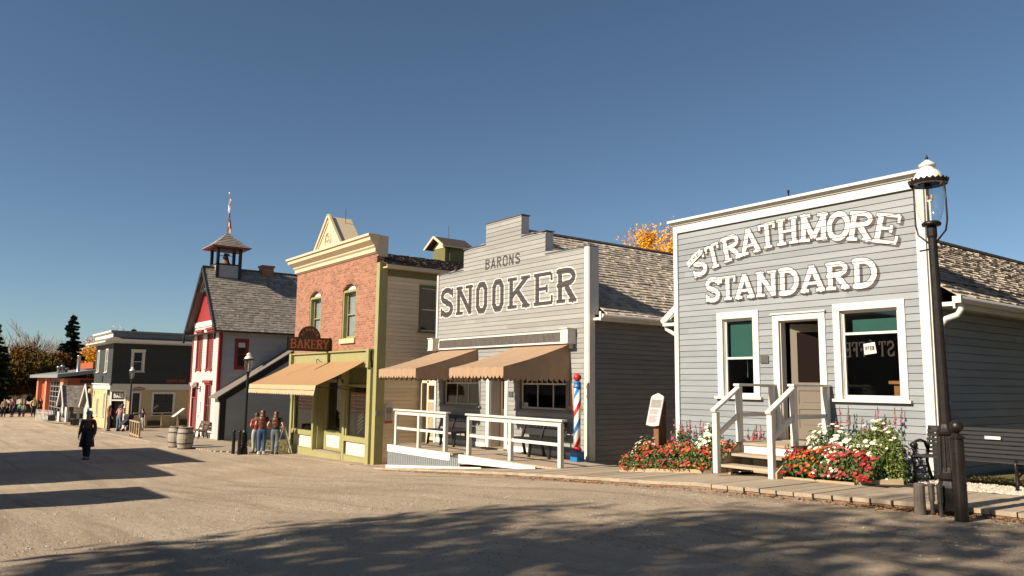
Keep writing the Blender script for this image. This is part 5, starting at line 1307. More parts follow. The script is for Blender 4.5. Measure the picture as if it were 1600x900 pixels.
    b = MB(); 
    for i in range(9): sd.box(b, 11.16 + i * .06, 11.2 + i * .06, -.6, -.53, .095, .098)
    b.build('oval_lettering', M['lettering_white'], t, world=True)
    wbox('bench_box', M['black_paint'], t, XS + .1, 12.0, -3.0, XS + .35, 12.8, -2.65); wbox('bench_box', M['black_paint'], t, XS + .1, 13.9, -3.0, XS + .35, 14.6, -2.6)
    b = MB(); b.lathe([(0, 0), (.14, .0), (.17, .12), (.14, .3), (0, .32)], c=(-61.9, 9.5, -.95), n=10); b.build('wall_lamp', M['awning_cream'], t, world=True, smooth=True)
bank()

def hitch_rail():
    t = thing('hitching_rail', 'long weathered brown rail in front of the yellow bank wall', 'railing', (-55, 12, -3.05))
    b = MB(); b.box(-55.06, 11.0, -2.16, -54.96, 14.4, -2.08); b.box(-55.04, 11.5, -3.02, -54.98, 14.2, -2.94); b.build('rail', M['timber_new'], t, world=True)
    for y in (11.75, 12.75, 13.75):
        b = MB(); b.box(-55.06, y - .05, -3.1, -54.96, y + .05, -2.16); b.build('post', M['timber_new'], t, world=True)
    t = thing('ramp_railing', 'short new timber railing with five pickets at the boardwalk edge near the street lamp', 'railing', (-44.4, 9.1, -2.98))
    b = MB(); b.beam((-45.6, 9.0, -2.12), (-43.2, 9.0, -2.14), .12, .05); b.beam((-45.6, 9.0, -2.8), (-43.2, 9.0, -2.84), .05, .09); b.build('rail', M['timber_new'], t, world=True)
    for x in (-45.5, -44.95, -44.4, -43.85, -43.3):
        b = MB(); b.box(x - .045, 8.96, -3.02, x + .045, 9.04, -2.14); b.build('picket', M['timber_new'], t, world=True)
hitch_rail()

# ================================================================ FAR SHEDS, ORANGE BARN, FENCE
def small_shed(x0, x1, y0, label, name_board, ys=4.0):
    t = thing('shed', label, 'shed', ((x0 + x1) / 2, y0, -3.3), group='pale gabled sheds beyond the bank')
    xc = (x0 + x1) / 2; zb, ze, zr = -3.45, -1.85, -.45; y1 = y0 + ys
    b = MB(); sl = (zr - ze) / (x1 - xc)
    def lim(z): 
        if z <= ze: return (0, x1 - x0)
        k = (z - ze) / (zr - ze) * (x1 - x0) / 2; return (k, x1 - x0 - k)
    siding(b, (x0, y0), (1, 0), x1 - x0, zb, zr, .16, [], lim, seed=5); siding(b, (x1, y0), (0, 1), ys, zb, ze, .16, [], seed=6); b.box(x0, y0 + .03, zb, x0 + .03, y1, ze)
    b.build('walls', M['school_white'], t, world=True)
    b = MB()
    for s in (-1, 1):
        e = x1 if s > 0 else x0
        shingles(b, (e + s * .25, y0 - .3, ze - sl * .25), (0, 1, 0), Vector((xc - e - s * .25, 0, zr - ze + sl * .25)), ys + .3, math.hypot(xc - e - s * .25, zr - ze + sl * .25), .16, (.12, .3), .02, 7)
    b.build('roof', M['shake_grey'], t, world=True)
    b = MB()
    for s in (-1, 1):
        e = x1 if s > 0 else x0; b.beam((e + s * .3, y0 - .34, ze - sl * .3 + .02), (xc, y0 - .34, zr + .06), .05, .2)
    b.box(x0 - .02, y0 - .05, zb, x0 + .12, y0 - .001, ze); b.box(x1 - .1, y0 - .05, zb, x1 + .04, y0 - .001, ze)
    b.build('bargeboard', M['white_paint'], t, world=True)
    b = MB(); b.box(xc - .35, y0 - .05, -2.9, xc + .35, y0 - .02, -2.0); b.build('window', M['glass_dark'], t, world=True)
    if name_board:
        b = MB(); b.box(x1 + .05, y0 + .12, -3.45, x1 + .09, y0 + 1.3, -1.95); h = b.build('hoarding', M['sign_brown'], t, world=True)
        b = MB(); b.box(x1 + .092, y0 + .42, -2.58, x1 + .10, y0 + 1.04, -2.1); b.build('name_panel', M['panel_cream'], h, world=True)
        b = MB()
        for r in range(2):
            for i in range(5): b.box(x1 + .102, y0 + .47 + i * .11, -2.28 - r * .18, x1 + .106, y0 + .53 + i * .11, -2.18 - r * .18)
        b.build('panel_text', M['sign_text'], h, world=True)
        b = MB(); b.box(x1 + .06, y0 + .03, -2.95, x1 + .2, y0 + .2, -2.4); b.build('meter_box', M['sign_grey'], t, world=True)
        b = MB(); b.box(x1 + .1, y0 + .5, -3.3, x1 + .4, y0 + 1.0, -3.25); b.box(x1 + .3, y0 + .52, -3.25, x1 + .34, y0 + .98, -2.95); b.build('low_board', M['white_worn'], t, world=True)
small_shed(-71.0, -68.0, 8.95, 'pale gabled shed with a brown hoarding and cream name panel on its side', True)
small_shed(-66.9, -63.2, 9.95, 'narrower white gabled shed squeezed between the brown hoarding and the bank', False, 3.0)

def barn():
    t = thing('orange_warehouse', 'orange brick warehouse with a low grey roof and metal chimneys behind the sheds', 'warehouse', (-80, 12, -3.4))
    X1, Y0 = -76.0, 9.9; X0 = -98
    b = MB(); b.box(X0, Y0, -4.2, X1, 24, .1); b.build('walls', M['barn_orange'], t, world=True)
    b = MB()
    for x, xx, z in ((-95.2, -93.9, -4.2), (-88.6, -87.2, -4.2), (-77.9, -76.02, -1.1)):
        b = MB(); b.box(x, Y0 - .35, z, xx, Y0 - .01, .02); b.build('pilaster', M['barn_pale'], t, world=True)
    b = MB(); b.hexa([(X0, Y0 - .9, .12), (X1 + .6, Y0 - .9, .12), (X1 + .6, 24, 2.4), (X0, 24, 2.4), (X0, Y0 - .9, .42), (X1 + .6, Y0 - .9, .42), (X1 + .6, 24, 2.7), (X0, 24, 2.7)]); b.build('roof', M['roof_grey'], t, world=True)
    b = MB(); b.box(X1 + .02, Y0 + .9, -.05, X1 + .07, Y0 + 3, -.3); b.build('lintel', M['black_paint'], t, world=True)
    b = MB(); b.box(-86, 12, 1.0, -78, 15, 1.55); b.build('clerestory', M['barn_orange'], t, world=True)
    w_ = MB(); w_.box(-86.4, Y0 - .04, -3.5, -78.9, Y0 - .01, -.15); wn = w_.build('window', M['glass_dark'], t, world=True)
    b = MB()
    for i in range(5): b.box(-86.4 + i * 1.85, Y0 - .09, -3.5, -86.2 + i * 1.85, Y0 - .04, -.15)
    for i in range(8): b.box(-86.4, Y0 - .085, -3.5 + i * .47, -78.9, Y0 - .045, -3.43 + i * .47)
    b.build('glazing_bars', M['sign_grey'], wn, world=True)
    for y, h in ((9.6, 1.1), (9.9, 1.2), (10.2, 1.0)):
        b = MB(); b.lathe([(.14, .3), (.12, h - .1), (.18, h - .1), (.16, h + .05), (0, h + .08)], c=(-80, y, 0), n=10); b.build('roof_vent', M['steel'], t, world=True, smooth=True)
    b = MB(); b.lathe([(.3, .4), (.15, .6), (.14, 2.0), (.2, 2.05), (0, 2.15)], c=(-77.5, 10.8, 0), n=10); b.build('flue', M['steel'], t, world=True, smooth=True)
barn()
def picket_fence():
    t = thing('picket_fence', 'white picket fence in front of the orange warehouse', 'fence', (-74, 8.3, -3.35))
    pts = [(-75.2, 7.8), (-72.0, 8.9), (-71.3, 8.7)]
    pts = [(-76.5, 7.85), (-71.6, 8.75), (-69, 8.6)]
    for (x0, y0), (x1, y1) in zip(pts[:-1], pts[1:]):
        L = math.hypot(x1 - x0, y1 - y0); n = int(L / .32)
        b = MB(); b.beam((x0, y0, -3.15), (x1, y1, -3.12), .04, .09); b.beam((x0, y0, -2.75), (x1, y1, -2.72), .04, .09); b.build('rail', M['white_paint'], t, world=True)
        for i in range(n + 1):
            f = i / n; x, y = x0 + (x1 - x0) * f, y0 + (y1 - y0) * f - .04
            b = MB(); b.hexa([(x - .1, y - .015, -3.38), (x + .1, y - .015, -3.38), (x + .1, y + .015, -3.38), (x - .1, y + .015, -3.38), (x - .1, y - .015, -2.5), (x + .1, y - .015, -2.5), (x + .1, y + .015, -2.5), (x - .1, y + .015, -2.5)]); b.build('picket', M['white_paint'], t, world=True)
    b = MB(); b.box(-75, 8.6, -3.4, -74.6, 8.65, -3.1)
picket_fence()
# railway crossing signal post
t = thing('crossing_signal', 'dark old railway signal post with two round lamps behind the picket fence', 'signal', (-72.2, 9.05, -3.35))
b = MB(); b.tube([(0, 0, 0), (0, 0, 2.2)], .06, 8); b.build('post', M['black_iron'], t)
for s in (-1, 1):
    b = MB(); b.tube([(s * .12, 0, 1.35), (s * .3, -.05, 1.35)], .04, 6); b.tube([(s * .52 + .1, -.1, 1.35), (s * .52 - .1, -.16, 1.35)], [.26, .26], 14); b.build('lamp', M['black_paint'], t)
b = MB(); b.box(-.75, -.2, 2.2, .75, .2, 2.28); b.build('top_board', M['black_paint'], t)
b = MB(); b.lathe([(.1, 1.85), (.16, 1.95), (.12, 2.15), (0, 2.2)], n=10); b.build('bell', M['steel'], t, smooth=True)
for i, (x, y, lab) in enumerate(((-71.5, 8.55, 'small dark bench on the pale pad against the picket fence'), (-62.2, 8.9, 'small dark bench in front of the narrower white shed'))):
    t = thing('bench', lab, 'bench', (x, y - .2, prof(x) + .04), group='small dark far benches')
    b = MB(); b.box(-.6, -.2, .38, .6, .2, .44); b.build('seat', M['black_wood'], t)
    b = MB(); b.box(-.6, .18, .44, .6, .24, .85); b.build('backrest', M['black_wood'], t)
    for s in (-.5, .5): b = MB(); b.box(s - .04, -.18, 0, s + .04, .2, .38); b.build('leg', M['black_wood'], t)
# off-frame shops across the street (their shadows fall on the road)
t = thing('opposite_shop', 'tall shop on the other side of the street, left of the frame', 'shop', (-40, -6, -3))
b = MB(); b.box(-37.6, -9, -3.4, -28.9, -3.0, 4.25); b.box(-28.9, -9, -3.2, -24.3, -3.05, 3.15); b.build('walls', M['stone_paint'], t, world=True)
b = MB(); b.box(-37.7, -3.0, 4.1, -28.8, -2.9, 4.3); b.build('cornice', M['white_paint'], t, world=True)
b = MB(); b.box(-37, -2.99, -2.6, -29.5, -2.95, -.6); b.build('shop_window', M['glass_dark'], t, world=True)
t = thing('opposite_shop', 'low shop across the street, nearer the camera, left of the frame', 'shop', (-17, -6, -2.3))
b = MB(); b.box(-21.4, -9, -3, -15.3, -4.2, 2.9); b.build('walls', M['stone_paint'], t, world=True)
b = MB(); b.box(-21.5, -4.2, 2.75, -15.2, -4.1, 2.95); b.build('cornice', M['white_paint'], t, world=True)
b = MB(); b.box(-20.8, -4.19, -1.6, -16, -4.15, .4); b.build('shop_window', M['glass_dark'], t, world=True)

# ================================================================ STREET LAMPS, POSTS, BENCH
def street_lamp(x, y, z, label, H=3.97, rz=0, detail=True):
    t = thing('street_lamp', label, 'street lamp', (x, y, z), rz, group='old style gas lamps along the street')
    s = H / 3.97
    b = MB(); n = 16
    b.lathe([(r, h * s) for r, h in ((0, 0), (.135, 0), (.135, .24), (.12, .27), (.105, .31), (.125, .34), (.125, .37), (.10, .40), (.088, .46), (.080, .80), (.10, .82), (.105, .85), (.085, .88), (.075, .90), (.064, .93), (.058, 1.2), (.047, 3.05), (.055, 3.08), (.055, 3.18), (.045, 3.20), (0, 3.20))], n=n)
    b.build('post', M['black_iron'], t, smooth=False)
    b = MB()
    for k in range(10):
        a = 2 * math.pi * k / 10; b.tube([(.098 * math.cos(a), .098 * math.sin(a), .42 * s), (.083 * math.cos(a), .083 * math.sin(a), .8 * s)], .012, 5)
    b.tube([(-.17, 0, 2.93 * s), (.06, 0, 2.93 * s)], .010, 6); b.build('fluting', M['black_iron'], t)
    b = MB(); b.lathe([(0, 3.2 * s), (.10, 3.2 * s), (.105, 3.23 * s), (.08, 3.25 * s), (0, 3.25 * s)], n=n); b.build('cup', M['black_iron'], t, smooth=True)
    # glass urn
    b = MB(); b.lathe([(.085, 3.25 * s), (.115, 3.29 * s), (.138, 3.36 * s), (.150, 3.46 * s), (.155, 3.62 * s), (.155, 3.70 * s)], n=24); b.build('glass', M['lamp_glass'], t, smooth=True)
    b = MB(); b.tube([(0, 0, 3.25 * s), (0, 0, 3.5 * s)], .012, 6); b.tube([(-.03, 0, 3.5 * s), (.03, 0, 3.5 * s)], .012, 6); b.build('gas_pipe', M['lantern_white'], t)
    b = MB()
    for sx in (-.03, .03): b.lathe([(0, 3.50 * s), (.012, 3.51 * s), (.014, 3.56 * s), (0, 3.57 * s)], c=(sx, 0, 0), n=8)
    b.build('mantle', M['mantle'], t, smooth=True)
    # side arms
    for sx in (-1, 1):
        b = MB(); b.tube([(sx * .045, 0, 3.0 * s), (sx * .10, 0, 3.05 * s), (sx * .175, 0, 3.12 * s), (sx * .200, 0, 3.24 * s), (sx * .200, 0, 3.45 * s), (sx * .195, 0, 3.72 * s)], .011, 7); b.build('side_arm', M['black_iron'], t, smooth=True)
    # scalloped crown ring
    b = MB(); m = 22
    for k in range(m):
        a0, am, a1 = [2 * math.pi * (k + f) / m for f in (0, .5, 1)]
        r = .200; p = lambda a, rr, zz: (rr * math.cos(a), rr * math.sin(a), zz * s)
        b.face([p(a0, r, 3.69), p(am, r, 3.69), p(am, r + .02, 3.75), p(a0, r + .012, 3.725)]); b.face([p(am, r, 3.69), p(a1, r, 3.69), p(a1, r + .012, 3.725), p(am, r + .02, 3.75)])
        b.face([p(a0, .12, 3.735), p(a1, .12, 3.735), p(a1, r, 3.70), p(a0, r, 3.70)])
    b.build('crown', M['black_iron'], t).modifiers.new('thick', 'SOLIDIFY').thickness = .008
    b = MB(); b.lathe([(.12, 3.70 * s), (.165, 3.715 * s), (.163, 3.75 * s), (.148, 3.80 * s), (.118, 3.845 * s), (.078, 3.87 * s), (.072, 3.905 * s), (.092, 3.912 * s), (.094, 3.93 * s), (.05, 3.965 * s), (.02, 3.99 * s), (0, 3.995 * s)], n=24)
    d = b.build('dome', M['lantern_white'], t, smooth=True)
    b = MB(); b.lathe([(.01, 3.985 * s), (.014, 4.0 * s), (.02, 4.015 * s), (.008, 4.04 * s), (0, 4.06 * s)], n=10); b.build('finial', M['black_iron'], d, smooth=True)
    return t
l1 = street_lamp(-4.08, 9.17, -1.31, 'nearest tall black street lamp with white domed glass lantern, in front of the grey shop', H=3.96)
l1.rotation_euler = (0, R_(-.9), R_(-12))
b = MB()
for dx, dy in ((-.14, -.12), (.0, -.17)):
    b.tube([(dx, dy, -.06), (dx, dy, .08)], .022, 8); b.tube([(dx, dy, .08), (dx, dy, .24)], .032, 8); b.tube([(dx, dy, .24), (dx, dy, .27)], .038, 8)
b.build('gas_valve', M['barrel_iron'], l1)
street_lamp(-30.85, 10.22, -2.82, 'middle street lamp beside two black bollards, left of the three women', H=3.93)
street_lamp(-53.7, 10.5, -3.12, 'farthest street lamp standing before the bank corner doorway', H=3.93)

def bollard(x, y, z, h, label, group):
    t = thing('bollard', label, 'bollard', (x, y, z), group=group)
    b = MB(); b.lathe([(0, -.02), (.068, -.02), (.064, h * .6), (.060, h - .2), (.072, h - .195), (.074, h - .175), (.055, h - .165), (.030, h - .14), (0, h - .14)], n=16); b.build('post', M['black_iron'], t, smooth=False)
    b = MB(); b.lathe([(.02, h - .145)] + [(.068 * math.sin(R_(a)), h - .07 - .068 * math.cos(R_(a))) for a in range(20, 180, 16)] + [(0, h - .002)], n=18); b.build('ball', M['black_iron'], t, smooth=True)
bollard(-3.84, 8.85, -1.38, 1.06, 'thick peeling black bollard with ball top, right of the nearest street lamp', None)
bollard(-31.3, 9.95, -2.84, .95, 'left bollard of the black pair beside the middle street lamp', 'pair of black bollards')
bollard(-30.75, 10.0, -2.84, .95, 'right bollard of the black pair, close against the middle street lamp', 'pair of black bollards')
t = thing('wooden_stub', 'short grey weathered timber stub post at the boardwalk edge', 'post', (-4.33, 8.98, -1.39))
b = MB(); b.lathe([(0, 0), (.062, 0), (.060, .15), (.057, .33), (.045, .35), (0, .355)], n=12); b.build('post', M['weathered'], t)

def park_bench():
    t = thing('park_bench', 'long black slatted park bench with curled iron arms by the shaded shop side', 'bench', (-4.33, 11.55, -1.30))
    t.scale = (1, 1, .83)
    x0, x1 = -1.20, 1.35
    for k, x in enumerate((x0, .1, x1)):
        b = MB()
        b.tube([(x, -.20, 0), (x, -.16, .12), (x, -.17, .30), (x, -.20, .42), (x, -.16, .47)], .024, 8)
        b.tube([(x, .34, 0), (x, .26, .15), (x, .20, .32), (x, .22, .45), (x, .30, .72), (x, .33, .90)], .024, 8)
        b.tube([(x, -.18, .40), (x, .22, .40)], .02, 8); b.tube([(x, -.17, .2), (x, .0, .27), (x, .22, .24)], .014, 6)
        b.build('leg_frame', M['black_iron'], t, smooth=True)
        if k != 1:
            b = MB(); b.tube([(x, .24, .52), (x, .16, .66), (x, .02, .70), (x, -.10, .68), (x, -.17, .60), (x, -.14, .54), (x, -.08, .56)], .022, 8); b.tube([(x, -.19, .45), (x, -.15, .56)], .02, 8); b.lathe([(0, 0)] + [(.055 * math.sin(R_(a)), .055 - .055 * math.cos(R_(a))) for a in range(20, 181, 20)], c=(x, -.17, .56), n=12); b.build('armrest', M['black_iron'], t, smooth=True)
    for i in range(7):
        f = i / 6; y = .225 + .1 * f; z = .47 + .42 * f
        b = MB(); b.box(x0 - .02, y - .012, z, x1 + .02, y + .010, z + .048); b.build('back_slat', M['black_wood'], t)
    for i in range(6):
        b = MB(); b.box(x0 - .02, -.20 + i * .072, .425, x1 + .02, -.145 + i * .072, .45); b.build('seat_slat', M['black_wood'], t)
    b = MB(); b.box(-.42, .23, .76, -.22, .24, .81); b.build('label_plate', M['white_paint'], t)
park_bench()

def info_stand():
    t = thing('info_stand', 'slanted pink-white information panel on a rust-coloured steel post among flowers', 'sign', (-10.95, 12.0, -1.5))
    b = MB(); b.box(-.01, -.13, 0, .12, .1, .95); b.hexa([(-.01, -.13, .95), (.12, -.13, .95), (.12, .1, .95), (-.01, .1, .95), (-.01, -.05, 1.2), (.12, -.05, 1.2), (.12, .12, 1.2), (-.01, .12, 1.2)]); bevel(b.build('post', M['corten'], t), .005)
    pr = [(-.17, 0), (-.05, -.02), (.05, -.02), (.17, 0), (.17, .58), (.13, .62), (.06, .64), (.03, .66), (-.03, .66), (-.06, .64), (-.13, .62), (-.17, .58)]
    o_ = Vector((.03, -.2, .72)); ux = Vector((1, 0.0, 0)); uz = Vector((0, .28, .96)).normalized(); nn = ux.cross(uz)
    def P(a, c, d=0): return tuple(o_ + ux * a + uz * c + nn * d)
    b = MB(); b.face([P(a, c, .012) for a, c in pr]); b.face([P(a, c, -.012) for a, c in reversed(pr)])
    for p, q in zip(pr, pr[1:] + pr[:1]): b.face([P(p[0], p[1], -.012), P(q[0], q[1], -.012), P(q[0], q[1], .012), P(p[0], p[1], .012)])
    b.build('panel', M['sign_pale'], t)
    b = MB(); b.face([P(-.14, .36, .015), P(.14, .36, .015), P(.14, .53, .015), P(-.14, .53, .015)]); b.build('picture', M['sign_grey'], t)
    b = MB(); rnd = random.Random(1)
    for i in range(15):
        if i == 6: continue
        r = rnd.uniform(.05, .13); b.face([P(-.13, .32 - i * .019, .015), P(r, .32 - i * .019, .015), P(r, .329 - i * .019, .015), P(-.13, .329 - i * .019, .015)])
    b.face([P(-.015, .585, .015), P(.015, .585, .015), P(0, .61, .015)]); b.build('text_lines', M['sign_text'], t)
info_stand()
t = thing('info_stand', 'slanted white information board on a thin post at the far rail beside the school', 'sign', (-52.6, 13.2, -3.0))
b = MB(); b.tube([(0, 0, 0), (0, 0, .95)], .03, 6); b.build('post', M['corten'], t)
b = MB(); b.hexa([(-.3, -.4, .72), (.3, -.4, .72), (.3, -.36, .7), (-.3, -.36, .7), (-.3, .25, 1.25), (.3, .25, 1.25), (.3, .29, 1.23), (-.3, .29, 1.23)]); b.build('panel', M['white_paint'], t)

def barrel(x, y, label, s=1.0):
    t = thing('barrel', label, 'barrel', (x, y, prof(x) + .0), group='pair of wooden barrels on the path')
    b = MB(); n = 24; pr = [(.0, .0), (.27, .0), (.315, .2), (.34, .45), (.315, .70), (.27, .9), (.255, .9), (.25, .86), (0, .86)]
    rnd = random.Random(int(x * 100)); tones = [rnd.uniform(.05, .95) for _ in range(n)]
    base = 0
    for i in range(len(pr) - 1):
        for j in range(n):
            a, c = 2 * math.pi * j / n, 2 * math.pi * (j + 1) / n; b.tn = tones[j]
            (r0, z0), (r1, z1) = pr[i], pr[i + 1]
            b.face([(r0 * math.cos(a) * s, r0 * math.sin(a) * s, z0 * s), (r0 * math.cos(c) * s, r0 * math.sin(c) * s, z0 * s), (r1 * math.cos(c) * s, r1 * math.sin(c) * s, z1 * s), (r1 * math.cos(a) * s, r1 * math.sin(a) * s, z1 * s)])
    b.build('staves', M['barrel_wood'], t)
    for z, r in ((.03, .282), (.24, .326), (.66, .326), (.86, .285)):
        b = MB(); b.lathe([(r * s, (z - .02) * s), ((r + .008) * s, (z - .02) * s), ((r + .008) * s, (z + .02) * s), (r * s, (z + .02) * s)], n=24); b.build('hoop', M['barrel_iron'], t, smooth=False)
barrel(-36.35, 9.05, 'left wooden barrel of the pair, partly hidden behind the other')
barrel(-35.05, 9.1, 'right wooden barrel of the pair, nearer the camera', 1.02)

def aframe():
    t = thing('sandwich_board', 'white folding sandwich board standing by the bakery left corner', 'sign', (-30.15, 11.5, -2.77))
    for s in (-1, 1):
        b = MB()
        for x in (-.3, .26): b.beam((x, s * .33, 0), (x, s * .03, 1.0), .05, .03)
        b.beam((-.3, s * .05, .97), (.3, s * .05, .97), .04, .05); b.beam((-.3, s * .26, .25), (.3, s * .26, .25), .04, .05); fr_ = b.build('frame', M['white_paint'], t)
        b = MB(); b.hexa([(-.27, s * .262, .22), (.27, s * .262, .22), (.27, s * .25, .22), (-.27, s * .25, .22), (-.27, s * .045, .95), (.27, s * .045, .95), (.27, s * .033, .95), (-.27, s * .033, .95)]); b.build('board', M['panel_cream'], fr_)
    t.rotation_euler = (0, 0, R_(-14))
aframe()

# ================================================================ FLOWERS
def leafcard(b, p, s, rnd, up=.3):
    d = Vector((rnd.gauss(0, 1), rnd.gauss(0, 1), rnd.gauss(up, .7)));
    if d.length < .01: d = Vector((0, 0, 1))
    d.normalize(); e = d.orthogonal().normalized(); e.rotate(Matrix.Rotation(rnd.random() * 6.28, 3, d)); f = d.cross(e)
    p = Vector(p); w_ = s * rnd.uniform(.3, .5)
    b.tn = min(.98, max(.02, rnd.gauss(.5, .25)))
    b.face([p - e * s * .5, p + f * w_ * .5, p + e * s * .5, p - f * w_ * .5])
def blossom(b, p, r, nrm, mi, rnd, petals=6, eye=None):
    n = Vector(nrm).normalized(); e = n.orthogonal().normalized(); f = n.cross(e); p = Vector(p); a0 = rnd.random() * 6.28
    b.tn = min(.98, max(.02, rnd.gauss(.5, .25)))
    for k in range(petals):
        a = a0 + 2 * math.pi * k / petals; a1 = a + 2 * math.pi / petals * .45; a2 = a - 2 * math.pi / petals * .45
        q = lambda an, rr, h: p + (e * math.cos(an) + f * math.sin(an)) * rr + n * h
        b.face([p, q(a2, r * .75, r * .1), q(a, r, r * .02), q(a1, r * .75, r * .1)], mi)
    if eye is not None:
        q = lambda an: p + (e * math.cos(an) + f * math.sin(an)) * r * .25 + n * r * .14
        b.face([q(0), q(1.57), q(3.14), q(4.71)], eye)
def bush(name, label, cat, c, rad, nleaf, nfl, leafm, flm, seed, fr=.035, ls=.07, eye=True, group=None, stems=True, front=True):
    rnd = random.Random(seed); t = thing(name, label, cat, c, group=group)
    b = MB(); rx, ry, rz = rad
    for i in range(nleaf):
        while True:
            x, y, z = rnd.uniform(-1, 1), rnd.uniform(-1, 1), rnd.uniform(-.1, 1)
            if x * x + y * y + z * z < 1 and (x * x + y * y + z * z > .25 or rnd.random() < .3): break
        k = 1 + .18 * math.sin(x * 5 + seed) * math.cos(y * 4)
        leafcard(b, (x * rx * k, y * ry * k, max(.02, z * rz * k)), ls * rnd.uniform(.6, 1.3), rnd)
    if stems:
        for i in range(40):
            a = rnd.random() * 6.28; r = rnd.random(); b.tube([(rx * .2 * math.cos(a), ry * .2 * math.sin(a), 0), (rx * r * math.cos(a), ry * r * math.sin(a), rz * math.sqrt(max(0.05, 1 - r * r)))], .004, 3, caps=False)
    b.build('foliage', M[leafm], t)
    b = MB()
    for i in range(nfl):
        while True:
            d = Vector((rnd.gauss(0, 1), rnd.gauss(-.4 if front else 0, 1), abs(rnd.gauss(.5, .8)))); d.normalize()
            if rnd.random() < .6 + .4 * math.sin(d.x * 6 + seed * 2): break
        k = rnd.uniform(.88, 1.1)
        blossom(b, (d.x * rx * k, d.y * ry * k, max(.05, d.z * rz * k)), fr * rnd.uniform(.7, 1.2), d + Vector((0, -.5, .5)), rnd.randrange(len(flm)), rnd, 6, len(flm) if eye else None)
    b.build('blossoms', [M[m_] for m_ in flm] + [M['yellow_eye']], t)
    return t
def spikes(name, label, x0, x1, y0, y1, z, n, h, cols, seed, group=None):
    rnd = random.Random(seed); t = thing(name, label, 'flowers', ((x0 + x1) / 2, (y0 + y1) / 2, z), group=group); b = MB(); f = MB(); cx, cy = (x0 + x1) / 2, (y0 + y1) / 2
    for i in range(n):
        x, y = rnd.uniform(x0, x1) - cx, rnd.uniform(y0, y1) - cy; hh = h * rnd.uniform(.7, 1.1); lx, ly = rnd.gauss(0, .04), rnd.gauss(0, .03)
        b.tube([(x, y, 0), (x + lx * .5, y + ly * .5, hh * .6), (x + lx, y + ly, hh)], .005, 4, caps=False)
        for k in range(14): leafcard(b, (x + lx * .5 + rnd.gauss(0, .03), y + rnd.gauss(0, .03), rnd.uniform(.05, hh * .7)), .08, rnd)
        mi = rnd.randrange(len(cols))
        for k in range(10):
            zz = hh * (.72 + .28 * k / 10); rr = .028 * (1 - k / 13); a = rnd.random() * 6.28
            blossom(f, (x + lx * .95 + rr * math.cos(a), y + ly * .95 + rr * math.sin(a), zz), .022 * (1.2 - k / 14), (math.cos(a), math.sin(a) - .5, .3), mi, rnd, 4)
    b.build('stalks', M['leaf'], t); f.build('blossoms', [M[c] for c in cols], t)
def carpet(name, label, poly, z, h, n, zones, seed):
    """a low mass of zinnias in a bed: one uncountable carpet"""
    rnd = random.Random(seed); b = MB(); f = MB(); cols = ['petal_red', 'petal_orange', 'petal_pink', 'petal_rust', 'petal_white', 'petal_magenta']
    (x0, x1, y0, y1) = poly
    def hgt(x, y):
        fy = min(1, (y - y0 + .06) / .30); fx = max(.55, min(1, (x - x0 + .05) / .25, (x1 - x + .05) / .25)); 
        return h * (max(0, fy) ** .6) * (max(0, fx) ** .5) * (.85 + .25 * math.sin(x * 7) * math.sin(y * 9 + 1))
    for i in range(n * 6):
        x, y = rnd.uniform(x0, x1), rnd.uniform(y0, y1); hh = hgt(x, y); leafcard(b, (x, y, z(x) + hh * rnd.random() ** .5), rnd.uniform(.05, .09), rnd)
    for i in range(n):
        x = rnd.uniform(x0, x1); y = y0 + (y1 - y0) * rnd.random() ** 1.4; hh = hgt(x, y)
        if y < y0 + .12: zz = z(x) + hh * rnd.uniform(.25, 1.0)
        else: zz = z(x) + hh * rnd.uniform(.88, 1.08)
        w = [zn[2] for zn in zones if zn[0] <= x <= zn[1]]; mi = cols.index(rnd.choice(w[0])) if w else 0
        if rnd.random() < .42 + .3 * math.sin(x * 13 + y * 7): continue
        blossom(f, (x, y - .02, zz), rnd.uniform(.018, .034), (rnd.gauss(0, .4), -.7 + rnd.gauss(0, .3), .8), mi, rnd, 7, 6 if mi == 1 or mi == 4 else None)
        if mi != 4: 
            f.tn = .4; 
    t = thing(name, label, 'flowers', ((x0 + x1) / 2, y0, z((x0 + x1) / 2)))
    b.build('foliage', M['leaf'], t, world=True).__setitem__('kind', 'stuff')
    f.build('blossoms', [M[c] for c in cols] + [M['yellow_eye']], t, world=True).__setitem__('kind', 'stuff')
zl = lambda x: prof(x) + .04
carpet('zinnia_bed_planting', 'low red, pink and orange flowers filling the bed left of the white steps', (-10.95, -8.42, 10.84, 11.9), zl, .44, 1500,
       [(-11, -10.4, ['petal_red', 'petal_orange', 'petal_pink', 'petal_rust']), (-10.4, -9.6, ['petal_red', 'petal_pink', 'petal_rust', 'petal_red', 'petal_orange']), (-9.6, -8, ['petal_orange', 'petal_orange', 'petal_rust', 'petal_red', 'petal_pink'])], 3)
carpet('zinnia_bed_planting', 'low red, orange and pink flowers filling the bed right of the white steps', (-7.07, -5.72, 10.46, 11.5), zl, .44, 1400,
       [(-7.2, -6.9, ['petal_red', 'petal_red', 'petal_orange']), (-6.9, -6.55, ['petal_orange', 'petal_orange', 'petal_red']), (-6.55, -6.15, ['petal_pink', 'petal_pink', 'petal_red', 'petal_white']), (-6.15, -5, ['petal_red', 'petal_red', 'petal_rust', 'petal_pink'])], 4)
bush('daisy_bush', 'white daisy bush just right of the steps below the big window', 'flower bush', (-6.72, 11.2, prof(-6.7) + .0), (.44, .34, .76), 1700, 210, 'leaf', ['petal_white'], 5, fr=.040, group='white flowering bushes')
bush('daisy_bush', 'tallest white-flowered bush, feathery green, left of the park bench', 'flower bush', (-6.05, 11.3, prof(-6) + .0), (.48, .36, .84), 3600, 130, 'leaf_light', ['petal_white'], 6, fr=.038, ls=.06, group='white flowering bushes')
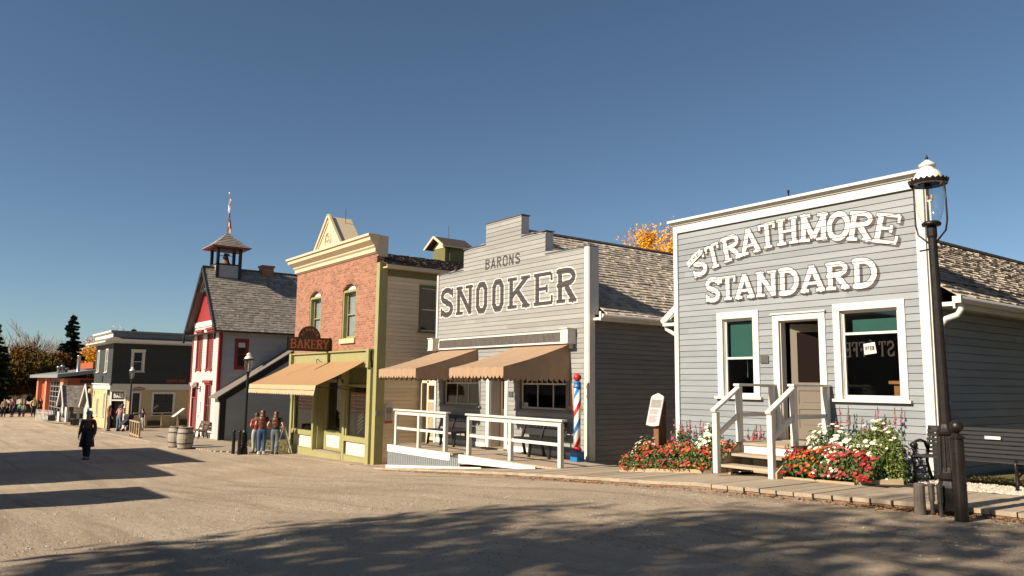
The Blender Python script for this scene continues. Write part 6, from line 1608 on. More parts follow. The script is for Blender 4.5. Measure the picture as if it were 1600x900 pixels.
bush('daisy_bush', 'white daisy bush touching the left handrail of the steps', 'flower bush', (-9.2, 11.5, prof(-9.1) + .0), (.40, .30, .78), 1300, 150, 'leaf_light', ['petal_white'], 7, fr=.040, group='white flowering bushes')
bush('daisy_bush', 'small white flower clump in front of the rusty info post', 'flower bush', (-11.05, 11.75, prof(-10.9) - .02), (.36, .28, .62), 700, 70, 'leaf', ['petal_white'], 8, fr=.042, group='white flowering bushes')
bush('flower_bush', 'dark green clump with few dark pink flowers left of the tall daisies', 'flower bush', (-9.95, 11.6, prof(-9.9)), (.35, .25, .68), 1000, 20, 'leaf', ['petal_magenta', 'petal_white'], 9, fr=.035)
bush('green_bush', 'trailing feathery green bush beside the park bench arm', 'flower bush', (-5.74, 11.05, prof(-5.8)), (.28, .26, .72), 2300, 14, 'leaf_light', ['petal_white'], 12, fr=.03, ls=.055)
bush('flower_bush', 'rust-orange flower clump behind the left stair newel', 'flower bush', (-8.55, 11.55, prof(-8.5)), (.22, .2, .55), 500, 60, 'leaf', ['petal_rust', 'petal_orange'], 10, fr=.04)
spikes('snapdragons', 'pink and dark red flower spikes behind the left daisies', -10.3, -9.3, 11.6, 11.9, prof(-10) + .1, 18, .80, ['petal_pink', 'petal_magenta', 'petal_red'], 21)
spikes('snapdragons', 'pink flower spikes against the wall beneath the narrow window', -8.9, -8.3, 11.7, 11.9, prof(-8.6) + .05, 12, .72, ['petal_pink', 'petal_magenta'], 22)
spikes('snapdragons', 'tall magenta flower spikes behind the right daisies', -7.05, -5.9, 11.7, 11.9, prof(-6.5) + .1, 16, .92, ['petal_pink', 'petal_magenta', 'petal_pink'], 23)
spikes('snapdragons', 'short red flower spikes at the foot of the right newel post', -7.06, -6.88, 10.5, 10.8, prof(-7) + .03, 12, .46, ['petal_red'], 24)
t = thing('flower_bed_edging', 'new timber edging round the flower bed left of the steps', 'edging', (-9.6, 10.95, -1.5))
b = MB(); b.beam((-10.95, 10.92, prof(-10.95) + .01), (-8.95, 10.92, prof(-8.95) + .01), .06, .11); b.build('front_board', M['timber_new'], t, world=True)
b = MB(); b.beam((-8.95, 10.93, prof(-8.9) + .04), (-8.35, 10.93, prof(-8.35) + .04), .06, .12); b.build('short_board', M['kerb_wood'], t, world=True)
b = MB(); b.box(-10.98, 10.95, -1.75, -10.92, 12.0, -1.55); b.build('side_board', M['timber_new'], t, world=True)
t = thing('flower_bed_edging', 'low timber edging at the front of the flower bed right of the steps', 'edging', (-6.4, 10.95, -1.35))
b = MB(); b.beam((-7.08, 10.52, prof(-7.1) + .0), (-5.95, 10.52, prof(-5.95) + .0), .05, .06); b.beam((-5.95, 10.56, -1.32), (-5.5, 10.95, -1.28), .10, .09); b.build('front_board', M['timber_new'], t, world=True)
b = MB(); b.face([(-10.95, 10.95, prof(-10.95) + .02), (-8.35, 10.95, prof(-8.35) + .02), (-8.35, 12, prof(-8.35) + .02), (-10.95, 12, prof(-10.95) + .02)]); b.face([(-7.08, 10.5, prof(-7.1) + .02), (-5.4, 10.6, prof(-5.4) + .012), (-5.4, 12, prof(-5.4) + .02), (-7.1, 12, prof(-7.1) + .02)])
b.face([(-5.4, 10.8, -1.318), (6, 10.8, -1.26), (6, 28, -1.26), (-5.4, 28, -1.318)]); tag(b.build('soil', M['soil']), kind='structure')

# gravel strip, grass strip, street pebbles, fallen leaves
def stones(name, label, n, area, zf, size, m, seed, flat=.6):
    rnd = random.Random(seed); b = MB()
    for i in range(n):
        x, y = area(rnd)
        if x is None: continue
        s = rnd.uniform(*size); z = zf(x, y); a = rnd.random() * 6.28; b.tn = rnd.uniform(.03, .97)
        k = 5; ring = [(x + s * math.cos(a + 6.283 * j / k) * rnd.uniform(.7, 1.2), y + s * math.sin(a + 6.283 * j / k) * rnd.uniform(.6, 1), z + s * .1) for j in range(k)]
        top = (x + rnd.uniform(-.3, .3) * s, y, z + s * flat * 1.4)
        for j in range(k): b.face([ring[j], ring[(j + 1) % k], top])
    return tag(b.build(name, M[m]), kind='stuff')
stones('gravel_strip', None, 3800, lambda r: (lambda x: (x, r.uniform(10.95 if x > -4.9 else 11.35, 11.95 - .0 * x)))(r.uniform(-5.6, .5)), lambda x, y: prof(x) + .0, (.018, .042), 'pebble', 2)
stones('street_grit', None, 16000, lambda r: (lambda u: (-1.0 - u * 20 + r.uniform(-1, 3), r.uniform(.4, 9.0) * (1)))(r.random() ** 1.5), lambda x, y: street(x) + .0, (.004, .012), 'grit', 6, .5)
stones('street_pebbles', None, 2500, lambda r: (lambda u: (-1.0 - u * 26 + r.uniform(-1, 3), r.uniform(.4, 9.2)))(r.random() ** 1.3), lambda x, y: street(x) + .0, (.006, .02), 'pebble', 7, .5)
def leaf_litter():
    rnd = random.Random(17); b = MB()
    for i in range(3600):
        x = rnd.choice((rnd.uniform(-21, -3.0), rnd.uniform(-12, -3.2), rnd.gauss(-4.3, .5))); dens = .4 + .6 * abs(math.sin(x * 1.7) * math.sin(x * .53 + 1))
        if rnd.random() > dens: continue
        y = edge(x) - abs(rnd.gauss(0, .12)) - .01; z = street(x) + .008; s = rnd.uniform(.012, .032); a = rnd.random() * 6.28; b.tn = rnd.uniform(.03, .97)
        e = Vector((math.cos(a), math.sin(a), rnd.gauss(0, .3))) * s; f = Vector((-math.sin(a), math.cos(a), rnd.gauss(0, .3))) * s * .6; p = Vector((x, y, z + rnd.random() * .012))
        b.face([p - e, p - f, p + e, p + f])
    tag(b.build('leaf_litter', M['dry_leaf']), kind='stuff')
leaf_litter()
def grass_strip():
    rnd = random.Random(19); b = MB()
    for x0, x1, y0, y1, n in ((-5.3, 1, 12.0, 12.9, 4200), (-39.4, -31, 11.7, 14, 1800)):
        for i in range(n):
            x, y = rnd.uniform(x0, x1), rnd.uniform(y0, y1); h = rnd.uniform(.03, .10); a = rnd.random() * 6.28; w_ = .006 if x > -20 else .03; z = prof(x) + (.0 if x > -20 else -.01)
            b.tn = rnd.uniform(.03, .97); b.face([(x - w_ * math.cos(a), y - w_ * math.sin(a), z), (x + w_ * math.cos(a), y + w_ * math.sin(a), z), (x + rnd.gauss(0, .03), y + rnd.gauss(0, .03), z + h)])
    tag(b.build('grass', M['grass']), kind='stuff')
    b = MB(); b.face([(-5.4, 11.95, -1.312), (4, 11.95, -1.255), (4, 28, -1.25), (-5.4, 28, -1.31)]); b.face([(-39.4, 11.65, prof(-39.4) + .01), (-31, 11.65, prof(-31) + .01), (-31, 24, prof(-31) + .01), (-39.4, 24, prof(-39.4) + .01)])
    tag(b.build('lawn', M['grass']), kind='structure')
grass_strip()

# ================================================================ TREES
def branchy(b, p, d, L, r, depth, rnd, tips, spread=.55, up=.15, kids=(3, 4)):
    p = Vector(p); d = Vector(d).normalized(); pts = [p]; dd = d.copy(); n = 4
    for i in range(n):
        dd = (dd + Vector((rnd.gauss(0, .12), rnd.gauss(0, .12), rnd.gauss(0, .08) + up * .25))).normalized(); pts.append(pts[-1] + dd * L / n)
    rad = [r * (1 - .55 * i / n) for i in range(n + 1)]
    b.tube(pts, rad, 6 if depth > 1 else 4, caps=False)
    if depth == 0: tips.append((pts[-1], dd)); tips.append((pts[-2], dd)); return
    for k in range(rnd.randint(*kids)):
        f = rnd.uniform(.35, 1.0); q = pts[min(n, int(f * n + .5))]
        s = Vector((rnd.gauss(0, 1), rnd.gauss(0, 1), rnd.gauss(.1, .6))).normalized(); nd = (dd + s * spread * 1.6).normalized(); nd.z += up; nd.normalize()
        branchy(b, q, nd, L * rnd.uniform(.55, .75), r * .58, depth - 1, rnd, tips, spread, up, kids)
    branchy(b, pts[-1], dd, L * .7, r * .55, depth - 1, rnd, tips, spread, up, kids)
def broadleaf(label, loc, H, cr, leafm, nper, ls, seed, bare=False, bark='bark', name='tree', group=None, depth=3, trunk=.35, blob=.5):
    rnd = random.Random(seed); t = thing(name, label, 'tree', loc, group=group); b = MB(); tips = []
    th = H * trunk; b.tube([(0, 0, -.2), (.05 * H * .1, 0, th * .5), (0, 0, th)], [H * .022, H * .018, H * .015], 8)
    for k in range(6):
        a = k * 1.05 + rnd.random(); branchy(b, (0, 0, th * rnd.uniform(.75, 1)), (math.cos(a) * cr / H * 1.7, math.sin(a) * cr / H * 1.7, .75), (H - th) * .42, H * (.017 if bare or bark == 'bark_pale' else .010), depth, rnd, tips)
    branchy(b, (0, 0, th), (0, 0, 1), (H - th) * .45, H * .013, depth, rnd, tips)
    mz = max(v[2] for v in b.v); mr = sorted(math.hypot(v[0], v[1]) for v in b.v)[int(len(b.v) * .97)]
    kz, kr = H / mz, cr / mr
    def sc(v): g = min(1, max(0, v[2] / th)); q = 1 + (kr - 1) * g; return (v[0] * q, v[1] * q, v[2] * kz)
    b.v = [sc(v) for v in b.v]; tips = [(Vector(sc(p)), d) for p, d in tips]
    b.build('trunk', M[bark], t)
    if not bare:
        c = MB()
        for p, d in tips:
            for k in range(nper): leafcard(c, p + Vector((rnd.gauss(0, blob), rnd.gauss(0, blob), rnd.gauss(0, blob * .8))), ls * rnd.uniform(.6, 1.3), rnd)
        c.build('crown', M[leafm], t)
    return t
def conifer(label, loc, H, R, seed, group=None, dens=1.0):
    rnd = random.Random(seed); t = thing('spruce_tree', label, 'tree', loc, group=group); b = MB(); c = MB()
    b.tube([(0, 0, -.2), (0, 0, H)], [H * .016, .02], 7); nl = int(H * 3.6)
    for i in range(nl):
        f = i / nl; z = H * (.05 + .94 * f) + rnd.uniform(-.12, .12); r = R * (1 - f) ** .85 * rnd.uniform(.7, 1.15) + .12
        for k in range(int((7 + 3 * (1 - f)) * dens)):
            if rnd.random() < .12: continue
            a = rnd.random() * 6.28; rr = r * rnd.uniform(.7, 1.15); dr = -.25 - .15 * (1 - f)
            e = Vector((math.cos(a), math.sin(a), 0)); p0 = Vector((0, 0, z + rnd.uniform(-.2, .2))); p1 = p0 + e * rr * .6 + Vector((0, 0, dr * rr * .5)); p2 = p0 + e * rr + Vector((0, 0, dr * rr * .6))
            b.tube([p0, p1, p2], [.03, .018, .008], 4, caps=False)
            for s in range(int(5 + rr * 9)):
                g = (s + 1) / (5 + rr * 9); q = p0.lerp(p1, g * 1.6) if g < .6 else p1.lerp(p2, (g - .6) / .4)
                sd = Vector((-math.sin(a), math.cos(a), 0)); wd = (.35 * (1 - g) + .12) * min(1, rr * .6)
                for sgn in (-1, 1):
                    c.tn = min(.98, max(.02, rnd.gauss(.5, .25))); tip = q + sd * sgn * wd * rnd.uniform(.6, 1.3) + e * .15 + Vector((0, 0, -.12 * rnd.random() - .04)); w_ = .09 + .07 * rnd.random()
                    c.face([q - e * w_, tip, q + e * w_ + Vector((0, 0, .03))]); c.face([q + Vector((0, 0, -.26)), tip, q + Vector((0, 0, .10))])
    b.build('trunk', M['bark'], t); c.build('crown', M['needles'], t)
    return t
G0 = lambda x, y: (x, y, prof(x) - .1)
conifer('tall pointed dark spruce rising above the orange warehouse', G0(-105, 13.7), 11.6, 2.9, 3)
conifer('dark spruce cut by the left edge of the frame', G0(-98, 5.9), 9.6, 2.6, 4, dens=1.2)
conifer('small spruce tip showing above the bank roof', G0(-105, 20.4), 10.3, 1.4, 5)
broadleaf('round olive-brown tree left of the warehouse, with forked dark trunk', G0(-101, 9.9), 6.3, 2.6, 'aut_olive', 70, .42, 11, depth=2, trunk=.28, blob=.55)
broadleaf('brown autumn tree between the left spruce and the warehouse', G0(-108, 8.8), 7.0, 2.8, 'aut_brown', 70, .44, 12, depth=2, trunk=.3, blob=.6)
broadleaf('rusty tree crown below the tall spruce', G0(-103, 12.4), 6.2, 3.0, 'aut_brown', 70, .42, 13, depth=2, trunk=.3, blob=.55)
broadleaf('orange-brown tree right behind the warehouse chimneys', G0(-112, 16.3), 7.8, 3.0, 'aut_orange', 40, .32, 14, depth=2, trunk=.3, blob=.55)
broadleaf('golden tree glimpsed beside the bank upper corner', G0(-110, 18.2), 8.4, 3.0, 'aut_gold', 30, .3, 15, depth=2, trunk=.3, blob=.55)
broadleaf('tall bare pale tree left of the pointed spruce', G0(-112, 9.8), 11.2, 3.6, '', 0, 0, 16, bare=True, bark='bark_pale', depth=3, trunk=.35)
broadleaf('bare spreading tree between the pale tree and the pointed spruce', G0(-116, 13.0), 10.0, 4, '', 0, 0, 17, bare=True, bark='bark_pale', depth=3, trunk=.3)
broadleaf('bare tree with a few yellow leaves above the bank front', G0(-114, 18.8), 10.8, 4, 'aut_gold', 1, .3, 18, bark='bark_pale', depth=3, trunk=.3)
for i, (x, y, H, c) in enumerate(((-125, 2, 7, 'aut_brown'), (-122, 6.5, 7, 'aut_olive'), (-132, 12, 8, 'aut_brown'), (-128, 22, 7.5, 'aut_brown'), (-130, 30, 8, 'aut_olive'))):
    broadleaf(['low brown tree farthest left at the street end', 'low olive tree filling the street end', 'brown tree hidden deep behind the warehouse', 'brown tree far behind the bank', 'olive tree far behind the schoolhouse'][i], G0(x, y), H, 3.4, c, 50, .4, 30 + i, depth=2, trunk=.22, blob=.7)
# golden aspens behind the snooker hall roof
for i, (x, y, H, lab, m_, np_) in enumerate(((-39.1, 40.5, 13.4, 'half-bare golden aspen at the left behind the snooker hall roof', 'aut_orange', 16), (-37.3, 40, 13.4, 'middle golden aspen behind the snooker hall roof', 'aut_gold', 60), (-35.0, 39.6, 12.9, 'right golden aspen next to the grey shop cornice', 'aut_gold', 60))):
    broadleaf(lab, (x, y, -2.5), H, 1.5, m_, np_, .22, 50 + i, bark='bark_pale', depth=2, trunk=.45, blob=.40, group='golden aspens behind the roofs')
# trees on the near side of the street: never in the frame, they throw the foreground shade
broadleaf('big leafy tree behind the photographer, out of frame', (-4.8, -11.1, -1.4), 13.0, 3.6, 'aut_olive', 10, .34, 71, depth=3, trunk=.22, blob=.32)
broadleaf('second leafy tree behind the photographer, out of frame', (0.8, -11.5, -1.4), 14.0, 3.6, 'aut_brown', 10, .34, 72, depth=3, trunk=.2, blob=.32)
broadleaf('third leafy tree behind the photographer, out of frame', (6.0, -12, -1.4), 14.5, 3.6, 'aut_olive', 10, .34, 73, depth=3, trunk=.2, blob=.32)

t = thing('sky_block', 'brown building to the right of the grey shop, out of frame', 'shop', (3, 20, -1.2))  # unseen building mass, added to keep sky light off the grey side wall
b = MB(); b.box(-1.2, 13.2, -1.6, 12, 32, 5.2); b.build('walls', M['sky_block_brown'], t, world=True)
b = MB(); b.hexa([(-1.6, 13, 5.2), (12.4, 13, 5.2), (12.4, 32, 5.2), (-1.6, 32, 5.2), (4.4, 13, 8.2), (6.4, 13, 8.2), (6.4, 32, 8.2), (4.4, 32, 8.2)]); b.build('roof', M['under_roof'], t, world=True)
broadleaf('dense tree farther back behind the photographer, out of frame', (-10.5, -17, -1.5), 9.0, 4.5, 'aut_olive', 30, .5, 74, depth=2, trunk=.15, blob=.6)  # unseen extra tree, added to lower the sky fill on the road
broadleaf('broad tree on the right behind the photographer, out of frame', (10, -8, -1.3), 12.0, 5, 'aut_brown', 30, .5, 75, depth=2, trunk=.15, blob=.6)  # also added out of view, blocks sky light from the right
# far street end: earth bank, low wall, parked white car
t = thing('retaining_wall', 'low pale wall and bank under the trees at the street end', 'wall', (-100, 6, -3.6))
b = MB(); b.box(-101, 1.0, -3.8, -100.4, 12, -2.75); b.build('wall', M['weathered'], t, world=True)
def far_car():
    t = thing('parked_car', 'white parked car half hidden beyond the low wall at the street end', 'car', (-106, 8.6, -3.6))
    pr = [(-2.1, .3), (2.1, .3), (2.15, .8), (1.6, .95), (1.0, 1.45), (-1.2, 1.5), (-2.0, .95), (-2.15, .8)]
    b = MB(); b.face([(-.8, y, z) for y, z in pr]); b.face([(.8, y, z) for y, z in reversed(pr)])
    for p, q in zip(pr, pr[1:] + pr[:1]): b.face([(-.8, p[0], p[1]), (.8, p[0], p[1]), (.8, q[0], q[1]), (-.8, q[0], q[1])])
    bevel(b.build('body', M['white_paint'], t), .08)
    b = MB(); b.face([(.815, -1.7, .98), (.815, 1.45, .98), (.815, .95, 1.38), (.815, -1.15, 1.42)]); b.build('side_window', M['glass_dark'], t)
    for y in (-1.35, 1.35): 
        b = MB(); b.tube([(.62, y, .33), (.84, y, .33)], [.33, .33], 16); b.build('wheel', M['black_iron'], t)
    t.location.z = -2.6
far_car()

# ================================================================ PEOPLE
def skin_mesh(name, verts, edges, radii, m, parent, sub=2, root=0):
    me = bpy.data.meshes.new(name); me.from_pydata(verts, edges, []); me.materials.append(M[m]); o = bpy.data.objects.new(name, me); COL.objects.link(o); o.parent = parent
    md = o.modifiers.new('skin', 'SKIN'); md.use_smooth_shade = True
    sv = me.skin_vertices[0].data
    for i, r in enumerate(radii): sv[i].radius = (r if isinstance(r, tuple) else (r, r)); sv[i].use_root = (i == root)
    s = o.modifiers.new('sub', 'SUBSURF'); s.levels = sub; s.render_levels = sub
    return o
def person(label, loc, rz, H=1.66, top='cloth_red', legs='denim', hair='hair_auburn', hairlen=.3, arms='down', stride=0.0, coat=None, hat=None, sleeves='short', fem=True, group=None, lean=0.0, bun=False):
    t = thing('person', label, 'person', loc, rz, group=group); s = H
    V, E, Rr = [], [], []
    def add(p, r, par=None):
        V.append((p[0] * s, p[1] * s, p[2] * s)); Rr.append((r * s, r * s) if not isinstance(r, tuple) else (r[0] * s, r[1] * s)); 
        if par is not None: E.append((par, len(V) - 1))
        return len(V) - 1
    sh = .098 if fem else .115; hp = .052
    L = lambda z: -lean * max(0, z - .53)
    pel = add((0, 0, .52), (.068, .052)); wa = add((0, L(.61), .61), (.052, .042), pel); ch = add((0, L(.72), .72), (.066, .048), wa); sc = add((0, L(.80), .80), (.06, .045), ch); nk = add((0, L(.845), .845), .028, sc); hb = add((0, L(.88) - .005, .88), .040, nk); hd = add((0, L(.93) - .008, .925), (.047, .055), hb); ht = add((0, L(.97), .965), (.036, .042), hd)
    legsP = {}
    for k, sx in enumerate((-1, 1)):
        st = stride * (1 if k else -1)
        h = add((sx * hp, 0, .485), (.054, .056), pel); kn = add((sx * hp * 1.02, -.012 - st * .5, .275), .036, h); cf = add((sx * hp * 1.02, .004 - st * .55 + (.03 if st < 0 else 0), .19), .034, kn); an = add((sx * hp * 1.0, .01 - st, .045), .022, cf); ft = add((sx * hp * 1.1, -.03 - st, .022), (.022, .016), an); toe = add((sx * hp * 1.2, -.075 - st, .016), (.019, .012), ft)
        legsP[sx] = [V[i] for i in (pel, h, kn, cf, an, ft, toe)]
    armsP = {}
    for sx in (-1, 1):
        if arms == 'down': el, wr, hn = (sx * (sh + .035), L(.64) + .012, .635), (sx * (sh + .04), L(.5) - .03, .50), (sx * (sh + .036), L(.46) - .045, .462)
        elif arms == 'front': el, wr, hn = (sx * (sh + .05), L(.65) + .02, .65), (sx * (sh - .01), L(.6) - .11, .655), (sx * (sh - .04), L(.6) - .145, .672)
        elif arms == 'hip': el, wr, hn = (sx * (sh + .085), L(.66) + .05, .655), (sx * (sh + .015), L(.57) - .01, .575), (sx * (sh - .02), L(.55) - .03, .56)
        else: el, wr, hn = (sx * (sh + .04), L(.64) - .02 * sx * 2, .64), (sx * (sh + .03), L(.55) - .07 - .03 * sx, .53), (sx * (sh + .02), L(.53) - .09 - .03 * sx, .50)
        shd = add((sx * sh, L(.80), .80), .034, sc); e_ = add(el, .025, shd); w_ = add(wr, .0175, e_); pm = add(hn, (.020, .012), w_)
        armsP[sx] = [(sx * .05, L(.805), .805), (sx * sh, L(.80), .80), el, wr]
        d = (Vector(hn) - Vector(wr)).normalized(); sd = d.orthogonal().normalized() if abs(d.z) > .99 else d.cross(Vector((1, 0, 0))).normalized()
        for q in range(4):
            o_ = sd * (q - 1.5) * .0085; f1 = Vector(hn) + o_ + d * .018; ln = (.022, .027, .025, .018)[q]; f2 = f1 + d * ln + Vector((-sx * .006, 0, 0)); f3 = f2 + d * ln * .6 + Vector((-sx * .012, -.003, 0))
            i1 = add(f1, .0052, pm); i2 = add(f2, .0045, i1); add(f3, .0038, i2)
        th = Vector(wr).lerp(Vector(hn), .6) + sd * (-.016); i1 = add(th + d * .004, .006, pm); add(th + d * .026 - sd * .008, .0048, i1)
    body = skin_mesh('body', V, E, Rr, 'skin', t, 2)
    # face: nose, mouth, eyes
    b = MB(); hz = .922 * s; hy = (L(.93) - .062) * s
    for sx in (-1, 1): b.lathe([(0, -.006 * s), (.007 * s, 0), (0, .006 * s)], c=(sx * .019 * s, hy + .012 * s, hz + .004 * s), n=8)
    b.build('eyes', M['cloth_black'], t, smooth=True)
    b = MB(); b.hexa([(-.007 * s, hy + .012 * s, hz - .02 * s), (.007 * s, hy + .012 * s, hz - .02 * s), (.005 * s, hy + .022 * s, hz - .02 * s), (-.005 * s, hy + .022 * s, hz - .02 * s), (-.003 * s, hy + .013 * s, hz + .004 * s), (.003 * s, hy + .013 * s, hz + .004 * s), (.003 * s, hy + .02 * s, hz + .004 * s), (-.003 * s, hy + .02 * s, hz + .004 * s)]); b.build('nose', M['skin'], t)
    b = MB(); b.box(-.014 * s, hy + .012 * s, hz - .034 * s, .014 * s, hy + .02 * s, hz - .029 * s); b.build('mouth', M['cloth_maroon'], t)
    # trousers
    v, e, r = [(0, 0, .60 * s), (0, 0, .52 * s)], [(0, 1)], [(.080 * s, .066 * s), (.096 * s, .080 * s)]
    for sx in (-1, 1):
        p = legsP[sx]; i = len(v); v += [p[1], p[2], p[3], (p[4][0], p[4][1], p[4][2] + .01 * s)]; e += [(1, i), (i, i + 1), (i + 1, i + 2), (i + 2, i + 3)]; r += [(.068 * s, .072 * s), (.047 * s,) * 2, (.044 * s,) * 2, (.038 * s,) * 2]
    skin_mesh('trousers', v, e, r, legs, t, 2, 1)
    for sx in (-1, 1):
        p = legsP[sx]; b = MB(); x, y = p[4][0], p[4][1]
        prf = [(-.095, .018, .022), (-.075, .032, .03), (-.03, .034, .045), (.02, .028, .06), (.04, .022, .055)]
        for (y0, w0, h0), (y1, w1, h1) in zip(prf[:-1], prf[1:]): b.hexa([(x - w0 * s, y + y0 * s, .0), (x + w0 * s, y + y0 * s, .0), (x + w1 * s, y + y1 * s, .0), (x - w1 * s, y + y1 * s, .0), (x - w0 * .7 * s, y + y0 * s, h0 * s), (x + w0 * .7 * s, y + y0 * s, h0 * s), (x + w1 * .7 * s, y + y1 * s, h1 * s), (x - w1 * .7 * s, y + y1 * s, h1 * s)])
        b.build('shoe', M['shoe' if legs != 'denim' else 'cloth_white'], t)
    # top
    v = [(0, 0, .535 * s), (0, L(.61) * s, .61 * s), (0, L(.72) * s, .72 * s), (0, L(.80) * s, .80 * s), (0, L(.83) * s, .832 * s)]; e = [(0, 1), (1, 2), (2, 3), (3, 4)]; r = [(.100 * s, .084 * s), (.084 * s, .072 * s), (.094 * s, .076 * s), (.070 * s, .054 * s), (.038 * s, .036 * s)]
    for sx in (-1, 1):
        p = [Vector(q) * s for q in armsP[sx]]; i = len(v); v.append(tuple(p[1])); e.append((3, i)); r.append((.043 * s,) * 2)
        q = p[1].lerp(p[2], .55 if sleeves == 'short' else 1.0); v.append(tuple(q)); e.append((i, i + 1)); r.append(((.037 if sleeves == 'short' else .033) * s,) * 2)
        if sleeves != 'short': v.append(tuple(p[2].lerp(p[3], .95))); e.append((i + 1, i + 2)); r.append((.026 * s,) * 2)
    skin_mesh('shirt', v, e, r, top, t, 2, 2)
    if coat:
        c0 = MB(); n = 22; pr = [(.106, .088, .66), (.108, .09, .6), (.115, .095, .5), (.135, .115, .34), (.14, .12, .27)]
        for (a0, b0, z0), (a1, b1, z1) in zip(pr[:-1], pr[1:]):
            for k in range(n - 2):
                q = lambda j, A, B: (A * s * math.sin(2 * math.pi * (j + 1) / n), -B * s * math.cos(2 * math.pi * (j + 1) / n) * (1 + .06 * math.sin(j * 2.1)) + L(z0) * s)
                x0, y0 = q(k, a0, b0); x1, y1 = q(k + 1, a0, b0); x2, y2 = q(k + 1, a1, b1); x3, y3 = q(k, a1, b1)
                c0.face([(x0, y0, z0 * s), (x1, y1, z0 * s), (x2, y2, z1 * s), (x3, y3, z1 * s)])
        c_ = c0.build('coat', M[coat], t, smooth=True, merge=True); c_.modifiers.new('thick', 'SOLIDIFY').thickness = .012
    # hair
    hy = L(.94) * s
    hb_ = MB(); n = 16; rings = [(.988, .0, .004, .004), (.982, .0, .026, .028), (.965, .002, .042, .045), (.94, .006, .051, .053), (.91, .012, .053, .053), (.885, .022, .050, .043)]
    zz = .885; q = 0; hl = max(hairlen, .04)
    while zz > .885 - hl:
        zz -= .03; q += 1; f = (.885 - zz) / hl; back_y = .030 + .028 * min(1, f * 3) + (L(zz) - L(.94))
        rings.append((zz, back_y, (.052 + .022 * math.sin(min(1, f) * 2.2)) * (1 - .35 * max(0, f - .75) / .25), (.036 - .016 * min(1, f)) * (1 + .2 * math.sin(q * 2.3))))
    rings.append((zz - .012, rings[-1][1], .008, .004))
    for (z0, c0, a0, b0), (z1, c1, a1, b1) in zip(rings[:-1], rings[1:]):
        for k in range(n):
            w0, w1 = [1 + .13 * math.sin(3 * (kk % n) * .785 + z0 * 70) + .06 * math.sin(7 * (kk % n) * .785) for kk in (k, k + 1)]
            t0, t1 = 2 * math.pi * k / n, 2 * math.pi * (k + 1) / n
            hb_.face([(a0 * s * math.cos(t0) * w0, hy + (c0 + b0 * math.sin(t0) * w0) * s, z0 * s), (a1 * s * math.cos(t0) * w0, hy + (c1 + b1 * math.sin(t0) * w0) * s, z1 * s), (a1 * s * math.cos(t1) * w1, hy + (c1 + b1 * math.sin(t1) * w1) * s, z1 * s), (a0 * s * math.cos(t1) * w1, hy + (c0 + b0 * math.sin(t1) * w1) * s, z0 * s)])
    hb_.build('hair', M[hair], t, smooth=True, merge=True)
    if bun: b = MB(); b.lathe([(.03 * s * math.sin(R_(a)), -.03 * s * math.cos(R_(a))) for a in range(0, 181, 20)], c=(0, hy + .02 * s, 1.0 * s), n=10); b.build('hair_bun', M[hair], t, smooth=True)
    if hat:
        b = MB(); b.lathe([(.062 * s, -.02 * s), (.062 * s, .01 * s), (.05 * s, .038 * s), (.025 * s, .052 * s), (0, .056 * s)], c=(0, hy, .955 * s), n=14); b.build('hat', M[hat], t, smooth=True)
    return t
W3 = 'three women with backs turned beside the bakery'
back = R_(-112)
person('woman in a red top and pale jeans, leftmost of the three seen from behind', (-31.1, 10.75, -2.80), back + .35, 1.6, 'cloth_red', 'denim_pale', 'hair_brown', .16, 'front', group=W3)
person('woman in dark red top and blue jeans, long auburn hair, middle of the three', (-30.35, 10.72, -2.79), back + .1, 1.72, 'cloth_maroon', 'denim', 'hair_auburn', .27, 'front', group=W3)
person('woman in a black T-shirt and grey jeans, nearest the sandwich board', (-30.05, 11.15, -2.79), back - .15, 1.68, 'cloth_black', 'denim_grey', 'hair_auburn', .26, 'hip', group=W3, stride=.03)
person('woman in pink half hidden behind the bakery corner and the sandwich board', (-30.75, 12.25, -2.8), R_(30), 1.5, 'cloth_pink', 'cloth_maroon', 'hair_brown', .2, 'down')
person('lone person in a long dark coat and pale blue cap standing in the road shadow', (-31.75, 4.88, -2.86), R_(55), 1.74, 'cloth_brown', 'cloth_navy', 'hair_brown', .05, 'down', coat='cloth_navy', hat='cloth_blue', sleeves='long', fem=False, stride=.04, lean=-.05)
person('person in a dark red jacket with a bag, left of the bank doorway', (-53.2, 9.3, -3.12), R_(200), 1.6, 'cloth_maroon', 'cloth_black', 'hair_auburn', .15, 'walk', sleeves='long')
person('person in a pink patterned top bending over the pushchair at the bank doorway', (-52.6, 9.75, -3.10), R_(225), 1.68, 'cloth_pink', 'denim_grey', 'hair_brown', .1, 'front', sleeves='long', lean=.35)
person('person partly hidden behind the short picket railing by the bank', (-53.6, 11.25, -3.1), R_(40), 1.35, 'cloth_navy', 'denim_pale', 'hair_brown', .1, 'down')
FP = 'distant walkers at the street end'
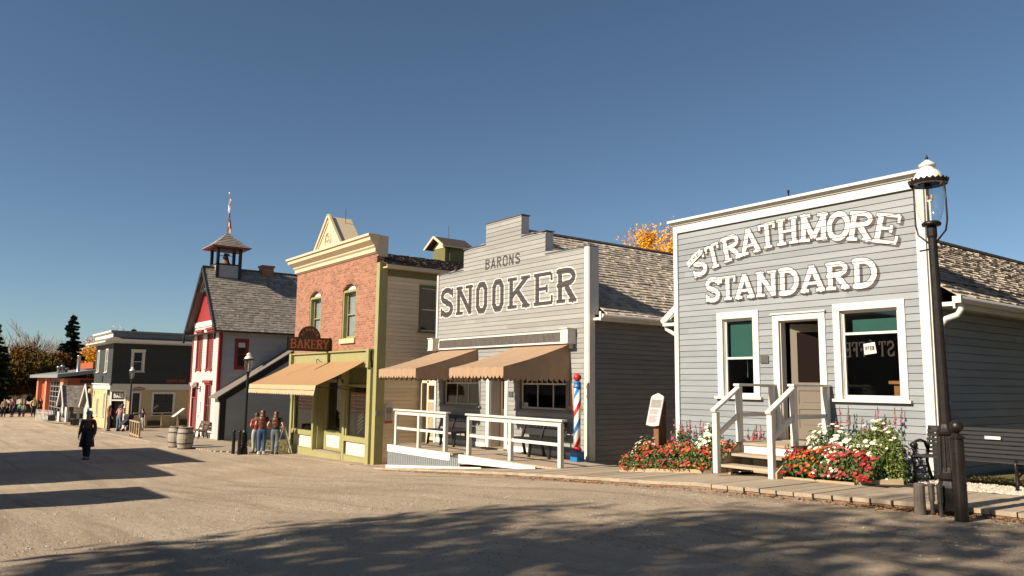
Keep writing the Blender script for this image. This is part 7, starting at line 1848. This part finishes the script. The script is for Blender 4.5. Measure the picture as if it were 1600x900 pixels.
for x, y, rz, H, tp, lg, st, lab, kw in ((-84, 6.05, 90, 1.65, 'cloth_tan', 'cloth_black', .12, 'distant walker in a tan top striding behind a dark pushchair', {}),
        (-84.5, 6.72, 60, 1.72, 'cloth_maroon', 'cloth_navy', .02, 'distant person in a dark dress-like coat', dict(coat='cloth_navy')),
        (-84, 7.27, 70, 1.3, 'cloth_green', 'cloth_navy', .05, 'distant child in a bright green top', {}),
        (-84.2, 7.6, 70, 1.2, 'cloth_tan', 'cloth_navy', .08, 'small distant child in tan beside the one in green', {}),
        (-83, 8.25, 100, 1.8, 'cloth_yellow', 'cloth_black', .03, 'distant man in a yellow shirt and black trousers', dict(fem=False)),
        (-90, 9.2, 90, 1.7, 'cloth_black', 'cloth_navy', .03, 'distant dark-clothed person behind the man in yellow', {}),
        (-92, 9.7, 90, 1.65, 'cloth_maroon', 'cloth_black', .03, 'distant person in dark red, farthest along under the trees', {})):
    person(lab, (x, y, prof(x)), R_(rz), H, tp, lg, 'hair_brown', .06, 'walk', stride=st, sleeves='long' if tp != 'cloth_yellow' else 'short', group=FP, **kw)
def pushchair(loc, rz, label):
    t = thing('pushchair', label, 'pushchair', loc, rz)
    b = MB(); b.beam((-.2, .45, 1.0), (-.2, -.3, .2), .03, .03); b.beam((.2, .45, 1.0), (.2, -.3, .2), .03, .03); b.beam((-.2, .35, .2), (-.2, -.1, .6), .03, .03); b.beam((.2, .35, .2), (.2, -.1, .6), .03, .03); b.beam((-.22, .45, 1.0), (.22, .45, 1.0), .03, .03); b.build('frame', M['black_iron'], t)
    b = MB(); b.hexa([(-.18, -.3, .42), (.18, -.3, .42), (.18, .1, .38), (-.18, .1, .38), (-.18, -.3, .48), (.18, -.3, .48), (.18, .22, .9), (-.18, .22, .9)]); b.build('seat', M['cloth_navy'], t)
    b = MB(); b.tube([(-.2, .2, .85), (.2, .2, .85)], [.2, .2], 12); b.build('hood', M['cloth_black'], t)
    for x in (-.22, .22):
        for y in (-.32, .35): b = MB(); b.tube([(x - .015, y, .11), (x + .015, y, .11)], [.11, .11], 12); b.build('wheel', M['shoe'], t)
pushchair((-51.5, 9.9, -3.08), R_(30), 'black pushchair in front of the bank doorway beside the lamp base')
pushchair((-84, 5.65, prof(-84)), R_(90), 'distant dark pushchair at the left frame edge')
